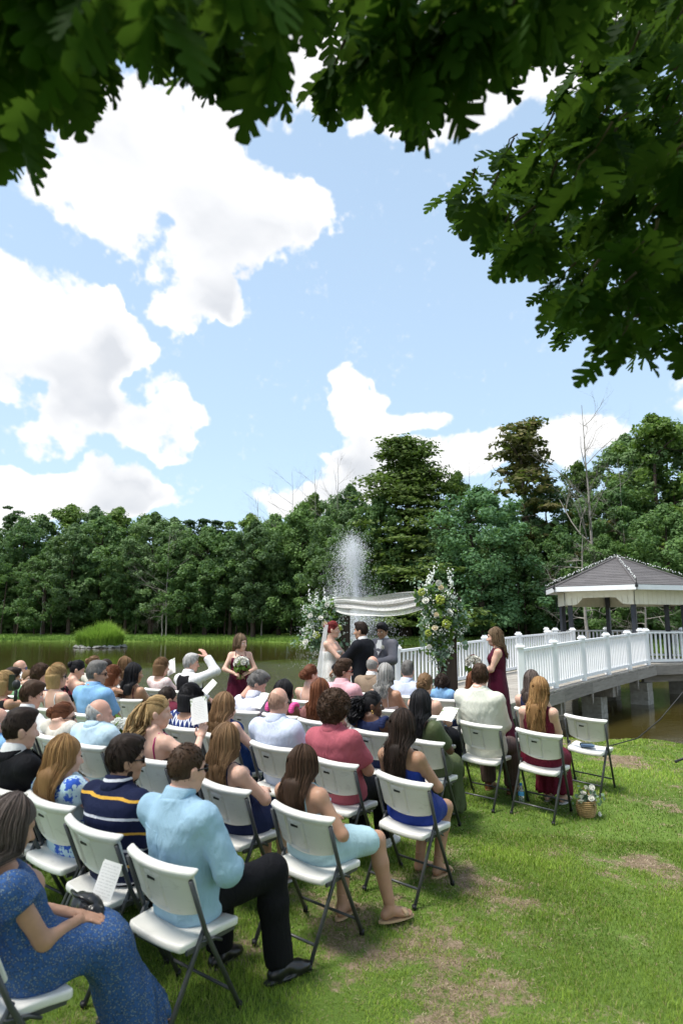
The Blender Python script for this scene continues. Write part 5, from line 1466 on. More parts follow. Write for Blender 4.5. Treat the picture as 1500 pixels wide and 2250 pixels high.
class Figure:
    """joints and shared SDF pieces of one body"""
    def __init__(s, sex, J, b=1.0, h=.017):
        s.sex, s.J, s.b, s.h = sex, J, b, h
        s.P, s.Sh, s.C, s.R = [np.array(v, float) for v in (J['P'], J['Sh'], J['C'], J['R'])]
        s.hs = J.get('hs', 1.0)
        s.axis = nrm(s.Sh - s.P); s.right = nrm(np.array(J.get('right', (1, 0, 0)), float) - s.axis * (s.axis @ np.array(J.get('right', (1, 0, 0)), float)))
        L = np.linalg.norm(s.Sh - s.P)
        t = np.array(TORSO[sex if sex in 'mf' else 'f'], float); sc = L / .55
        t[:, 0] *= sc; w = J.get('w', 1.0)
        k = np.clip(1 - (t[:, 0] / sc - .52) / .08, 0, 1)
        t[:, 1] *= 1 + (b * w - 1) * k; t[:, 2] *= 1 + (b * w - 1) * k
        s.prof = t
        s.pad = J.get('al', 1.0)
    def bounds(s):
        pts = np.array([s.P, s.Sh, s.C, *s.J['sh'], *s.J['el'], *s.J['wr'], *s.J['hip'], *s.J['kn'], *s.J['an']])
        return pts.min(0) - .26, pts.max(0) + .26
    def field(s, h=None): lo, hi = s.bounds(); return Field(lo, hi, h or s.h)
    def torso(s, f, off=0, w0=None, w1=None, k=.03): f.loft(s.P, s.axis, s.right, s.prof, off, w0, w1, k)
    def arm(s, f, i, off=0, upto=2.0, k=.03, loose=0.0):
        a, e, w = s.J['sh'][i], s.J['el'][i], s.J['wr'][i]; m = (1.0 if s.sex == 'm' else .84) * s.pad
        rs, re, rw = .056 * m, .043 * m, .029 * (1.0 if s.sex == 'm' else .88)
        f.ell(a, (rs + off + .004,) * 3, k=max(k, .04))
        if upto <= 1:
            c = np.array(a) + (np.array(e) - np.array(a)) * upto; f.cone(a, c, rs + off, rs + (re - rs) * upto + off + loose, k, cut=True)
        else:
            f.cone(a, e, rs + off, re + off + loose * .4, k)
            t = upto - 1; c = np.array(e) + (np.array(w) - np.array(e)) * t
            f.cone(e, c, re + off + loose * .4, re + (rw - re) * t + off + loose, k * .8, cut=True)
    def leg(s, f, i, off=0, upto=2.0, k=.035, loose=0.0):
        a, n, d = s.J['hip'][i], s.J['kn'][i], s.J['an'][i]; m = (1.0 if s.sex == 'm' else .98) * s.b ** .5 * s.J.get('lw', 1.0)
        rh, rk, ra = .083 * m, .056 * m, .038 * m
        f.cone(a, n, rh + off, rk + off + loose * .6, k)
        if upto > 1:
            a_, d_ = np.array(n, float), np.array(d, float); mid = a_ + (d_ - a_) * .35 + np.array([0, -.012, 0])
            f.cone(a_, mid, rk + off + loose * .6, rk * .97 + off + loose * .8, k * .7)
            t = upto - 1
            e = mid + (d_ - mid) * min(1, (t - .35) / .65) if t > .35 else mid
            f.cone(mid, e, rk * .97 + off + loose * .8, ra + off + loose, k * .7, cut=True)

def put_piece(parts, piece, R, o, sc=1.0, mirror=False):
    V, Q = piece; V = V * sc
    if mirror: V = V * np.array([-1, 1, 1]); Q = Q[:, ::-1]
    parts.append((V @ np.array(R).T + np.array(o), Q))
def joined(parts):
    V, Q, n = [], [], 0
    for v, q in parts:
        V.append(v); Q.append(q + n); n += len(v)
    return np.concatenate(V), np.concatenate(Q)

def hand_frame(el, wr, i, palm):
    y = nrm(np.array(wr) - np.array(el)); z = -nrm(np.array(palm, float)); z = nrm(z - y * (z @ y)); x = np.cross(y, z)
    return np.stack([x, y, z], 1)

def make_body(fig, skin, par, hands=('relax', 'relax'), palms=((0, 0, -1), (0, 0, -1)), feet=(), handdir=(None, None)):
    f = fig.field()
    fig.torso(f)
    f.cone(fig.Sh - fig.axis * .03, fig.C - fig.R[:, 2] * .05 * fig.hs - fig.R[:, 1] * .02, .058 * (1 if fig.sex == 'm' else .84), .052 * (1 if fig.sex == 'm' else .86), .04)
    for i in (0, 1):
        fig.arm(f, i); fig.leg(f, i)
        if fig.sex == 'f':
            f.ell(fig.P + fig.axis * (.40 * fig.prof[-1, 0] / .65) + fig.right * (.062 * (1 if i else -1)) + np.cross(fig.axis, fig.right) * (.085 * fig.b), (.055, .05, .055), k=.05)
    V, Q = f.nets(); V = smooth_mesh(V, Q, 1, .4)
    parts = [(V, Q)]
    put_piece(parts, HEADS[fig.sex], fig.R, fig.C, fig.hs)
    for i in (0, 1):
        el, wr = fig.J['el'][i], fig.J['wr'][i]
        d = handdir[i]
        fr = hand_frame(el, wr, i, palms[i]) if d is None else hand_frame(np.array(wr) - np.array(d), wr, i, palms[i])
        put_piece(parts, HANDS[hands[i]], fr, wr, (1.0 if fig.sex == 'm' else .9) * (.85 if fig.sex == 'c' else 1), mirror=(i == 0))
    for i in feet:
        put_piece(parts, FOOT, rot3(fig.J['toe'][i]), fig.J['an'][i], .94, mirror=(i == 0))
    V, Q = joined(parts)
    return obj('body', mesh_np('body', V, Q, True, (SKIN[skin],)), par)

def garment(name, f, mat, par, warp=(.004, 26), seed=0, it=1):
    if warp: f.warp(warp[0], warp[1], seed)
    V, Q = f.nets()
    if len(V) == 0: return None
    V = smooth_mesh(V, Q, it, .4)
    return obj(name, mesh_np(name, V, Q, True, (mat,)), par)

# ---- hair ----------------------------------------------------------------------------------
def hairline(Q, lift=0.0, nape=0.0):
    """signed: negative inside the hairy part of a head-local point set"""
    X, Y, Z = Q
    a = -(-.75 * Y + .66 * Z) - .018 + lift
    return a - nape * np.clip(-Y, 0, 1)
def cap_field(style, seed=0):
    r = np.random.default_rng(seed)
    th = dict(buzz=.006, short=.014, fade=.010, neat=.017, fringe=.0075, tied=.012, curly=.030, afro=.055, boy=.018, long=.016, bob=.026, quiff=.016)[style]
    m = .06 if style in ('afro', 'curly', 'bob') else .04
    f = Field((-.085 - m, -.115 - m, -.16), (.085 + m, .10 + m, .155 + m), .0072)
    X, Y, Z = f.pts((slice(None),) * 3)
    sx, sy, sz = .074 + th * .8, .094 + th * .8, .100 + th
    cy, cz = -.010, .032
    k0 = np.sqrt((X / sx) ** 2 + ((Y - cy) / sy) ** 2 + ((Z - cz) / sz) ** 2); k1 = np.sqrt((X / sx ** 2) ** 2 + ((Y - cy) / sy ** 2) ** 2 + ((Z - cz) / sz ** 2) ** 2) + 1e-9
    d = k0 * (k0 - 1) / k1
    if style in ('short', 'neat', 'boy', 'quiff', 'fade'):
        ex = .010 if style != 'quiff' else .022
        top = np.sqrt(X ** 2 / .060 ** 2 + (Y - .015) ** 2 / .085 ** 2 + (Z - .105 - ex) ** 2 / .034 ** 2) - 1
        top = top * .034
        h = np.clip(.5 + .5 * (d - top) / .03, 0, 1); d = d * (1 - h) + top * h - .03 * h * (1 - h)
    # hair direction noise
    ph = np.arctan2(X, -(Y - cy))
    if style in ('curly', 'afro'):
        w = np.sin(X * 150 + 2 * np.sin(Y * 90)) * np.sin(Y * 140 + 2 * np.sin(Z * 80)) * np.sin(Z * 150 + 2 * np.sin(X * 90)); d = d - (.009 if style == 'afro' else .007) * w
        w2 = np.sin(X * 52 + 1) * np.sin(Y * 48 + 2) * np.sin(Z * 55); d = d - .012 * w2
    elif style in ('short', 'neat', 'boy', 'quiff'):
        w = np.sin(X * 210 + 1.5 * np.sin(Z * 60 + Y * 30)) * .5 + np.sin((X * 1.2 + Z) * 130 + Y * 40) * .5; d = d - .0028 * w
    else: d = d - .0012 * np.sin(X * 230 + 2 * np.sin(Y * 70))
    hl = hairline((X, Y, Z), {'buzz': 0, 'fringe': .002, 'afro': -.010, 'curly': -.008, 'bob': -.004, 'long': .0, 'tied': .002}.get(style, 0), {'bob': .3}.get(style, 0))
    if style in ('long', 'bob', 'tied'): hl = np.minimum(hl, np.maximum(Y + .012, -(Z + .075)))       # closes over the ears and the nape
    if style == 'fringe': hl = np.maximum(hl, (Z - .062) * .7 + (Y + .050) * .55 - .25 * np.clip(np.abs(X) - .055, 0, 1))
    if style == 'bob': hl = np.minimum(hl, np.maximum(Y - .022, -.11 - Z))
    d = np.maximum(d, hl)
    if style == 'bob':
        bb = np.maximum(np.sqrt((X / .098) ** 2 + ((Y + .03) / .095) ** 2) - 1, 0) * .09
        sk = np.sqrt((X / .096) ** 2 + ((Y + .026) / .098) ** 2) - 1
        sk = np.maximum(sk * .09, np.maximum(Z - .03, -.12 - Z)); sk = np.maximum(sk, Y - .02)
        h = np.clip(.5 + .5 * (d - sk) / .04, 0, 1); d = d * (1 - h) + sk * h - .04 * h * (1 - h); d = d - .003 * np.sin(ph * 40)
    f.F = d.astype(np.float32)
    V, Q = f.nets(); return smooth_mesh(V, Q, 1, .35), Q
_caps = {}
def cap(style):
    if style not in _caps: _caps[style] = cap_field(style)
    return _caps[style]

def strand_mesh(paths, rads, tones, n=4):
    """many tapered locks as one mesh; paths (m, k, 3)"""
    paths = np.asarray(paths, float); m, k, _ = paths.shape
    T = np.gradient(paths, axis=1); T /= np.linalg.norm(T, axis=2, keepdims=True) + 1e-9
    up = np.tile(np.array([.3, .2, 1.0]), (m, k, 1)); side = np.cross(T, up); side /= np.linalg.norm(side, axis=2, keepdims=True) + 1e-9
    N = np.cross(side, T)
    prof = np.sin(np.linspace(.25, 1, k) * pi) ** .5 * .85 + .15; prof[-1] = .12
    R = np.asarray(rads)[:, None, None] * prof[None, :, None]
    ring = []
    for q in range(n):
        a = 2 * pi * q / n; ring.append(paths + R * (cos(a) * side + .6 * sin(a) * N))
    V = np.stack(ring, 2)                                                   # m,k,n,3
    i, j, q = np.meshgrid(np.arange(m), np.arange(k - 1), np.arange(n), indexing='ij')
    b = (i * k + j) * n; F = np.stack([b + q, b + (q + 1) % n, b + n + (q + 1) % n, b + n + q], -1).reshape(-1, 4)
    return V.reshape(-1, 3), F, np.repeat(tones, k * n)

def make_hair(fig, style, color, par, length=.3, wave=.0, seed=0, n=150, side=0.0, spread=1.0):
    r = np.random.default_rng(seed + 3); R, C, hs = fig.R, fig.C, fig.hs; mat = hmat(color)
    base = {'bun': 'tied', 'pony': 'tied', 'updo': 'tied', 'locs': 'long', 'halfup': 'long'}.get(style, style)
    parts = []; put_piece(parts, cap(base), R, C, hs * 1.01); tones = [np.clip(r.normal(.45, .06, len(parts[0][0])), 0, 1)]
    def local(p): return np.asarray(p) * hs @ R.T + C
    def back_y(z):                                                           # where the back's surface is at a height
        w = (z - fig.P[2]) / max(fig.axis[2], .3)
        D = np.interp(w, fig.prof[:, 0], fig.prof[:, 2]); y = fig.P[1] + fig.axis[1] * w - D - .022
        return max(y, -.050 - .466 * (z - .558)) if fig.J.get('chair') and z < .88 else y
    if style in ('long', 'halfup', 'locs'):
        k = 12
        ph = r.uniform(-2.05, 2.05, n) * spread; ph = np.where(np.abs(ph) > 2.25, 2.2 * np.sign(ph), ph)
        L = length * r.uniform(.82, 1.06, n) * (1 - .12 * np.abs(ph) / 2)
        lay = r.uniform(.96, 1.10, n)
        P = np.zeros((n, k, 3)); f01 = np.linspace(0, 1, k)
        xs, ys = np.sin(ph), -np.cos(ph)
        top = np.stack([.10 * xs + r.normal(0, .012, n), -.03 + .03 * ys, np.full(n, .142)], -1)
        for j in range(k):
            f = f01[j]
            if f < .38:                                                      # over the skull
                t = f / .38 * 1.45 + .12
                q = np.stack([.088 * xs * np.sin(t) * lay, -.014 + .110 * ys * np.sin(t) * lay, .030 + .116 * np.cos(t) * lay], -1)
                P[:, j] = local(q)
            else:
                g_ = (f - .38) / .62
                q0 = np.stack([.088 * xs * lay, -.014 + .108 * ys * lay, np.full(n, .030)], -1); w0 = local(q0)
                dz = g_ * (L + .06)
                z = w0[:, 2] - dz
                by = np.array([back_y(v) for v in z])
                x = w0[:, 0] + (fig.Sh[0] + (w0[:, 0] - C[0]) * (1.15 - .35 * g_) + side * g_ - w0[:, 0]) * min(1, g_ * 1.6)
                y_free = w0[:, 1] + (-.02 - .03 * (1 - np.abs(xs))) * g_
                depth = .045 * (1 - np.abs(xs) ** 1.5) * (1 - .5 * g_) * (lay - .93) * 9
                y = np.where(z < fig.Sh[2] + .07, np.minimum(y_free, by - depth * .4), y_free)
                if fig.J.get('chair'): y = np.where(z < .87, np.maximum(y, -.062 - .466 * (z - .558)), y)
                tt = min(1, g_ * 2.2); y = y_free * (1 - tt) + y * tt
                P[:, j] = np.stack([x, y, z], -1)
            if wave: 
                a_ = wave * max(0, f - .25) * 1.3; pp = r.permutation(1)  # placeholder keeps the stream steady
                P[:, j, 0] += a_ * np.sin(f * 21 + ph * 4 + lay * 40); P[:, j, 1] += a_ * .6 * np.cos(f * 19 + ph * 5 + lay * 30)
        if style == 'locs': rad = r.uniform(.007, .011, n)
        else: rad = r.uniform(.0045, .0085, n) * (.62 if n > 600 else 1)
        P[:, :, :] += r.normal(0, .003, (n, 1, 3))
        fly = r.random(n) < .16; rad = np.where(fly, .0016, rad); ff = f01[None, :, None] ** 1.5
        P += np.where(fly, 1.0, 0.0)[:, None, None] * ff * np.stack([xs * r.uniform(0, .035, n), -np.abs(r.normal(0, .014, n)), r.normal(0, .01, n)], -1)[:, None, :]
        V, F, t = strand_mesh(P, rad, np.clip(r.normal(.5, .2, n), 0, 1)); parts.append((V, F)); tones.append(t)
        # inner mass so nothing shows through
        f = Field(C - np.array([.22, .34, length + .32]), C + np.array([.22, .12, .14]), .013)
        zs = np.linspace(.02, length * .84 + .05, 7); cen0 = local((0, -.03, .02))
        for a, b in zip(zs[:-1], zs[1:]):
            def cpt(d):
                z = cen0[2] - d; g_ = d / (length + .06); y = min(cen0[1], back_y(z) + .012) if z < fig.Sh[2] + .07 else cen0[1]
                return np.array([C[0] + (fig.Sh[0] + side * g_ - C[0]) * min(1, g_ * 1.6), y, z])
            f.ell((cpt(a) + cpt(b)) / 2, (.074 * spread * (1.15 - .45 * b / (length + .1)), .040 * (1.3 - .7 * b / (length + .1)), (b - a) * .9), k=.03)
        V, Q = f.nets()
        if len(V): parts.append((smooth_mesh(V, Q, 1, .4), Q)); tones.append(np.full(len(V), .3))
    elif style in ('pony',):
        k = 9; n2 = n; a0 = local((side * .3, -.105, .055)); P = np.zeros((n2, k, 3)); d0 = r.normal(0, 1, (n2, 3))
        for j in range(k):
            f = j / (k - 1); fat = .028 + .040 * sin(min(1, f * 1.3) * pi) * (1.6 if wave > .02 else 1)
            c = a0 + R @ np.array([side * f, -.055 * sin(f * 2.2), 0]) * hs + np.array([0, 0, .01 - f * length]); zz = c[2]
            if zz < fig.Sh[2] + .05: c[1] = min(c[1], back_y(zz) - .015)
            P[:, j] = c + d0 * fat * np.array([.55, .45, .3])
            if wave: P[:, j] += wave * np.stack([np.sin(f * 24 + d0[:, 0] * 9), np.cos(f * 22 + d0[:, 1] * 9), 0 * d0[:, 0]], -1)
        V, F, t = strand_mesh(P, r.uniform(.007, .013, n2), np.clip(r.normal(.5, .2, n2), 0, 1)); parts.append((V, F)); tones.append(t)
        # locks combed back to the tie
        m = 70; ph = r.uniform(-2.3, 2.3, m); P = np.zeros((m, 6, 3)); st_ = np.stack([.082 * np.sin(ph), .02 - .03 * np.cos(ph) + .05 * np.cos(ph * .6), .06 + .06 * np.cos(ph * .7)], -1)
        for j in range(6):
            f = j / 5; q = st_ * (1 - f) + np.array([side * .3, -.105, .055]) * f; s_ = np.sqrt((q[:, 0] / .086) ** 2 + ((q[:, 1] + .010) / .108) ** 2 + ((q[:, 2] - .032) / .116) ** 2); q = q / s_[:, None] * 1.0 + 0 if False else (q - np.array([0, -.01, .032])) / s_[:, None] + np.array([0, -.01, .032]); P[:, j] = local(q)
        V, F, t = strand_mesh(P, np.full(m, .006), np.clip(r.normal(.5, .2, m), 0, 1)); parts.append((V, F)); tones.append(t)
    elif style in ('bun', 'updo'):
        m = 90; k = 10; P = np.zeros((m, k, 3)); cen = np.array([side * .3, -.118, .045 if style == 'bun' else .0]); rr_ = .040 if style == 'bun' else .052
        for i in range(m):
            ax = nrm(r.normal(size=3)); u = nrm(np.cross(ax, r.normal(size=3))); v = np.cross(ax, u); a0 = r.random() * 6.28; off_ = ax * r.uniform(-.6, .6) * rr_; q = math.sqrt(max(.05, 1 - (np.linalg.norm(off_) / rr_) ** 2)) * rr_ * r.uniform(.85, 1.1)
            for j in range(k):
                a = a0 + j / (k - 1) * 3.0; pt = cen + off_ + (u * cos(a) + v * sin(a)) * q * np.array([1.25 if style == 'updo' else 1, .7, 1.1]); P[i, j] = local(pt)
        V, F, t = strand_mesh(P, r.uniform(.005, .010, m), np.clip(r.normal(.5, .22, m), 0, 1)); parts.append((V, F)); tones.append(t)
        f = Field(C - .2, C + .2, .012); f.ell(local(cen), (rr_ * .9,) * 3, k=.01); V, Q = f.nets(); parts.append((V, Q)); tones.append(np.full(len(V), .3))
        m = 60; ph = r.uniform(-2.3, 2.3, m); P = np.zeros((m, 6, 3)); st_ = np.stack([.082 * np.sin(ph), .03 - .03 * np.cos(ph) + .05 * np.cos(ph * .6), .05 + .07 * np.cos(ph * .7)], -1)
        for j in range(6):
            f = j / 5; q = st_ * (1 - f) + cen * f; o = np.array([0, -.01, .032]); s_ = np.sqrt(((q[:, 0]) / .087) ** 2 + ((q[:, 1] + .01) / .109) ** 2 + ((q[:, 2] - .032) / .117) ** 2); q = (q - o) / s_[:, None] + o; P[:, j] = local(q)
        V, F, t = strand_mesh(P, np.full(m, .0065), np.clip(r.normal(.5, .22, m), 0, 1)); parts.append((V, F)); tones.append(t)
    elif style in ('afro', 'curly'):
        m = 420 if style == 'afro' else 240; k = 8; d = r.normal(size=(m * 2, 3)); d /= np.linalg.norm(d, axis=1)[:, None]
        th = .05 if style == 'afro' else .028; q = np.array([0, -.010, .032]) + d * np.array([.074 + th, .094 + th, .100 + th]); ok = hairline((q[:, 0], q[:, 1], q[:, 2]), -.006) < .0; q, d = q[ok][:m], d[ok][:m]; m = len(q)
        P = np.zeros((m, k, 3)); u = np.cross(d, r.normal(size=(m, 3))); u /= np.linalg.norm(u, axis=1)[:, None]; v = np.cross(d, u); cr = r.uniform(.008, .015, m)[:, None]
        for j in range(k):
            a = j / (k - 1) * 6.5; P[:, j] = local(q + d * (j / (k - 1) * .016 - .004) + (u * cos(a) + v * sin(a)) * cr)
        V, F, t = strand_mesh(P, r.uniform(.0028, .0046, m), np.clip(r.normal(.55, .22, m), 0, 1), 3); parts.append((V, F)); tones.append(t)
    elif style in ('short', 'neat', 'quiff', 'boy', 'buzz', 'fade', 'fringe', 'bob'):
        # fine locks laid over the cap from the crown outwards
        m = {'buzz': 260, 'fade': 260, 'fringe': 120, 'bob': 420}.get(style, 320); k = 5; th = {'buzz': .008, 'fade': .012, 'fringe': .009, 'bob': .030}.get(style, .020)
        d = r.normal(size=(m * 2, 3)); d /= np.linalg.norm(d, axis=1)[:, None]
        o = np.array([0, -.010, .032]); S_ = np.array([.074 + th * .8, .094 + th * .8, .100 + th]); q = o + d * S_
        ok = hairline((q[:, 0], q[:, 1], q[:, 2])) < -.006
        if style == 'fringe': ok &= ((q[:, 2] - .062) * .7 + (q[:, 1] + .05) * .55 < -.004)
        q, d = q[ok][:m], d[ok][:m]; m = len(q); crown = np.array([0, -.07, .12]); fl = q - crown; fl -= d * (fl * d).sum(1)[:, None]; fl /= np.linalg.norm(fl, axis=1)[:, None] + 1e-6
        if style == 'quiff': fl = fl * .4 + np.array([.05, .9, .45])
        fl = fl + r.normal(0, .25, (m, 3)); ln = {'buzz': .014, 'fade': .020, 'fringe': .022, 'bob': .08}.get(style, .034); P = np.zeros((m, k, 3))
        for j in range(k):
            f = j / (k - 1); p = q + fl * ln * (f - .3) + np.array([0, 0, -.2 * ln * f * f]); s_ = np.sqrt((((p - o) / S_) ** 2).sum(1)); P[:, j] = local((p - o) / s_[:, None] * (1 + .035 * f) + o) if style != 'quiff' else local((p - o) / s_[:, None] * (1 + .10 * f) + o)
        V, F, t = strand_mesh(P, r.uniform(.0022, .0042, m) * (1.5 if style == 'bob' else 1), np.clip(r.normal(.5, .22, m), 0, 1), 3); parts.append((V, F)); tones.append(t)
    V, Q = joined(parts); me = mesh_np('hair', V, Q, True, (mat,)); vattr(me, 'tone', np.concatenate(tones))
    return obj('hair', me, par)

EYE_ME = MB().ball((0, 0, 0), .0115, 10, 8).mesh('eye', True, M_EYE)
MOUTH_ME = MB().ball((0, 0, .004), (.019, .006, .0045), 10, 5).ball((0, -.001, -.005), (.016, .006, .005), 10, 5).mesh('mouth', True, M_LIPS)
_brows = {}
def face(fig, par, hair):
    R4 = Matrix([list(row) for row in fig.R]).to_4x4(); eul = R4.to_euler()
    def loc(p): return tuple(np.array(p) * fig.hs @ fig.R.T + fig.C)
    for s in (-1, 1): obj('eye', EYE_ME, par, loc=loc((s * .031, .078, .009)), rot=eul, scale=(fig.hs,) * 3)
    obj('mouth', MOUTH_ME, par, loc=loc((0, .090, -.058)), rot=eul, scale=(fig.hs,) * 3)
    if hair not in _brows: _brows[hair] = MB().tube([(-.020, 0, -.002), (-.004, .004, .003), (.014, -.002, -.001)], [.003, .0045, .002], 5).mesh('eyebrow', True, hmat(hair))
    for s in (-1, 1): obj('eyebrow', _brows[hair], par, loc=loc((s * .033, .090, .031)), rot=eul, scale=(s * fig.hs, fig.hs, fig.hs))
def beard(fig, par, color, full=True):
    f = Field(fig.C - .18, fig.C + .16, .008)
    for c, q in [((0, .045, -.090), (.040, .040, .032)), ((.045, .015, -.06), (.018, .030, .045)), ((-.045, .015, -.06), (.018, .030, .045)), ((0, .090, -.046), (.024, .010, .006))]:
        f.ell(np.array(c) * fig.hs @ fig.R.T + fig.C, np.array(q) * fig.hs * (1.06 if full else .98), fig.R, k=.02)
    f.warp(.003, 160, 4)
    V, Q = f.nets(); me = mesh_np('beard', smooth_mesh(V, Q), Q, True, (hmat(color),)); vattr(me, 'tone', np.full(len(V), .4)); return obj('beard', me, par)
def glasses(fig, par, lens, frame):
    mb = MB(); mb2 = MB()
    for s in (-1, 1):
        mb.ball((s * .034, .096, .006), (.027, .006, .020), 10, 6)
        mb2.tube([(s * .060, .092, .012), (s * .079, .04, .012), (s * .082, -.02, .004)], .0038, 5)
    mb2.tube([(-.012, .104, .012), (.012, .104, .012)], .003, 5); mb2.tube([(-.06, .094, .023), (-.03, .103, .026), (0, .104, .020), (.03, .103, .026), (.06, .094, .023)], .0028, 5)
    eul = Matrix([list(row) for row in fig.R]).to_euler()
    g_ = mb2.build('glasses', frame, par, smooth=True, loc=tuple(fig.C), rot=eul, scale=(fig.hs,) * 3)
    mb.build('lenses', lens, g_, smooth=True)
def earring(fig, par):
    eul = Matrix([list(row) for row in fig.R]).to_euler()
    for s in (-1, 1):
        a = np.linspace(0, 2 * pi, 13); MB().tube([(0, .012 * cos(t), .012 * sin(t)) for t in a], .0022, 5, cap=False).build('earring', M_GOLD, par, smooth=True, loc=tuple(np.array((s * .080, -.004, -.055)) * fig.hs @ fig.R.T + fig.C), rot=eul)

# ---- seated guest ---------------------------------------------------------------------------
def seated(sex, ztop, yaw=0, pitch=-.05, tilt=0, lean=0, sway=0, b=1.0, arms='lap', gzf=0.0, hs=None, tw=0, h=.017, legs='flat', kn_out=0.0):
    hs = hs or {'m': 1.0, 'f': .95, 'c': .92}[sex]
    hipz = .452 + .078 * b ** .5
    zsh = ztop - .305 * hs
    Ltor = np.clip(zsh - hipz, .36, .60); zsh = hipz + Ltor
    fy = .075 + .20 * max(0, b - 1.0)
    P = np.array([0, fy, hipz]); Sh = np.array([sway * .75, -.085 + fy - .075 + lean * .8, zsh])
    R = rot3(yaw, pitch, tilt); C = np.array([sway, Sh[1] + .035 + lean * .2, ztop - .132 * hs])
    sw = {'m': .172, 'f': .146, 'c': .125}[sex] * (b ** .6)
    rgt = np.array([cos(tw), sin(tw), 0])
    sh = [Sh - rgt * sw + np.array([0, 0, -.035]), Sh + rgt * sw + np.array([0, 0, -.035])]
    la = {'m': (.285, .26), 'f': (.262, .24), 'c': (.22, .20)}[sex]
    W = {'lap': ((-.07, .26, hipz + .145), (.07, .26, hipz + .145)), 'knees': ((-.12, .30, hipz + .12), (.12, .30, hipz + .12)), 'clasp': ((-.035, .28, hipz + .13), (.035, .29, hipz + .14)),
         'wide': ((-.16, .16, hipz + .13), (.16, .16, hipz + .13)), 'cross': ((.08, .13, hipz + .24), (-.08, .14, hipz + .21))}
    wr = [np.array(v, float) for v in W.get(arms if isinstance(arms, str) else 'lap')]
    hints = [np.array([-1, -.6, -.4]), np.array([1, -.6, -.4])]
    if isinstance(arms, dict):
        for i, v in arms.items():
            if i in (0, 1): wr[i] = np.array(v[0], float); hints[i] = np.array(v[1], float) if len(v) > 1 else hints[i]
    el = []
    for i in (0, 1):
        e, w = ik(sh[i], wr[i], *la, hints[i]); el.append(e); wr[i] = w
    hw = .088 * b ** .4
    hip = [np.array([-hw, .02 + fy, hipz - .005]), np.array([hw, .02 + fy, hipz - .005])]
    ky = {'m': .47, 'f': .44, 'c': .38}[sex]; kz = {'m': .50, 'f': .475, 'c': .45}[sex]
    ko = {'m': .135, 'f': .085, 'c': .09}[sex] + kn_out
    kn = [np.array([-ko, ky, kz + gzf * .5]), np.array([ko, ky, kz + gzf * .5])]
    an = [np.array([-ko * .95, ky + .03, .088 + gzf]), np.array([ko * .95, ky + .03, .088 + gzf])]
    if legs == 'tuck': an = [a + np.array([0, -.16, 0]) for a in an]
    if legs == 'stride': an[1] += np.array([.03, .14, 0]); kn[1] += np.array([.02, .02, .02]); an[0] += np.array([0, -.1, 0])
    return dict(P=P, Sh=Sh, C=C, R=R, hs=hs, sh=sh, el=el, wr=wr, hip=hip, kn=kn, an=an, right=rgt, toe=[.1, -.1], chair=True, w=1.0 if sex != 'c' else .8, al=1.0 if sex != 'c' else .8, lw=1.0 if sex != 'c' else .82)
# ---- clothes ---------------------------------------------------------------------------------
def sc_of(fig): return fig.prof[-1, 0] / (.66 if fig.sex == 'm' else .65)
def wuv(fig, X, Y, Z):
    X, Y, Z = X - fig.P[0], Y - fig.P[1], Z - fig.P[2]; n = np.cross(fig.axis, fig.right)
    d = lambda v: X * v[0] + Y * v[1] + Z * v[2]
    return d(fig.axis), d(fig.right), d(n)
def straps(fig, mat, par, x=.075, top=.43, r=.006, both=True):
    s = sc_of(fig); n = np.cross(fig.axis, fig.right); mb = MB()
    for sx in ((-1, 1) if both else (-1,)):
        pts = []
        for w, v in [(top, -1), (.50, -1), (.545, -.7), (.57, 0), (.545, .7), (.50, 1), (top, 1)]:
            W = np.interp(w * s, fig.prof[:, 0], fig.prof[:, 1]); D = np.interp(w * s, fig.prof[:, 0], fig.prof[:, 2])
            xx = x * (1.0 if w < .53 else .95); q = math.sqrt(max(0.05, 1 - min(.95, xx / W) ** 2)); pts.append(fig.P + fig.axis * (w * s + (.012 if abs(v) < .8 else 0)) + fig.right * sx * xx + n * v * (D * q + .008))
        mb.tube(pts, r, 6)
    return mb.build('strap', mat, par, smooth=True)

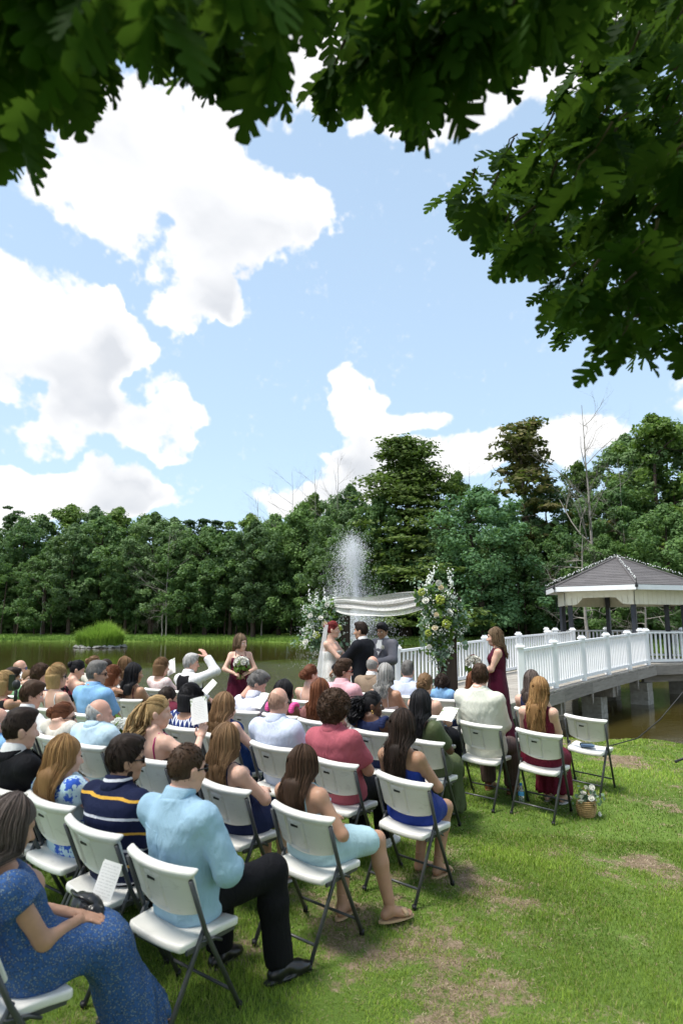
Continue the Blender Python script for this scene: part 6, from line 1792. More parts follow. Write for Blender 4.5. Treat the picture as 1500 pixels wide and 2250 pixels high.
def top_garment(fig, g, par, seed):
    kind, mat = g['kind'], g['mat']; s = sc_of(fig); loose = g.get('loose', .0); sl = g.get('sleeve'); off = .013 + loose
    f = fig.field(); nm = {'shirt': 'shirt', 'tee': 'shirt', 'polo': 'shirt', 'jacket': 'jacket', 'vest': 'waistcoat', 'strap': 'dress_bodice', 'sleeveless': 'dress_bodice', 'oneshoulder': 'dress_bodice', 'blouse': 'blouse', 'strapless': 'dress_bodice'}[kind]
    if kind in ('shirt', 'polo', 'tee', 'jacket', 'blouse'):
        up = {'long': 1.95, 'short': .78, 'elbow': .95, 'roll': 1.35, 'cap': .34}[sl or 'short']
        ex = .006 if kind == 'jacket' else 0
        fig.torso(f, off + ex, (-.10 if kind == 'jacket' else -.075) * s, {'blouse': .55, 'tee': .595, 'jacket': .612}.get(kind, .632) * s)
        for i in (0, 1): fig.arm(f, i, .013 + ex + loose * .6, up, .035, .010 if sl != 'cap' else .02)
        if kind in ('shirt', 'polo', 'jacket'):
            c0 = fig.Sh + fig.axis * .0; c1 = fig.Sh + (fig.C - fig.Sh - fig.R[:, 1] * .02) * (.40 if kind != 'jacket' else .30)
            f.cone(c0, c1, .082 if fig.sex == 'm' else .066, (.070 if fig.sex == 'm' else .057) + ex, .010, cut=True)
            up_ = nrm(c1 - c0); fc_ = fig.field(.009); a0 = fig.Sh + up_ * (.040 if kind != 'jacket' else .02); a1 = c1 + up_ * (.028 if kind != 'jacket' else .012)
            fc_.cone(a0, a1, (.097 if fig.sex == 'm' else .080) + ex, (.076 if fig.sex == 'm' else .062) + ex, .004, cut=True)
            fc_.cutby(lambda X, Y, Z: (a0[0] - X) * fig.axis[0] + (a0[1] - Y) * fig.axis[1] + (a0[2] - Z) * fig.axis[2] + 1.2 * np.clip(np.abs(X - a0[0]) - .05, 0, .1))
            garment('collar', fc_, mat, par, None)
        f.warp((.0046 if fig.h > .0146 else .0075) if kind != 'jacket' else .003, 20, seed)
        o = garment(nm, f, mat, par, None)
        if kind == 'jacket':
            f = fig.field(.012); c1 = fig.Sh + (fig.C - fig.Sh - fig.R[:, 1] * .02) * .58; f.cone(fig.Sh + fig.axis * .02, c1, .088, .070, .01, cut=True); garment('shirt_collar', f, CL['white'], par, None)
            n = np.cross(fig.axis, fig.right); mb = MB()
            fd = lambda w, e_: float(np.interp(w * s, fig.prof[:, 0], fig.prof[:, 2])) + off + ex + e_
            V = []
            for w, hw in ((.585, .045), (.55, .060), (.50, .056), (.44, .042), (.38, .026), (.31, .004)):
                for q in (-1, 0, 1): V.append(fig.P + fig.axis * w * s + n * (fd(w, .005) * (1.0 if q == 0 else .99)) + fig.right * q * hw)
            MB().add(V, [(r_ * 3 + c_, r_ * 3 + c_ + 1, r_ * 3 + c_ + 4, r_ * 3 + c_ + 3) for r_ in range(5) for c_ in range(2)]).build('shirt_front', CL['white'], par, smooth=True)
            for sx in (-1, 1):
                P0 = fig.P + fig.axis * .575 * s + n * fd(.575, .008) + fig.right * sx * .05; P1 = fig.P + fig.axis * .30 * s + n * fd(.30, .010) + fig.right * sx * .003; P2 = fig.P + fig.axis * .44 * s + n * fd(.44, .010) + fig.right * sx * .088
                mb.add([P0, P1, P2, P0 + n * .006, P1 + n * .006, P2 + n * .006], [(0, 1, 4, 3), (1, 2, 5, 4), (2, 0, 3, 5)], [(0, 2, 1), (3, 4, 5)])
            mb.build('lapel', mat, par)
        elif kind in ('shirt', 'polo') and g.get('seam', True) and fig.h < .017:
            # back yoke seam and box pleat
            n = np.cross(fig.axis, fig.right); mb = MB()
            pts = []
            for u in np.linspace(-.15, .15, 9):
                D = np.interp(.47 * s, fig.prof[:, 0], fig.prof[:, 2]) + off; W = np.interp(.47 * s, fig.prof[:, 0], fig.prof[:, 1]) + off
                pts.append(fig.P + fig.axis * .47 * s + fig.right * u - n * (D * math.sqrt(max(0, 1 - min(.98, u / W) ** 2)) * .97))
            mb.tube(pts, .0028, 4)
            D = np.interp(np.array([.46, .40, .33, .26]) * s, fig.prof[:, 0], fig.prof[:, 2]) + off
            for sx in (-.014, .014): mb.tube([fig.P + fig.axis * w * s + fig.right * sx * (1 + .3 * q) - n * (dd_ * .985 - .0015 * q) for q, (w, dd_) in enumerate(zip((.46, .40, .33, .26), D))], [.004, .0035, .003, .001], 4)
            mb.build('yoke_seam', mat, par, smooth=True)
        return o
    if kind == 'vest':
        fig.torso(f, .030, -.08 * s, .60 * s); f.cutby(lambda X, Y, Z: np.where(wuv(fig, X, Y, Z)[0] > .36 * s, np.abs(wuv(fig, X, Y, Z)[1]) - .135, -1)); return garment(nm, f, mat, par, (.002, 25), seed)
    if kind == 'strapless': fig.torso(f, .012, -.06 * s, .40 * s)
    if kind == 'strap': fig.torso(f, .012, -.06 * s, g.get('cut', .41) * s)
    if kind in ('sleeveless', 'oneshoulder'): fig.torso(f, .012, -.06 * s, .572 * s); [f.ell(fig.J['sh'][i] - fig.right * (.02 if i else -.02), (.05,) * 3, k=.03) for i in (0, 1)]
    for i in (0, 1):
        f.ell(fig.P + fig.axis * .40 * s + fig.right * (.062 * (1 if i else -1)) + np.cross(fig.axis, fig.right) * (.088 * fig.b), (.066, .06, .064), k=.05)
    if kind == 'sleeveless': f.cutby(lambda X, Y, Z: np.where(wuv(fig, X, Y, Z)[0] > .43 * s, np.abs(wuv(fig, X, Y, Z)[1]) - .128, -1))
    if kind == 'oneshoulder':
        def cutf(X, Y, Z):
            w, u, v = wuv(fig, X, Y, Z); return np.maximum((w - (.56 - .64 * (u + .12)) * s) * .8, np.where(w > .44 * s, -u - .125, -1))
        f.cutby(cutf)
    if kind in ('strap', 'strapless'): f.cutby(lambda X, Y, Z: wuv(fig, X, Y, Z)[0] - (g.get('cut', .41) if kind == 'strap' else .40) * s)
    o = garment(nm, f, mat, par, (.003, 24), seed)
    if kind == 'strap': straps(fig, g.get('smat', mat), par, top=g.get('cut', .41) - .01)
    if g.get('ruffle'):
        mb = MB(); n = np.cross(fig.axis, fig.right)
        for i, sx in ((0, -1), (1, 1)):
            for k in range(9):
                a = (k / 8 - .5) * 2.6; c = np.array(fig.J['sh'][i]) + fig.right * sx * .012 + n * sin(a) * .055 + fig.axis * (cos(a) * .05 + .01)
                mb.ball(c, (.034, .03, .026), 7, 5)
        mb.build('ruffle', mat, par, smooth=True)
    return o

def bottom_garment(fig, g, par, seed, gzf=0.0):
    kind, mat = g['kind'], g['mat']; s = sc_of(fig); f = fig.field()
    if kind in ('trousers', 'shorts'):
        fig.torso(f, .014, -.12 * s, .06 * s)
        for i in (0, 1): fig.leg(f, i, .013, 2.0 if kind == 'trousers' else 1.0, .04, .024)
        if kind == 'shorts':
            ky = fig.J['kn'][0][1]; f.cutby(lambda X, Y, Z: Y - ky * .86)
        o = garment(kind, f, mat, par, (.005, 20), seed)
        f = fig.field(); fig.torso(f, .020, .035 * s, .066 * s); garment('belt', f, M_LEATHER, par, None)
        return o
    hm = (np.array(fig.J['hip'][0]) + np.array(fig.J['hip'][1])) / 2; km = (np.array(fig.J['kn'][0]) + np.array(fig.J['kn'][1])) / 2; am = (np.array(fig.J['an'][0]) + np.array(fig.J['an'][1])) / 2
    fig.torso(f, .016, -.12 * s, .14 * s)
    for i in (0, 1): f.cone(fig.J['hip'][i], fig.J['kn'][i], .098 * fig.b ** .5, .078 * fig.b ** .5, .10)
    f.cone(hm, km, .085, .075, .08)
    if kind == 'long':
        for i in (0, 1):
            a = np.array(fig.J['an'][i]); f.cone(fig.J['kn'][i], a + np.array([0, .0, 0]), .078, .105, .10)
        f.cone(km, am, .08, .12, .10)
        zc = gzf + g.get('hem', .05); f.cutby(lambda X, Y, Z: zc - Z)
        X, Y, Z = f.pts((slice(None),) * 3)
        f.F = (f.F - .010 * np.sin(np.arctan2(X - am[0], Y - am[1]) * 11 + 2 * np.sin(Z * 6)) * np.clip((hm[2] - Z) / .4, 0, 1)).astype(np.float32)
    elif kind == 'knee':
        for i in (0, 1): f.cone(fig.J['kn'][i], np.array(fig.J['kn'][i]) + np.array([0, .01, -.16]), .082, .092, .09)
        zc = fig.J['kn'][0][2] - g.get('hem', .12); f.cutby(lambda X, Y, Z: np.maximum(zc - Z, -1))
    else:
        ky = fig.J['kn'][1][1] * g.get('hem', .72)
        f.cutby(lambda X, Y, Z: Y - ky)
    return garment('skirt', f, mat, par, (.006, 18), seed)

def shoes(fig, kind, par, both=(0, 1)):
    for i in both:
        R = rot3(fig.J['toe'][i]); a = np.array(fig.J['an'][i])
        V, Q = SHOE
        eul = (0, 0, fig.J['toe'][i]); mat = {'black': M_LEATHER, 'brown': M_BROWNSHOE, 'white': M_WHITESHOE}.get(kind)
        if mat is not None: obj('shoe', SHOE_ME[kind], par, loc=tuple(a), rot=eul, scale=(-1 if i == 0 else 1, 1, 1)); continue
        sole = SANDAL[kind]; so = obj('sandal', sole[0], par, loc=tuple(a), rot=eul, scale=(-1 if i == 0 else 1, 1, 1)); obj('strap', sole[1], so)
SHOE_ME = {k: mesh_np('shoe', *SHOE, True, (m_,)) for k, m_ in (('black', M_LEATHER), ('brown', M_BROWNSHOE), ('white', M_WHITESHOE))}
def sandal(smat, straps_, heel=0):
    mb = MB(); n = 20; pr = [(cos(t) * (.040 - .004 * sin(t)), .05 + .135 * sin(t)) for t in np.linspace(0, 2 * pi, n, endpoint=False)]
    V = [(x, y, -.082) for x, y in pr] + [(x, y, -.094) for x, y in pr]
    mb.add(V, [(i, i + n, (i + 1) % n + n, (i + 1) % n) for i in range(n)], [(0, i, i + 1) for i in range(1, n - 1)] + [(n, n + i + 1, n + i) for i in range(1, n - 1)])
    if heel: mb.tube([(0, -.055, -.085), (0, -.07, -.085 - heel)], [.011, .005], 6)
    m2 = MB()
    for (y, z, w, slant) in straps_:
        pts = [(x, y + slant * x, z * math.sqrt(max(0, 1 - (x / .052) ** 2)) - .082 * (1 - math.sqrt(max(0, 1 - (x / .052) ** 2)))) for x in np.linspace(-.048, .048, 9)]
        m2.tube(pts, w, 6, flat=.25)
    return mb.mesh('sandal', False, smat), m2.mesh('strap', True, smat)
SANDAL = {'tan': sandal(M_TANSTRAP, [(.09, -.028, .020, .3), (.115, -.038, .016, -.5)]), 'blacksandal': sandal(M_BLACK, [(.105, -.036, .016, 0), (.05, -.008, .014, 0)]), 'nude': sandal(M_TANSTRAP, [(.12, -.04, .010, 0)], 0.0), 'cream': sandal(M_WHITESHOE, [(.11, -.036, .012, .4), (.07, -.02, .012, -.4)])}

CL = dict(
    white=cloth('white_cotton', (.74, .74, .73)), lightblue=cloth('light_blue_oxford', (.34, .52, .66)), paleblue=cloth('pale_blue_cotton', (.50, .66, .76)), polo=cloth('blue_polo_knit', (.22, .42, .68)),
    bluecheck=cloth('blue_fine_check', (.50, .57, .74), pat='pin', scale=110, c2=(.62, .67, .80)), whitecheck=cloth('white_faint_check', (.70, .71, .78), pat='pin', scale=60, c2=(.56, .58, .70)),
    pinkred=cloth('faded_red_cotton', (.42, .105, .135)), pink=cloth('pale_pink_cotton', (.74, .42, .46)), hotpink=cloth('hot_pink_satin', (.78, .10, .33), .5), ivory=cloth('ivory_shirting', (.66, .67, .58)),
    navy=cloth('navy_cloth', (.018, .026, .075)), royal=cloth('royal_blue_jersey', (.012, .035, .24), .6), blue=cloth('deep_blue_cloth', (.012, .045, .17)), iceblue=cloth('ice_blue_chiffon', (.42, .60, .66), .6),
    burgundy=cloth('burgundy_crepe', (.075, .006, .022), .55), burgundylace=cloth('burgundy_lace', (.085, .006, .018), .6, 'fleck', 60, (.13, .012, .03)), maroon=cloth('maroon_shirt', (.12, .012, .03)), red=cloth('red_cloth', (.34, .012, .035)),
    black=cloth('black_cloth', (.008, .008, .010)), charcoal=cloth('charcoal_wool', (.012, .013, .018)), grey=cloth('grey_wool', (.14, .14, .165)), tan=cloth('tan_tweed', (.23, .165, .115), pat='fleck', scale=160, c2=(.28, .21, .15)), khaki=cloth('khaki_twill', (.36, .27, .17)), brownplaid=cloth('brown_plaid', (.10, .065, .058), pat='pin', scale=30, c2=(.075, .05, .045)),
    rugby=cloth('navy_rugby_stripe', (.012, .017, .05), pat='bands', scale=5.6, c2=(.72, .40, .06), c3=(.66, .67, .72)), tee=cloth('white_navy_stripe', (.70, .70, .72), pat='tee', scale=8.5, c2=(.05, .05, .13)),
    chevron=cloth('navy_white_chevron', (.018, .035, .15), pat='zigzag', scale=9.5, c2=(.68, .70, .76)), bluefloral=cloth('blue_flower_print', (.52, .68, .76), pat='floral', scale=13, c2=(.035, .11, .52), c3=(.1, .2, .6)),
    bluefleck=cloth('blue_speckled_viscose', (.016, .036, .095), pat='fleck', scale=95, c2=(.22, .29, .37), c3=(.04, .10, .26)), blackfloral=cloth('black_floral_print', (.010, .010, .012), pat='floral', scale=15, c2=(.5, .09, .12), c3=(.65, .4, .35)),
    pinkfloral=cloth('pale_floral_print', (.74, .64, .62), pat='floral', scale=26, c2=(.62, .33, .33), c3=(.4, .4, .25)), mauve=cloth('mauve_jersey', (.24, .105, .095)), olive=cloth('olive_satin', (.075, .095, .045), .45), cream=cloth('cream_knit', (.66, .62, .54)), lace=cloth('ivory_lace', (.78, .77, .74), .6, 'fleck', 70, (.66, .65, .62)),
    green=cloth('mint_green_cloth', (.30, .55, .30)), denim=cloth('denim', (.04, .075, .17)))

def place(u, t, off):
    """chair position in row t whose occupant's head (offset off in the chair's frame) shows at photograph column u"""
    s = -5.0
    for _ in range(60):
        x, y = st2xy(s, t); hx, hy = x + off[0], y + off[1]
        pu, pv, d = project(hx, hy, gz(x, y) + 1.15); s += (u - pu) / (F_PX / d) * .9
    x, y = st2xy(s, t); return x, y, d

def guest(label, short, u, v, t=None, pos=None, sex='m', skin='fair', hair=('short', 'brown'), top=None, bottom=None, rot=-34, yaw=0., pitch=-.06, tilt=0., lean=0., sway=0., b=1.0, arms='lap', hands=('relax', 'relax'), palms=((0, 0, -1), (0, 0, -1)),
          fc=False, specs=None, brd=None, ear=False, shoe=None, feet=False, legs='flat', kn_out=0., chair=True, h=None, tw=0., tweak=None, hs=None, side=0., handdir=(None, None), seed=None, chairoff=(0, 0)):
    rz = radians(rot); c_, s_ = cos(rz), sin(rz)
    lo = np.array([sway, -.10 + lean]); off = (c_ * lo[0] - s_ * lo[1], s_ * lo[0] + c_ * lo[1])
    if pos is None: x, y, d = place(u, t, off)
    else: x, y = pos; d = project(x + off[0], y + off[1], gz(x, y) + 1.15)[2]
    g0 = gz(x, y); ztop = at(u, v, d).z - g0 - (.03 if hair[0] in ('afro', 'curly') else .016)
    ztop = float(np.clip(ztop, .95 if sex == 'c' else 1.05, 1.42))
    gzf = gz(x - s_ * .42, y + c_ * .42) - g0
    h = h or (.0145 if d < 6.2 else (.018 if d < 8.2 else .0215))
    seed = seed if seed is not None else int(u * 7 + v)
    J = seated(sex, ztop, yaw, pitch, tilt, lean, sway, b, arms, gzf, hs, tw, h, legs, kn_out)
    if tweak: tweak(J)
    fig = Figure(sex, J, b, h)
    e = thing('person', label, 'person', (x, y, g0), rz, 'seated wedding guests')
    make_body(fig, skin, e, hands, palms, (0, 1) if feet else (), handdir)
    if top:
        tops = top if isinstance(top, list) else [top]
        for q, g_ in enumerate(tops): top_garment(fig, g_, e, seed + q)
    if bottom: bottom_garment(fig, bottom, e, seed + 5, gzf)
    hk = dict(length=hair[2] if len(hair) > 2 else .3, wave=hair[3] if len(hair) > 3 else 0)
    if hair[0] != 'none': make_hair(fig, hair[0], hair[1], e, seed=seed, side=side, n=900 if d < 4.6 else 480 if d < 6.2 else (240 if d < 8.5 else 130), **hk)
    if fc: face(fig, e, hair[1])
    if brd: beard(fig, e, brd)
    if specs: glasses(fig, e, *specs)
    if ear: earring(fig, e)
    if shoe: shoes(fig, shoe, e)
    if chair: make_chair(x + chairoff[0], y + chairoff[1], rz, 'white folding chair under the ' + short, d < 7)
    return e, fig, (x, y, g0, rz)
T = lambda kind, key, sleeve=None, **k: dict(kind=kind, mat=CL[key], sleeve=sleeve, **k)
B = lambda kind, key, **k: dict(kind=kind, mat=CL[key], **k)
def world_pt(info, p):
    x, y, g0, rz = info; return Vector((x + cos(rz) * p[0] - sin(rz) * p[1], y + sin(rz) * p[0] + cos(rz) * p[1], g0 + p[2]))
# ------------------------------------------------------------------ the seated guests, row by row from the camera forward
GI = {}
# nearest: woman in the blue dress, cut by the left edge
def _tw(J):
    J['kn'][0] += np.array([.02, .0, .02]); J['kn'][1] += np.array([.02, .0, .02]); J['an'][0] += np.array([.08, .20, 0]); J['an'][1] += np.array([.05, .13, 0])
GI['nearest'] = guest('woman in speckled blue dress with handbag, nearest the camera at left edge', 'nearest woman in speckled blue', 30, 1754, pos=(-1.445, 3.17), sex='f', skin='tan', hair=('long', 'greybrown', .22, .010), top=T('blouse', 'bluefleck', 'cap', loose=.008), bottom=B('long', 'bluefleck', hem=.10), rot=-45, yaw=-.1, pitch=-.30, lean=.03, b=1.12,
      arms={0: ((.03, .32, .64), (-1, -.5, -.5)), 1: ((.07, .30, .63), (1, -.9, -.7))}, hands=('relax', 'grip'), palms=((0, .3, -1), (-.5, .3, -1)), shoe='blacksandal', feet=True, tweak=_tw)
# row one
def _e(J):
    J['kn'][1] += np.array([.07, .06, .06]); J['an'][1] += np.array([.12, .06, -.005]); J['an'][0] += np.array([.0, -.02, 0]); J['toe'][1] = -.25
GI['blue_shirt'] = guest('man in light blue shirt and black trousers with legs apart, nearest row end', 'man in light blue shirt and black trousers', 378, 1634, pos=(-.85, 3.79), rot=-33, skin='pink', hair=('buzz', 'brown'), top=T('shirt', 'lightblue', 'long', loose=.010), bottom=B('trousers', 'black'), yaw=-.15, b=1.04, specs=(M_DARKLENS, M_BLACK), shoe='black', sway=.03, lean=.06,
      arms={0: ((.04, .28, .67),), 1: ((.15, .27, .66), (1, -.7, -.5))}, tweak=_e)
guest('dark haired bearded man in navy rugby stripes beside the light blue shirt', 'man in navy rugby stripes', 252, 1619, 2.70, skin='tan', hair=('neat', 'dark'), brd='dark', top=T('polo', 'rugby', 'short', loose=.014), bottom=B('trousers', 'black'), yaw=-.45, b=1.16, lean=.10, shoe='black', specs=(M_DARKLENS, M_BLACK), arms='clasp')
guest('woman with straight long blonde hair and blue flower print dress', 'woman in blue flower print', 128, 1618, 2.78, sex='f', skin='fair', hair=('long', 'honey', .40, .004), top=T('blouse', 'bluefloral', 'cap', loose=.006), bottom=B('long', 'bluefloral'), yaw=-.3, b=1.06)
guest('man in black suit with short fade haircut at the left edge', 'man in black suit at left edge', 30, 1557, 2.72, skin='fair', hair=('fade', 'dark'), top=T('jacket', 'black', 'long'), bottom=B('trousers', 'black'), yaw=-.35)
guest('grey haired man in blue shirt almost hidden by the left edge', 'man hidden by the left edge', -18, 1552, 3.05, skin='pink', hair=('fringe', 'grey'), top=T('shirt', 'polo', 'long'), bottom=B('trousers', 'khaki'), yaw=-.2, h=.02)
# row two
def _d(J):
    J['kn'][1] += np.array([.13, .02, .02]); J['an'][1] += np.array([.21, .02, 0]); J['kn'][0] += np.array([.06, .0, 0]); J['an'][0] += np.array([.08, -.10, 0]); J['toe'][1] = -.5
GI['ice'] = guest('girl with long dark brown hair in pale ice blue dress and tan sandals', 'girl in ice blue dress', 628, 1640, pos=(-.20, 4.59), sex='f', skin='tan', hair=('long', 'brown', .36, .006), top=T('strap', 'iceblue', cut=.36), bottom=B('short', 'iceblue', hem=.86), sway=-.05, yaw=-.05, lean=.05, shoe='tan', feet=True, tweak=_d, arms={0: ((-.06, .2, .66),), 1: ((.10, .20, .62), (1, -.8, -.4))})
guest('young woman with long brown hair in dark navy dress, second row', 'young woman in dark navy dress', 490, 1592, 3.72, sex='f', skin='fair', hair=('long', 'lightbrown', .36, .006), top=T('strap', 'navy', cut=.40), bottom=B('short', 'navy', hem=.8), yaw=-.1, b=.95, shoe='cream', feet=True, sway=-.02)
BL_ = guest('blonde woman with half up ponytail and magenta strap holding up a programme', 'blonde woman with magenta strap', 335, 1528, 3.80, sex='f', skin='fair', hair=('pony', 'blonde', .33, .004), top=T('strap', 'black', cut=.36, smat=cloth('magenta_strap', (.42, .02, .16))), bottom=B('long', 'black'), yaw=-.85, b=1.03,
      arms={1: ((.26, .16, .92), (1, -.6, -.6))}, hands=('relax', 'grip'), palms=((0, 0, -1), (-.6, .8, 0)), handdir=(None, (.0, .1, .25)))
GI['blonde'] = BL_
GI['baldgrey'] = guest('balding grey haired man in pale blue shirt beside the baby\'s breath', 'balding man in pale blue shirt', 205, 1534, 3.78, skin='pink', hair=('fringe', 'silver'), top=T('shirt', 'paleblue', 'short', loose=.014), bottom=B('trousers', 'khaki'), yaw=-.55, b=1.1)
guest('woman with auburn bun, glasses and cream top', 'woman with auburn bun', 132, 1542, 3.80, sex='f', skin='fair', hair=('bun', 'auburn'), top=T('blouse', 'cream', 'short'), bottom=B('long', 'cream'), yaw=-.75, ear=True, specs=(M_DARKLENS, M_BLACK))
guest('boy in white polo shirt with hand raised to the chair ahead', 'boy in white polo shirt', 60, 1496, 3.75, sex='c', skin='pink', hair=('boy', 'brown'), top=T('polo', 'white', 'short', loose=.008), bottom=B('trousers', 'navy'), yaw=-.55, pitch=-.2, fc=True, arms={1: ((.2, .14, .86), (1, -.5, -.8))}, hands=('relax', 'grip'))
# row three
guest('young woman with long wavy dark hair in royal blue one shoulder dress and heels', 'woman in royal blue dress', 884, 1560, pos=(.49, 5.38), rot=-36, sex='f', skin='olive', hair=('long', 'dark', .35, .016), top=T('oneshoulder', 'royal'), bottom=B('short', 'royal', hem=.70), yaw=.05, sway=-.02, lean=.04, shoe='nude', feet=True, legs='tuck')
guest('man with big curly brown hair in faded red shirt', 'curly haired man in faded red shirt', 727, 1520, 4.74, skin='tan', hair=('afro', 'brown'), top=T('shirt', 'pinkred', 'short', loose=.012), bottom=B('trousers', 'black'), yaw=-.1, b=1.02, shoe='white')
guest('bald man in pale blue checked shirt with glasses', 'bald man in checked shirt', 600, 1509, 4.76, skin='pink', hair=('fringe', 'stubble'), top=T('shirt', 'bluecheck', 'short', loose=.014), bottom=B('trousers', 'denim'), yaw=.08, b=1.12, specs=(M_DARKLENS, M_BLACK))
guest('woman with straight brown hair in sleeveless deep blue dress', 'woman in sleeveless deep blue', 488, 1523, 4.76, sex='f', skin='fair', hair=('long', 'lightbrown', .30, .006), top=T('sleeveless', 'blue'), bottom=B('long', 'blue'), yaw=-.2)
guest('woman with short black hair in navy and white chevron dress', 'woman in chevron dress', 407, 1504, 4.78, sex='f', skin='tan', hair=('bob', 'black'), top=T('blouse', 'chevron', 'short', loose=.010), bottom=B('long', 'chevron'), yaw=-.35, b=1.12)
guest('man with cropped hair in maroon shirt, half hidden by the blonde ponytail', 'man in maroon shirt', 362, 1507, 5.15, skin='tan', hair=('buzz', 'dark'), top=T('shirt', 'maroon', 'short'), bottom=B('trousers', 'khaki'), yaw=-.3)
guest('bearded man in sky blue polo and khaki trousers looking right', 'bearded man in sky blue polo', 201, 1452, 4.80, skin='tan', hair=('fade', 'salt'), brd='dark', specs=(M_DARKLENS, M_BLACK), top=T('polo', 'polo', 'short', loose=.012), bottom=B('trousers', 'khaki'), yaw=-.75, b=1.1, rot=-28)
guest('blonde woman in sunglasses with bare shoulders and thin white strap', 'blonde woman in sunglasses', 119, 1462, 4.85, sex='f', skin='fair', hair=('bob', 'blonde'), top=T('strap', 'white', cut=.36), bottom=B('long', 'white'), yaw=-.75, pitch=.08, specs=(M_DARKLENS, M_BLACK), fc=True, rot=-24)
guest('woman with blonde waves filming with a phone at the left edge', 'woman filming at the left edge', 4, 1476, 4.45, sex='f', skin='tan', hair=('bob', 'blonde'), top=T('sleeveless', 'blackfloral'), bottom=B('long', 'blackfloral'), yaw=-.7, arms={1: ((.12, .30, .98), (1, -.5, -.7))}, hands=('relax', 'grip'), palms=((0, 0, -1), (-1, .3, 0)), rot=-30, fc=True)
# row four
guest('woman with black braids in olive puff sleeve dress', 'woman with braids in olive', 917, 1517, 5.90, sex='f', skin='deep', hair=('locs', 'black', .26, .010), top=T('blouse', 'olive', 'short', loose=.018), bottom=B('long', 'olive'), yaw=.1, b=1.05)
guest('young woman with curly black ponytail, gold earrings and navy dress, facing right', 'young woman with curly ponytail', 812, 1518, 5.85, sex='f', skin='deep', hair=('pony', 'black', .22, .022), top=T('sleeveless', 'navy', ruffle=True), bottom=B('knee', 'navy'), yaw=-.95, ear=True, fc=True, side=-.04)
guest('woman with brown locs in mauve top', 'woman with brown locs', 698, 1492, 5.90, sex='f', skin='deep', hair=('locs', 'auburn', .24, .006), top=T('blouse', 'mauve', 'short'), bottom=B('trousers', 'mauve'), yaw=.1)
guest('woman with dark curls in hot pink ruffled dress', 'woman in hot pink ruffles', 620, 1494, 5.92, sex='f', skin='brown', hair=('long', 'black', .16, .018), top=T('strap', 'hotpink', cut=.42, ruffle=True), bottom=B('long', 'hotpink'), yaw=-.3)
guest('bearded man with combed back grey hair reading, faint check shirt', 'bearded man reading in faint check', 556, 1474, 5.92, skin='pink', hair=('quiff', 'salt'), brd='dark', top=T('shirt', 'whitecheck', 'short', loose=.012), bottom=B('trousers', 'navy'), yaw=-.75, pitch=-.55, lean=.10, b=1.08, arms={0: ((.0, .26, .70),), 1: ((.10, .28, .70),)})
guest('woman with long black hair and thin straps beside an outstretched arm', 'woman with long black hair', 290, 1457, 5.95, sex='f', skin='olive', hair=('long', 'black', .25, .006), top=T('strap', 'burgundy', cut=.36), bottom=B('long', 'burgundy'), yaw=-.6, rot=-26)
guest('auburn haired woman in burgundy with her arm along the next chair back', 'auburn haired woman in burgundy', 243, 1463, 5.95, sex='f', skin='tan', hair=('bob', 'auburn'), top=T('sleeveless', 'burgundy'), bottom=B('long', 'burgundy'), yaw=-.75, pitch=-.15, arms={1: ((.46, -.16, .86), (.2, -1, .3))}, hands=('relax', 'flat'), fc=True, rot=-26)
guest('woman with dark bun and bare back in burgundy band dress', 'woman with dark bun and bare back', 164, 1450, 5.95, sex='f', skin='fair', hair=('bun', 'black'), top=T('strapless', 'burgundy'), bottom=B('long', 'burgundy'), yaw=-.75, pitch=-.35, lean=.08, rot=-26)
guest('woman in black floral top behind the blonde in sunglasses', 'woman in black floral top', 122, 1458, 5.75, sex='f', skin='fair', hair=('bob', 'honey'), top=T('blouse', 'blackfloral', 'short'), bottom=B('long', 'blackfloral'), yaw=-.6, rot=-26)
guest('man with curly brown hair in white striped tee looking right', 'man in white striped tee', 84, 1457, 5.55, skin='pink', hair=('curly', 'brown'), top=T('tee', 'tee', 'short', loose=.01), bottom=B('trousers', 'denim'), yaw=-.75, rot=-26, fc=True)
guest('girl with tied brown hair turning towards the camera', 'girl turning towards the camera', 57, 1471, 5.75, sex='c', skin='fair', hair=('tied', 'lightbrown'), top=T('tee', 'white', 'short'), bottom=B('knee', 'white'), yaw=-1.75, fc=True, rot=-26)
guest('dark haired man in green holding up a phone at far left', 'man in green with phone', 22, 1467, 5.35, skin='tan', hair=('neat', 'dark'), top=T('polo', 'green', 'short'), bottom=B('trousers', 'khaki'), yaw=-.6, arms={1: ((.05, .34, .96), (1, -.5, -.7))}, hands=('relax', 'grip'), palms=((0, 0, -1), (-1, .3, 0)), rot=-26, fc=True)
guest('bald bearded man in blue mirrored sunglasses at far left', 'bald man in blue sunglasses', 41, 1449, 6.65, skin='pink', hair=('fringe', 'stubble'), brd='silver', specs=(simple('blue_mirror_lens', (.02, .12, .55), .1, .6), M_BLACK), top=T('shirt', 'white', 'short'), bottom=B('trousers', 'denim'), yaw=-.8, rot=-26)
# row five
guest('man with thick brown hair in ivory shirt, seen from behind on the right', 'man in ivory shirt', 1054, 1459, pos=(1.46, 7.44), rot=-33, skin='pink', hair=('short', 'brown'), top=T('shirt', 'ivory', 'long', loose=.012), bottom=B('trousers', 'brownplaid'), yaw=.3, b=1.16, shoe='brown', sway=.0, h=.0145, lean=.03)
guest('woman with long wavy golden hair in burgundy lace dress', 'woman with golden hair in burgundy', 1206, 1489, pos=(1.98, 7.20), rot=-34, sex='f', skin='fair', hair=('long', 'honey', .40, .018), top=T('sleeveless', 'burgundylace'), bottom=B('long', 'burgundylace', hem=.10), yaw=.15, sway=.06, h=.0145, shoe='cream', feet=True)
guest('woman with brown hair twisted into a claw clip', 'woman with claw clip', 929, 1478, 7.03, sex='f', skin='fair', hair=('updo', 'lightbrown'), top=T('strap', 'black', cut=.38), bottom=B('long', 'black'), yaw=.1)
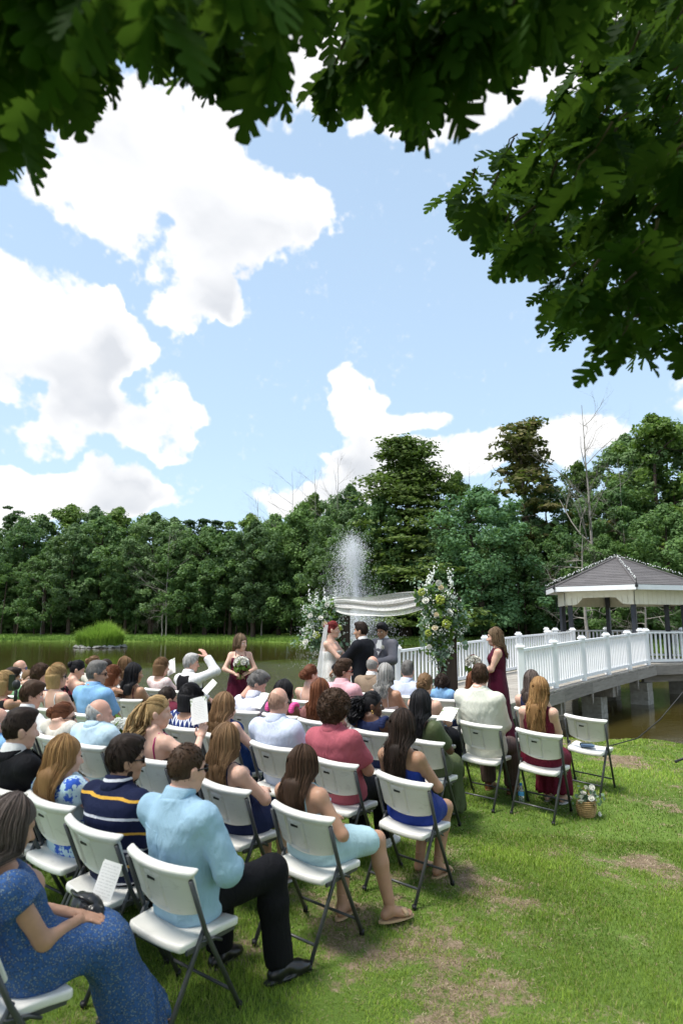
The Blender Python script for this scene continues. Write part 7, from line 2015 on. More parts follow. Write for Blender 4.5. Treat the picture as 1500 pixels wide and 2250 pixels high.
guest('woman with long wavy silver hair and pink floral straps', 'woman with silver hair', 842, 1459, 7.03, sex='f', skin='tan', hair=('long', 'grey', .22, .014), top=T('strap', 'pinkfloral', cut=.38), bottom=B('long', 'pinkfloral'), yaw=.15, b=1.05)
guest('man in red framed sunglasses and pale pink shirt looking right', 'man in pale pink shirt', 749, 1449, 7.05, skin='pink', hair=('quiff', 'brown'), specs=(M_DARKLENS, M_REDFRAME), top=T('shirt', 'pink', 'short', loose=.01), bottom=B('trousers', 'khaki'), yaw=-.75, fc=True)
guest('woman with braided brown updo and bare shoulders', 'woman with braided updo', 676, 1459, 7.05, sex='f', skin='fair', hair=('updo', 'auburn'), top=T('strap', 'pinkfloral', cut=.32), bottom=B('long', 'pinkfloral'), yaw=-.35, b=1.05)
GI['vest'] = guest('white haired man in black waistcoat raising his hand to his head', 'white haired man in waistcoat', 412, 1436, 7.05, skin='pink', hair=('short', 'silver'), top=[T('shirt', 'white', 'long', loose=.004), T('vest', 'black')], bottom=B('trousers', 'black'), yaw=-.65, arms={1: ((.19, .14, 1.27), (1, .5, -.6)), 0: ((.1, .30, .66),)}, hands=('grip', 'relax'), palms=((0, 0, -1), (-1, 0, -.3)), rot=-38, b=1.08, lean=.06)
GI['bob'] = guest('woman with brown bob in pale pink floral blouse', 'woman with brown bob', 350, 1446, 7.05, sex='f', skin='fair', hair=('bob', 'lightbrown'), top=T('blouse', 'pinkfloral', 'short', loose=.01), bottom=B('long', 'pinkfloral'), yaw=-.5)
guest('brunette looking right past the woman with long black hair', 'brunette looking right', 272, 1443, 7.05, sex='f', skin='fair', hair=('long', 'lightbrown', .2, .006), top=T('strap', 'cream', cut=.38), bottom=B('long', 'cream'), yaw=-.9, fc=True, rot=-26)
guest('dark haired woman behind the bearded man in the blue polo', 'dark haired woman behind the polo', 229, 1447, 6.85, sex='f', skin='tan', hair=('tied', 'dark'), top=T('blouse', 'white', 'short'), bottom=B('long', 'white'), yaw=-.7, rot=-26)
guest('woman with small brown bun in the farthest left row', 'woman with small brown bun', 203, 1440, 7.1, sex='f', skin='fair', hair=('bun', 'lightbrown'), top=T('blouse', 'cream', 'short'), bottom=B('long', 'cream'), yaw=-.7, rot=-26)
# front row on the right
guest('dark haired woman with hair clip and grey roots, front row', 'woman with hair clip in front row', 1164, 1473, 8.27, sex='f', skin='fair', hair=('long', 'greybrown', .22, .004), top=T('sleeveless', 'navy'), bottom=B('long', 'navy'), yaw=.3)
guest('woman in red hidden behind the man in ivory', 'woman in red', 1036, 1476, 8.25, sex='f', skin='fair', hair=('long', 'auburn', .16, .006), top=T('blouse', 'red', 'cap'), bottom=B('long', 'red'), yaw=.35)
guest('boy with dark curls in light blue shirt by the arch post', 'boy with dark curls', 966, 1480, 8.25, sex='c', skin='fair', hair=('curly', 'dark'), top=T('shirt', 'polo', 'short'), bottom=B('trousers', 'navy'), yaw=.2, b=1.05)
guest('man with short dark hair in pale blue shirt left of the arch post', 'man in pale blue shirt by the post', 890, 1451, 8.25, skin='pink', hair=('fade', 'salt'), top=T('shirt', 'bluecheck', 'short', loose=.012), bottom=B('trousers', 'khaki'), yaw=.3, b=1.08)
guest('grey haired man in tan tweed jacket in front of the groom', 'man in tan tweed jacket', 813, 1440, 8.27, skin='pink', hair=('fringe', 'grey'), top=T('jacket', 'tan', 'long'), bottom=B('trousers', 'khaki'), yaw=.1, b=1.1)
make_chair(2.77, 8.11, -radians(36), 'empty white folding chair at the end of the front row')

# ------------------------------------------------------------------ the wedding party, standing
def standing(sex, H, yaw=0, pitch=0, tilt=0, wr=None, hints=None, sway=0, hs=None):
    k = H / 1.75; hs = hs or {'m': 1.0, 'f': .96}[sex]
    P = np.array([0, 0, .94 * k]); Sh = np.array([0, -.02, 1.455 * k - .01]); R = rot3(yaw, pitch, tilt); C = np.array([sway, .02, H - .132 * hs])
    sw = {'m': .178, 'f': .148}[sex] * k; sh = [Sh + np.array([-sw, 0, -.035]), Sh + np.array([sw, 0, -.035])]
    la = {'m': (.29, .265), 'f': (.27, .245)}[sex]; la = (la[0] * k, la[1] * k)
    wr = [np.array(v, float) for v in wr]; hints = hints or [(-1, -.6, -.2), (1, -.6, -.2)]; el = []
    for i in (0, 1):
        e, w = ik(sh[i], wr[i], *la, hints[i]); el.append(e); wr[i] = w
    hip = [np.array([-.085, 0, .90 * k]), np.array([.085, 0, .90 * k])]; kn = [np.array([-.09, .015, .49 * k]), np.array([.09, .015, .49 * k])]; an = [np.array([-.09, -.02, .09]), np.array([.09, -.02, .09])]
    return dict(P=P, Sh=Sh, C=C, R=R, hs=hs, sh=sh, el=el, wr=wr, hip=hip, kn=kn, an=an, toe=[.15, -.15])
def gown(fig, mat, par, top, flare, train=0.0, hem=.03, name='skirt', folds=.012, W0=.17):
    f = Field((-.75, -.75 - train, -.02), (.75, .6, fig.P[2] + .3), .02)
    z0 = fig.P[2] + .12
    prof = [(-z0 + hem, flare, flare * .95 + train * .5, 0), (-z0 * .6, flare * .62 + .05, flare * .58 + .03 + train * .2, 0), (-.22, W0 + .025, .150, 0), (-.02, W0 - .005, .125, 0), (.12, .145, .108, 0)]
    f.loft((0, 0, z0), (0, 0, 1), (1, 0, 0), [(w, a, b_, -train * .5 * max(0, -w / z0) ** 2) for w, a, b_, _ in prof], 0, None, None, .02, fold=lambda ph, w: folds * np.sin(ph * 13 + 2.0 * np.sin(w * 3)) * np.clip(-w / z0, 0, 1) ** .8 * 1.3 + folds * .5 * np.sin(ph * 29) * np.clip(-w / z0, 0, 1))
    return garment(name, f, mat, par, (.003, 14), 3)
def stand_person(label, u, v, depth, sex, skin, az, J_fn, grp='wedding party', b=1.0):
    p = at(u, v, depth); g0 = gz(p.x, p.y)
    H = float(np.clip(p.z - g0 - .015, 1.55, 1.84))
    J = J_fn(H); fig = Figure(sex, J, b, .0165)
    e = thing('person', label, 'person', (p.x, p.y, g0), -radians(az), grp)
    return e, fig, (p.x, p.y, g0, -radians(az))
# bride
e, fig, info = stand_person('bride with red hair in white lace gown and veil facing the groom', 729, 1364, 10.7, 'f', 'fair', 112, lambda H: standing('f', H, .25, -.05, 0, [(-.10, .40, 1.02), (.12, .42, 1.02)], [(-1, -.3, -.6), (1, -.3, -.6)]), b=1.12)
GI['bride'] = (e, fig, info)
make_body(fig, 'fair', e, ('grip', 'grip'), ((.5, 0, -1), (-.5, 0, -1)))
top_garment(fig, dict(kind='strapless', mat=CL['lace']), e, 4)
gown(fig, CL['lace'], e, 0, .50, .25, .02, 'gown_skirt', .020, .185)
make_hair(fig, 'bun', 'red', e, seed=5); face(fig, e, 'auburn')
V = []
for i in range(16):
    f_ = i / 15
    for j in range(15):
        a = (j / 14 - .5) * 2.9
        rx, ry = (.09 + .20 * f_ ** .8), (.11 + .16 * f_)
        V.append((fig.C[0] + sin(a) * rx + .012 * sin(a * 9) * f_, fig.C[1] - .03 - cos(a) * ry - .02 * f_ + .012 * cos(a * 11) * f_, fig.C[2] + .10 - f_ * 1.12 - .02 * abs(sin(a)) * (1 - f_)))
I, J_ = np.meshgrid(np.arange(15), np.arange(14), indexing='ij'); Fq = np.stack([I * 15 + J_, (I + 1) * 15 + J_, (I + 1) * 15 + J_ + 1, I * 15 + J_ + 1], -1).reshape(-1, 4)
m, nt, b = newmat('veil_tulle'); b.inputs['Base Color'].default_value = (.82, .82, .84, 1); tp = nt.nodes.new('ShaderNodeBsdfTransparent'); mx = nt.nodes.new('ShaderNodeMixShader'); mx.inputs[0].default_value = .38
lk(nt, tp.outputs[0], mx.inputs[1]); lk(nt, b.outputs[0], mx.inputs[2]); lk(nt, mx.outputs[0], nt.nodes['Material Output'].inputs[0])
obj('veil', mesh_np('veil', V, Fq), e, mat=m)
MB().tube([(fig.C[0] + .055 * sin(a), fig.C[1] - .01 + .062 * cos(a), fig.C[2] - .175 - .02 * cos(a)) for a in np.linspace(-2, 2, 14)], .004, 5).build('necklace', M_BULB, e, smooth=True)
# groom
e, fig, info = stand_person('groom in black suit seen from behind, holding the bride\'s hands', 795, 1366, 10.35, 'm', 'tan', -60, lambda H: standing('m', H, .15, -.05, 0, [(-.16, .42, 1.02), (.10, .46, 1.02)], [(-1, -.5, -.4), (1, -.5, -.4)]), b=1.0)
make_body(fig, 'tan', e, ('grip', 'grip'), ((.4, 0, -1), (-.4, 0, -1)))
top_garment(fig, dict(kind='jacket', mat=CL['charcoal'], sleeve='long', loose=.012), e, 2); bottom_garment(fig, B('trousers', 'charcoal'), e, 3); shoes(fig, 'black', e); make_hair(fig, 'fade', 'dark', e, seed=8); face(fig, e, 'dark')
n_ = np.cross(fig.axis, fig.right); obj('boutonniere', ROSE_W, e, loc=tuple(fig.P + fig.axis * .42 + n_ * .165 + fig.right * -.10), rot=(-pi / 2, 0, 0), scale=(.035,) * 3)
# officiant
e, fig, info = stand_person('officiant in grey suit with boutonniere looking down between the couple', 841, 1367, 11.15, 'm', 'olive', -142, lambda H: standing('m', H, .12, -.28, 0, [(-.08, .30, 1.12), (.10, .30, 1.12)]))
make_body(fig, 'olive', e, ('grip', 'grip'), ((0, 0, 1), (0, 0, 1)))
top_garment(fig, dict(kind='jacket', mat=CL['grey'], sleeve='long', loose=.008), e, 6); bottom_garment(fig, B('trousers', 'grey'), e, 7); shoes(fig, 'black', e); make_hair(fig, 'short', 'black', e, seed=9); face(fig, e, 'black')
n_ = np.cross(fig.axis, fig.right); obj('boutonniere', ROSE_W, e, loc=tuple(fig.P + fig.axis * .42 + n_ * .165 + fig.right * -.10), rot=(-pi / 2, 0, 0), scale=(.04,) * 3)
# bridesmaids
e, fig, info = stand_person('bridesmaid in burgundy halter gown with bouquet at the water\'s edge, left', 529, 1393, 10.6, 'f', 'fair', 166, lambda H: standing('f', H, .75, -.12, 0, [(-.07, .20, .99), (.09, .20, .99)], [(-1, -.5, -.3), (1, -.5, -.3)]))
GI['maid_l'] = (e, fig, info)
make_body(fig, 'fair', e, ('grip', 'grip'), ((.5, 0, -1), (-.5, 0, -1)))
top_garment(fig, dict(kind='strap', mat=CL['burgundy'], cut=.46), e, 4); gown(fig, CL['burgundy'], e, 0, .30, 0, .02, 'gown_skirt', .014, .165); make_hair(fig, 'long', 'ashy', e, .22, .016, 6, 260, spread=1.12); face(fig, e, 'lightbrown')
e, fig, info = stand_person('bridesmaid in burgundy gown with wavy brown hair on the deck, right', 1088, 1379, 9.75, 'f', 'fair', -78, lambda H: standing('f', H, .0, -.08, 0, [(-.03, .24, 1.03), (.07, .25, 1.03)], [(-1, -.7, -.2), (1, -.7, -.2)]))
GI['maid_r'] = (e, fig, info)
make_body(fig, 'fair', e, ('grip', 'grip'), ((.5, 0, -1), (-.5, 0, -1)))
top_garment(fig, dict(kind='sleeveless', mat=CL['burgundy']), e, 4); gown(fig, CL['burgundy'], e, 0, .21, .1, .02, 'gown_skirt', .010, .180); make_hair(fig, 'long', 'ashy', e, .27, .020, 7, 300); face(fig, e, 'lightbrown')
# ------------------------------------------------------------------ the oak the photographer stands under
M_OAK = leafy('oak_leaf', (0.008, 0.026, 0.004), (0.036, 0.085, 0.011), .28, .7, rnd=.3, spec=.05)
def oak_leaf(seed):
    r = np.random.default_rng(seed)
    st = [(0, .012, 0), (.06, .03, 0), (.11, .045, 0), (.15, .15, .03), (.18, .175, .08), (.20, .13, .11), (.22, .045, .04), (.29, .05, .0), (.35, .27, .06), (.385, .33, .13), (.42, .27, .17), (.435, .065, .05), (.51, .065, .0), (.57, .30, .08), (.605, .37, .17), (.64, .30, .20), (.655, .07, .06), (.73, .075, .0), (.78, .20, .07), (.81, .235, .14), (.84, .17, .15), (.855, .07, .05), (.91, .08, .03), (.96, .12, .05), (1.02, .09, .06), (1.08, .004, 0)]
    V = []
    cv = r.uniform(.08, .3); fo = r.uniform(.15, .45)
    for t, w, sh in st:
        wl, wr_ = w * r.uniform(.82, 1.15), w * r.uniform(.82, 1.15); z0 = -cv * t * t
        V += [(-wl, t + sh, z0 + fo * wl - .25 * wl * wl), (0, t, z0), (wr_, t + sh, z0 + fo * wr_ - .25 * wr_ * wr_)]
    n = len(st); F = []
    for i in range(n - 1):
        a = i * 3; F += [(a, a + 1, a + 4, a + 3), (a + 1, a + 2, a + 5, a + 4)]
    V += [(-.012, 0, 0), (.012, 0, 0), (0, -.16, .03)]; m = n * 3
    return np.array(V), np.array(F), np.array([(m, m + 1, m + 2)])
LEAVES = [oak_leaf(k) for k in range(4)]
def leaf_me(k, tone):
    V, F, F3 = LEAVES[k]; me = mesh_np('leaf', V, [F, F3], True, (M_OAK,)); vattr(me, 'tone', np.full(len(V), tone)); return me
LEAF_ME = [leaf_me(k, t_) for k in range(4) for t_ in (.15, .45, .8)]
oak = thing('oak_tree', 'oak overhead whose dark lobed leaves frame the top and right of the picture', 'tree', (3.2, -2.2, gz(3.2, -2.2)))
O0 = np.array([3.2, -2.2, gz(3.2, -2.2)])
r = np.random.default_rng(61)
tips_u = [-80, 30, 70, 110, 200, 240, 270, 330, 400, 470, 520, 600, 650, 700, 730, 770, 850, 900, 940, 990, 1030, 1070, 1110, 1160, 1190, 1240, 1600]
tips_v = [440, 430, 370, 310, 285, 180, 160, 200, 255, 250, 280, 285, 250, 290, 335, 270, 290, 350, 365, 300, 255, 285, 200, 220, 180, 170, 170]
poly = np.array([(1240, 60), (1150, 250), (1060, 330), (945, 395), (950, 500), (995, 590), (1080, 605), (1130, 690), (1215, 785), (1290, 800), (1350, 835), (1430, 805), (1500, 860), (1640, 880), (1640, -160), (1240, -160)], float)
def inpoly(x, y, P):
    c = False; j = len(P) - 1
    for i in range(len(P)):
        if (P[i, 1] > y) != (P[j, 1] > y) and x < (P[j, 0] - P[i, 0]) * (y - P[i, 1]) / (P[j, 1] - P[i, 1]) + P[i, 0]: c = not c
        j = i
    return c
def edge_dist(x, y, P):
    Q = np.roll(P, -1, 0); d = Q - P; t = np.clip((((x, y) - P) * d).sum(1) / (d * d).sum(1), 0, 1); return np.sqrt((((x, y) - P - d * t[:, None]) ** 2).sum(1)).min()
LV = []        # (pos, frame, scale, depth)
TW = []
def cluster(c, depth, n, L, droop):
    away = nrm(np.array(c) - np.array([O0[0] - 1.0, O0[1], 4.2])); base = np.array(c)
    TW.append((base - away * .13 + np.array([0, 0, .03]), base))
    for k in range(n):
        az = r.random() * 2 * pi; d = nrm(away * r.uniform(.1, .9) + np.array([cos(az), sin(az), 0]) * r.uniform(.4, 1.0) + np.array([0, 0, -droop * r.uniform(.2, 1.3)]))
        up = nrm(np.array([r.normal(0, .5), r.normal(0, .5) - .25, 1.0])); x = nrm(np.cross(d, up)); z = np.cross(x, d)
        LV.append((base - away * r.uniform(0, .10) + r.normal(0, .02, 3), np.stack([x, d, z], 1), L * r.uniform(.72, 1.18), depth))
nc = 0
while nc < 135:
    u = r.uniform(-60, 1300); dep = r.uniform(1.3, 2.5) if u < 700 else r.uniform(1.6, 2.8); lp = .175 * F_PX / dep
    lim = np.interp(u, tips_u, tips_v) - 25 - lp * .95
    v = r.uniform(-170, max(lim, -150)) if r.random() < .62 else lim - r.random() * 25
    if 630 < u < 715 and -20 < v < 80 and r.random() < .8: continue
    cluster(at(u, v, dep), dep, r.integers(5, 9), .16, .8); nc += 1
nc = 0
while nc < 215:
    u, v = r.uniform(930, 1620), r.uniform(-160, 880)
    if not inpoly(u, v, poly): continue
    dep = r.uniform(2.3, 4.6); lp = .15 * F_PX / dep
    if edge_dist(u, v, poly) < lp * .62: continue
    cluster(at(u, v, dep), dep, r.integers(6, 9), .155, .55); nc += 1
LV.sort(key=lambda q: q[3])
for i, (p, Fm, s_, d_) in enumerate(LV[:290]):
    o = obj('leaf', LEAF_ME[r.integers(0, len(LEAF_ME))], oak)
    M = Matrix.Identity(4)
    for a in range(3):
        for b_ in range(3): M[a][b_] = Fm[a, b_] * s_
        M[a][3] = p[a] - O0[a]
    o.matrix_local = M
def scatter_leaves(items, name):
    Vs, Fs, F3s, Ts, n = [], [], [], [], 0
    for (p, Fm, s_, d_) in items:
        V, F, F3 = LEAVES[r.integers(0, 4)]; Vs.append((V * s_) @ Fm.T + p - O0); Fs.append(F + n); F3s.append(F3 + n); n += len(V); Ts.append(np.full(len(V), np.clip(r.normal(.45, .25), 0, 1)))
    me = mesh_np(name, np.concatenate(Vs), [np.concatenate(Fs), np.concatenate(F3s)], True, (M_OAK,)); vattr(me, 'tone', np.concatenate(Ts)); return me
tag(obj('foliage', scatter_leaves(LV[290:], 'foliage'), oak), kind='stuff')
# twigs, limbs and the trunk beside the photographer
mb = MB()
for a, b_ in TW: mb.tube([a - O0, (a + b_) / 2 - O0 + r.normal(0, .015, 3), b_ - O0], [.006, .004, .002], 4, cap=False)
tag(mb.build('twigs', M_BARK, oak, smooth=True), kind='stuff')
mb = MB()
mb.tube([(0, 0, -.3), (0, 0, .3), (-.05, .05, 1.5), (-.1, .1, 2.8), (-.2, .3, 4.2), (-.1, .5, 6.5), (.1, .7, 9)], [.52, .42, .36, .33, .28, .2, .08], 12, cap=False)
mb.build('trunk', M_BARK, oak, smooth=True)
mb = MB()
for k in range(0, len(TW), 17):
    e_ = TW[k][0] - O0; mid = e_ * .5 + np.array([0, 0, 1.0]) + r.normal(0, .1, 3)
    a_ = np.array([-.15, .2, 3.6]); tt = np.linspace(0, 1, 14)[:, None]; pts_ = (1 - tt) ** 2 * a_ + 2 * tt * (1 - tt) * (mid + np.array([0, 0, .8])) + tt ** 2 * e_; pts_[1:-1] += r.normal(0, .035, (12, 3)).cumsum(0) * .5 * np.sin(tt[1:-1] * pi); mb.tube(pts_, np.linspace(.020, .003, 14), 5, cap=False)
mb.build('limbs', M_BARK, oak, smooth=True)
# the rest of the crown, above and behind the frame: it shades the lawn and the nearer rows
n = 9500
x, y, z = r.uniform(-7.5, 8.5, n), r.uniform(-7, 7.5, n), r.uniform(4.3, 8.6, n)
z = z + .02 * ((x - 1) ** 2) * -1 * .3
c, s = cos(TILT), sin(TILT); Zr = z - CAM_H; dd = y * c + Zr * s; uu_ = -y * s + Zr * c
with np.errstate(divide='ignore', invalid='ignore'):
    pu, pv = 750 + F_PX * x / dd, 1125 - F_PX * uu_ / dd
vis = (dd > .1) & (pv > -60) & (pu > -80) & (pu < 1580)
clump = gnoise(x * .55 + 3, y * .55, 71, 3) + .6 * gnoise(x * .6, z * .9, 72, 2)
ok = ~vis & (clump > -.25) & (((x - 1.2) / 8.5) ** 2 + ((y - .2) / 8) ** 2 < 1)
P = np.stack([x, y, z], -1)[ok]; n = len(P)
N = r.normal(size=(n, 3)) * .55 + np.array([0, 0, 1.0]); N /= np.linalg.norm(N, axis=1)[:, None]
V = leaf_quads(P, N, .125, r, 1.7) - O0
me = mesh_np('upper_foliage', V, np.arange(len(V)).reshape(-1, 4), False, (M_OAK,)); vattr(me, 'tone', np.repeat(np.clip(r.normal(.45, .2, n), 0, 1), 4))
tag(obj('upper_foliage', me, oak), kind='stuff')
# ------------------------------------------------------------------ small things
M_PAPER, nt, b = newmat('printed_card'); b.inputs['Roughness'].default_value = .7
co = texco(nt); sp = nt.nodes.new('ShaderNodeSeparateXYZ'); lk(nt, co, sp.inputs[0])
ln = mathn(nt, 'FRACT', mathn(nt, 'MULTIPLY', sp.outputs[1], 75)); inx = mathn(nt, 'LESS_THAN', mathn(nt, 'ABSOLUTE', sp.outputs[0]), .045); iny = mathn(nt, 'LESS_THAN', mathn(nt, 'ABSOLUTE', sp.outputs[1]), .07)
tx = mathn(nt, 'MULTIPLY', mathn(nt, 'MULTIPLY', mathn(nt, 'GREATER_THAN', ln, .62), mathn(nt, 'GREATER_THAN', noise(nt, mapping(nt, co, (160, 75, 1)), 1, 2), .47)), mathn(nt, 'MULTIPLY', inx, iny))
leafm = mathn(nt, 'MULTIPLY', mathn(nt, 'GREATER_THAN', noise(nt, co, 60, 3), .52), mathn(nt, 'GREATER_THAN', mathn(nt, 'ADD', mathn(nt, 'ABSOLUTE', sp.outputs[0]), mathn(nt, 'MULTIPLY', sp.outputs[1], .55)), .092))
lk(nt, mixc(nt, leafm, mixc(nt, mathn(nt, 'MULTIPLY', tx, .45), (.76, .76, .74), (.35, .35, .34)), (.16, .24, .10)), b.inputs['Base Color'])
def card(pos, rot, label, s=1.0):
    mb = MB(); V = []
    for i in range(5):
        for j in range(7): V.append(((i / 4 - .5) * .14 * s, (j / 6 - .5) * .205 * s, .008 * s * sin(i / 4 * pi) + .006 * (j / 6) ** 2))
    F = [(i * 7 + j, (i + 1) * 7 + j, (i + 1) * 7 + j + 1, i * 7 + j + 1) for i in range(4) for j in range(6)]
    return tag(obj('programme', mesh_np('programme', V, np.array(F)), loc=pos, rot=rot, mat=M_PAPER), label, 'programme', 'printed ceremony programmes')
def near_hand(key, i, dz=.0, fwd=.09):
    e, fig, info = GI[key]; el, wr = np.array(fig.J['el'][i]), np.array(fig.J['wr'][i]); return world_pt(info, wr + nrm(wr - el) * fwd + np.array([0, 0, dz]))
e_, fg, inf = GI['blonde']
pw = world_pt(inf, np.array(fg.J['wr'][1]) + np.array([-.04, .02, .20])); card(pw, (radians(72), radians(-14), radians(-12)), 'programme held up by the blonde woman with the magenta strap')
e_, fg, inf = GI['nearest']
pn = world_pt(inf, (-.06, .50, .72)); card(pn, (radians(68), radians(8), radians(-20)), 'programme standing in the handbag of the nearest woman', .8)
card(at(377, 1466, 10.1), (radians(70), radians(-25), radians(-30)), 'programme held up in front of the woman with the brown bob', 1.15)
card(at(461, 1509, 9.3), (radians(50), radians(20), radians(-50)), 'programme held low by the white haired man in waistcoat', 1.0)
card(at(573, 1540, 7.4), (radians(45), 0, radians(-40)), 'programme read by the bearded man in faint check')
card(at(983, 1570, 7.1), (radians(25), 0, radians(-30)), 'programme on a lap beside the man in ivory', 1.2)
card(at(478, 1790, 4.75), (radians(35), 0, radians(-34)), 'programme on the lap of the young woman in dark navy', 1.0)
# handbag of the nearest woman
hb = thing('handbag', 'black leather handbag on the lap of the nearest woman', 'handbag', world_pt(GI['nearest'][2], (-.06, .40, .625)), radians(-45))
f = Field((-.16, -.09, -.10), (.16, .09, .12), .008); f.ell((0, 0, 0), (.125, .06, .060), k=.02); f.cone((-.09, 0, -.03), (.09, 0, -.03), .042, .042, .03); f.warp(.006, 45, 3); V, Q = f.nets(); obj('bag', mesh_np('bag', smooth_mesh(V, Q), Q, True, (M_LEATHER,)), hb)
MB().tube([(-.09, 0, .03), (-.075, -.04, .065), (0, -.06, .07), (.075, -.04, .065), (.09, 0, .03)], .008, 6).build('handle', M_LEATHER, hb, smooth=True)
MB().tube([(-.09, -.040, .045), (0, -.046, .052), (.09, -.040, .045)], .0018, 5).build('zip', M_STEEL, hb, smooth=True)
# bouquets
def bouquet(pos, label, seed, R=.105, red=1):
    e = thing('bouquet', label, 'bouquet', pos, 0, 'bridesmaids\' bouquets'); r = np.random.default_rng(seed)
    n = 15
    for i in range(n):
        ph = i * 2.399; zz = 1 - 1.15 * i / n; q = math.sqrt(max(0, 1 - min(1, abs(zz)) ** 2)); d = Vector((cos(ph) * q, sin(ph) * q, zz))
        k_ = ROSE_R if i < red else ROSE_W
        obj('rose', k_, e, loc=d * R * .78 + Vector((0, 0, .02)), rot=d.to_track_quat('Z', 'Y').to_euler(), scale=(.052,) * 3)
    f_ = r.normal(size=(30, 3)); f_ /= np.linalg.norm(f_, axis=1)[:, None]; f_[:, 2] = -np.abs(f_[:, 2]) * .6
    round_leaves(f_ * R * 1.02, .045, seed, M_FERN, 'greenery', e, 1.6)
    mb = MB()
    for k in range(9): mb.tube([(0, 0, 0), (r.normal(0, .012), r.normal(0, .012), -.10), (r.normal(0, .03), r.normal(0, .03), -.21)], .004, 4)
    mb.build('stems', M_FERN, e, attr='tone'); MB().tube([(0, 0, -.07), (0, 0, -.14)], .022, 8).build('ribbon', CL['burgundy'], e, smooth=True)
for key, lab, k in (('maid_l', 'round white rose bouquet held by the bridesmaid on the left', 3), ('maid_r', 'white bouquet with red rose held by the bridesmaid on the right', 4)):
    e_, fg, inf = GI[key]; mid = (np.array(fg.J['wr'][0]) + np.array(fg.J['wr'][1])) / 2 + np.array([0, .08, .13]); bouquet(world_pt(inf, mid), lab, k, .115 if k == 3 else .12)
# aisle posy of baby's breath tied to a chair
bb = thing('flower_posy', 'bunch of white baby\'s breath tied to an aisle chair', 'flowers', at(262, 1600, 6.15)); r = np.random.default_rng(8); mb = MB()
for i in range(520):
    d = r.normal(size=3); d /= np.linalg.norm(d); d[2] = abs(d[2]) * .8; mb.ball(d * .13 * r.random() ** .3 * np.array([1.1, .8, .9]), r.uniform(.006, .0105), 4, 3)
tag(mb.build('babys_breath', M_BREATH, bb), kind='stuff')
f_ = r.normal(size=(120, 3)) * np.array([.075, .05, .05]) + np.array([0, 0, -.05]); round_leaves(f_, .05, 5, M_FERN, 'greenery', bb, 1.8)
MB().tube([(0, 0, 0), (.01, 0, -.12), (.0, 0, -.22)], [.02, .014, .02], 6).build('stems', M_FERN, bb, attr='tone')
# basket of flowers on the grass
def on_ground(u, v):
    d = 6.0
    for _ in range(60):
        p = at(u, v, d); d += (p.z - gz(p.x, p.y)) * 3
    return at(u, v, d)
p = on_ground(1288, 1795); bk = thing('flower_basket', 'small wicker basket of white flowers on the grass beside the chairs', 'basket', (p.x, p.y, gz(p.x, p.y)), .3)
M_WICKER = simple('wicker', (.42, .27, .12), .7, .3, nscale=40, namt=.3)
mb = MB()
for k in range(9):
    z = .012 + .017 * k; R_ = .075 + .022 * sin(k / 8 * pi * .8); mb.tube([((R_ + .004 * (-1) ** j) * cos(2 * pi * j / 22), (R_ + .004 * (-1) ** j) * .8 * sin(2 * pi * j / 22), z) for j in range(23)], .0085, 5, cap=False)
mb.build('weave', M_WICKER, bk, smooth=True)
MB().tube([(0, .075 * cos(a), .15 + .12 * sin(a)) for a in np.linspace(0, pi, 14)], .007, 6).build('handle', M_WICKER, bk, smooth=True)
r = np.random.default_rng(3); q = r.normal(size=(70, 3)) * np.array([.05, .045, .05]) + np.array([.02, 0, .19]); round_leaves(q, .035, 7, M_EUC, 'greenery', bb if False else bk)
for k in range(13): obj('rose', ROSE_W, bk, loc=(r.normal(.02, .05), r.normal(-.04, .03), .20 + r.normal(0, .035)), rot=(r.uniform(-.9, .9), r.uniform(-.9, .9), 0), scale=(.034,) * 3)
obj('fallen_rose', ROSE_W, bk, loc=(.11, -.05, .03), rot=(1.2, .3, 0), scale=(.026,) * 3)
# water bottle
p = on_ground(1145, 1764); wb = thing('water_bottle', 'clear plastic water bottle with blue cap on the grass', 'bottle', (p.x, p.y, gz(p.x, p.y)))
m, nt, b = newmat('clear_plastic'); b.inputs['Base Color'].default_value = (.75, .82, .86, 1); b.inputs['Transmission Weight'].default_value = .85; b.inputs['Roughness'].default_value = .12
MB().tube([(0, 0, .0), (0, 0, .01), (0, 0, .06), (0, 0, .065), (0, 0, .12), (0, 0, .15), (0, 0, .178)], [.026, .031, .031, .029, .031, .022, .012], 14).build('bottle_body', m, wb, smooth=True)
MB().tube([(0, 0, .172), (0, 0, .195)], .0145, 12).build('cap', simple('blue_cap', (.03, .2, .6), .4), wb); MB().tube([(0, 0, .075), (0, 0, .115)], .0316, 14, cap=False).build('label_band', simple('blue_label', (.1, .4, .75), .5), wb, smooth=True)
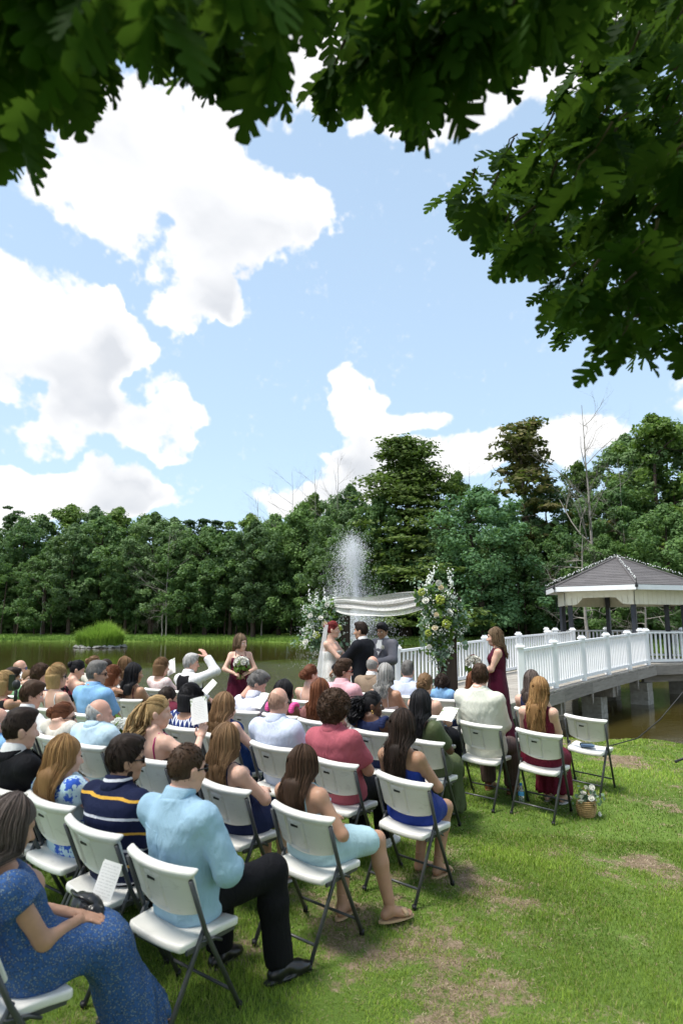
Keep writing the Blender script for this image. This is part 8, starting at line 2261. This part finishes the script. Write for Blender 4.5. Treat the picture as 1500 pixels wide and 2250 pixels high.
# things left on the empty chair
zc = gz(2.77, 8.11) + .468; rz = -radians(36)
for nm, lab, dx, dy, dz, sz, mt in (('wallet', 'blue folded wallet on the empty front row chair', .03, -.03, .016, (.15, .085, .018), simple('slate_blue_leather', (.10, .16, .26), .6)), ('phone', 'phone in green and black case on the empty front row chair', -.01, .05, .018, (.13, .075, .02), simple('green_black_case', (.01, .06, .03), .3, nscale=20, namt=.9))):
    x = 2.77 + cos(rz) * dx - sin(rz) * dy; y = 8.11 + sin(rz) * dx + cos(rz) * dy; o_ = thing(nm, lab, nm, (x, y, zc + dz - .01), rz + random.uniform(-.2, .3))
    MB().box((0, 0, 0), sz).build('case', mt, o_); MB().box((0, 0, sz[2] / 2 + .001), (sz[0] * .92, sz[1] * .9, .002)).build('face_panel', mt if nm == 'wallet' else M_LEATHER, o_)
# phones and fan held up at the far left
for (u, v, d, lab, sx) in ((27, 1500, 6.55, 'phone held up by the woman filming at the left edge', 1), ):
    o_ = thing('phone', lab, 'phone', at(u, v, d), radians(-20)); MB().box((0, 0, 0), (.074, .009, .15)).build('case', M_LEATHER, o_); MB().box((0, -.0055, 0), (.066, .001, .138)).build('screen', M_DARKLENS, o_)
o_ = thing('hand_fan', 'black handheld fan held beside the boy in white', 'fan', at(36, 1512, 6.5), radians(-20)); MB().tube([(0, 0, -.12), (0, 0, -.02)], .016, 8).build('handle', M_BLACK, o_, smooth=True); MB().ball((0, 0, .03), (.045, .03, .05), 10, 7).build('fan_head', M_BLACK, o_, smooth=True)
# power cable from the bank up out over the water, and a tripod foot at the right edge
a = on_ground(1335, 1640); pts = [a + Vector((-.35, .05, 0)), a, at(1400, 1622, 10.2), at(1450, 1580, 10.4), at(1500, 1520, 10.6), at(1560, 1440, 10.8)]; pts[0].z = gz(pts[0].x, pts[0].y) + .01
tag(MB().tube([tuple(p) for p in pts], .008, 6).build('cable', M_BLACK, None, smooth=True), 'black cable rising from the grass over the water at right', 'cable')
p0, p1 = at(1484, 1673, 7.0), at(1530, 1655, 7.05)
o_ = thing('tripod_leg', 'tip of a black tripod leg poking in at the right edge', 'tripod', p0); MB().tube([(0, 0, 0), tuple(p1 - p0)], .013, 8).build('leg_tube', M_BLACK, o_, smooth=True); MB().ball((0, 0, 0), .017, 8, 6).build('rubber_foot', M_BLACK, o_, smooth=True)
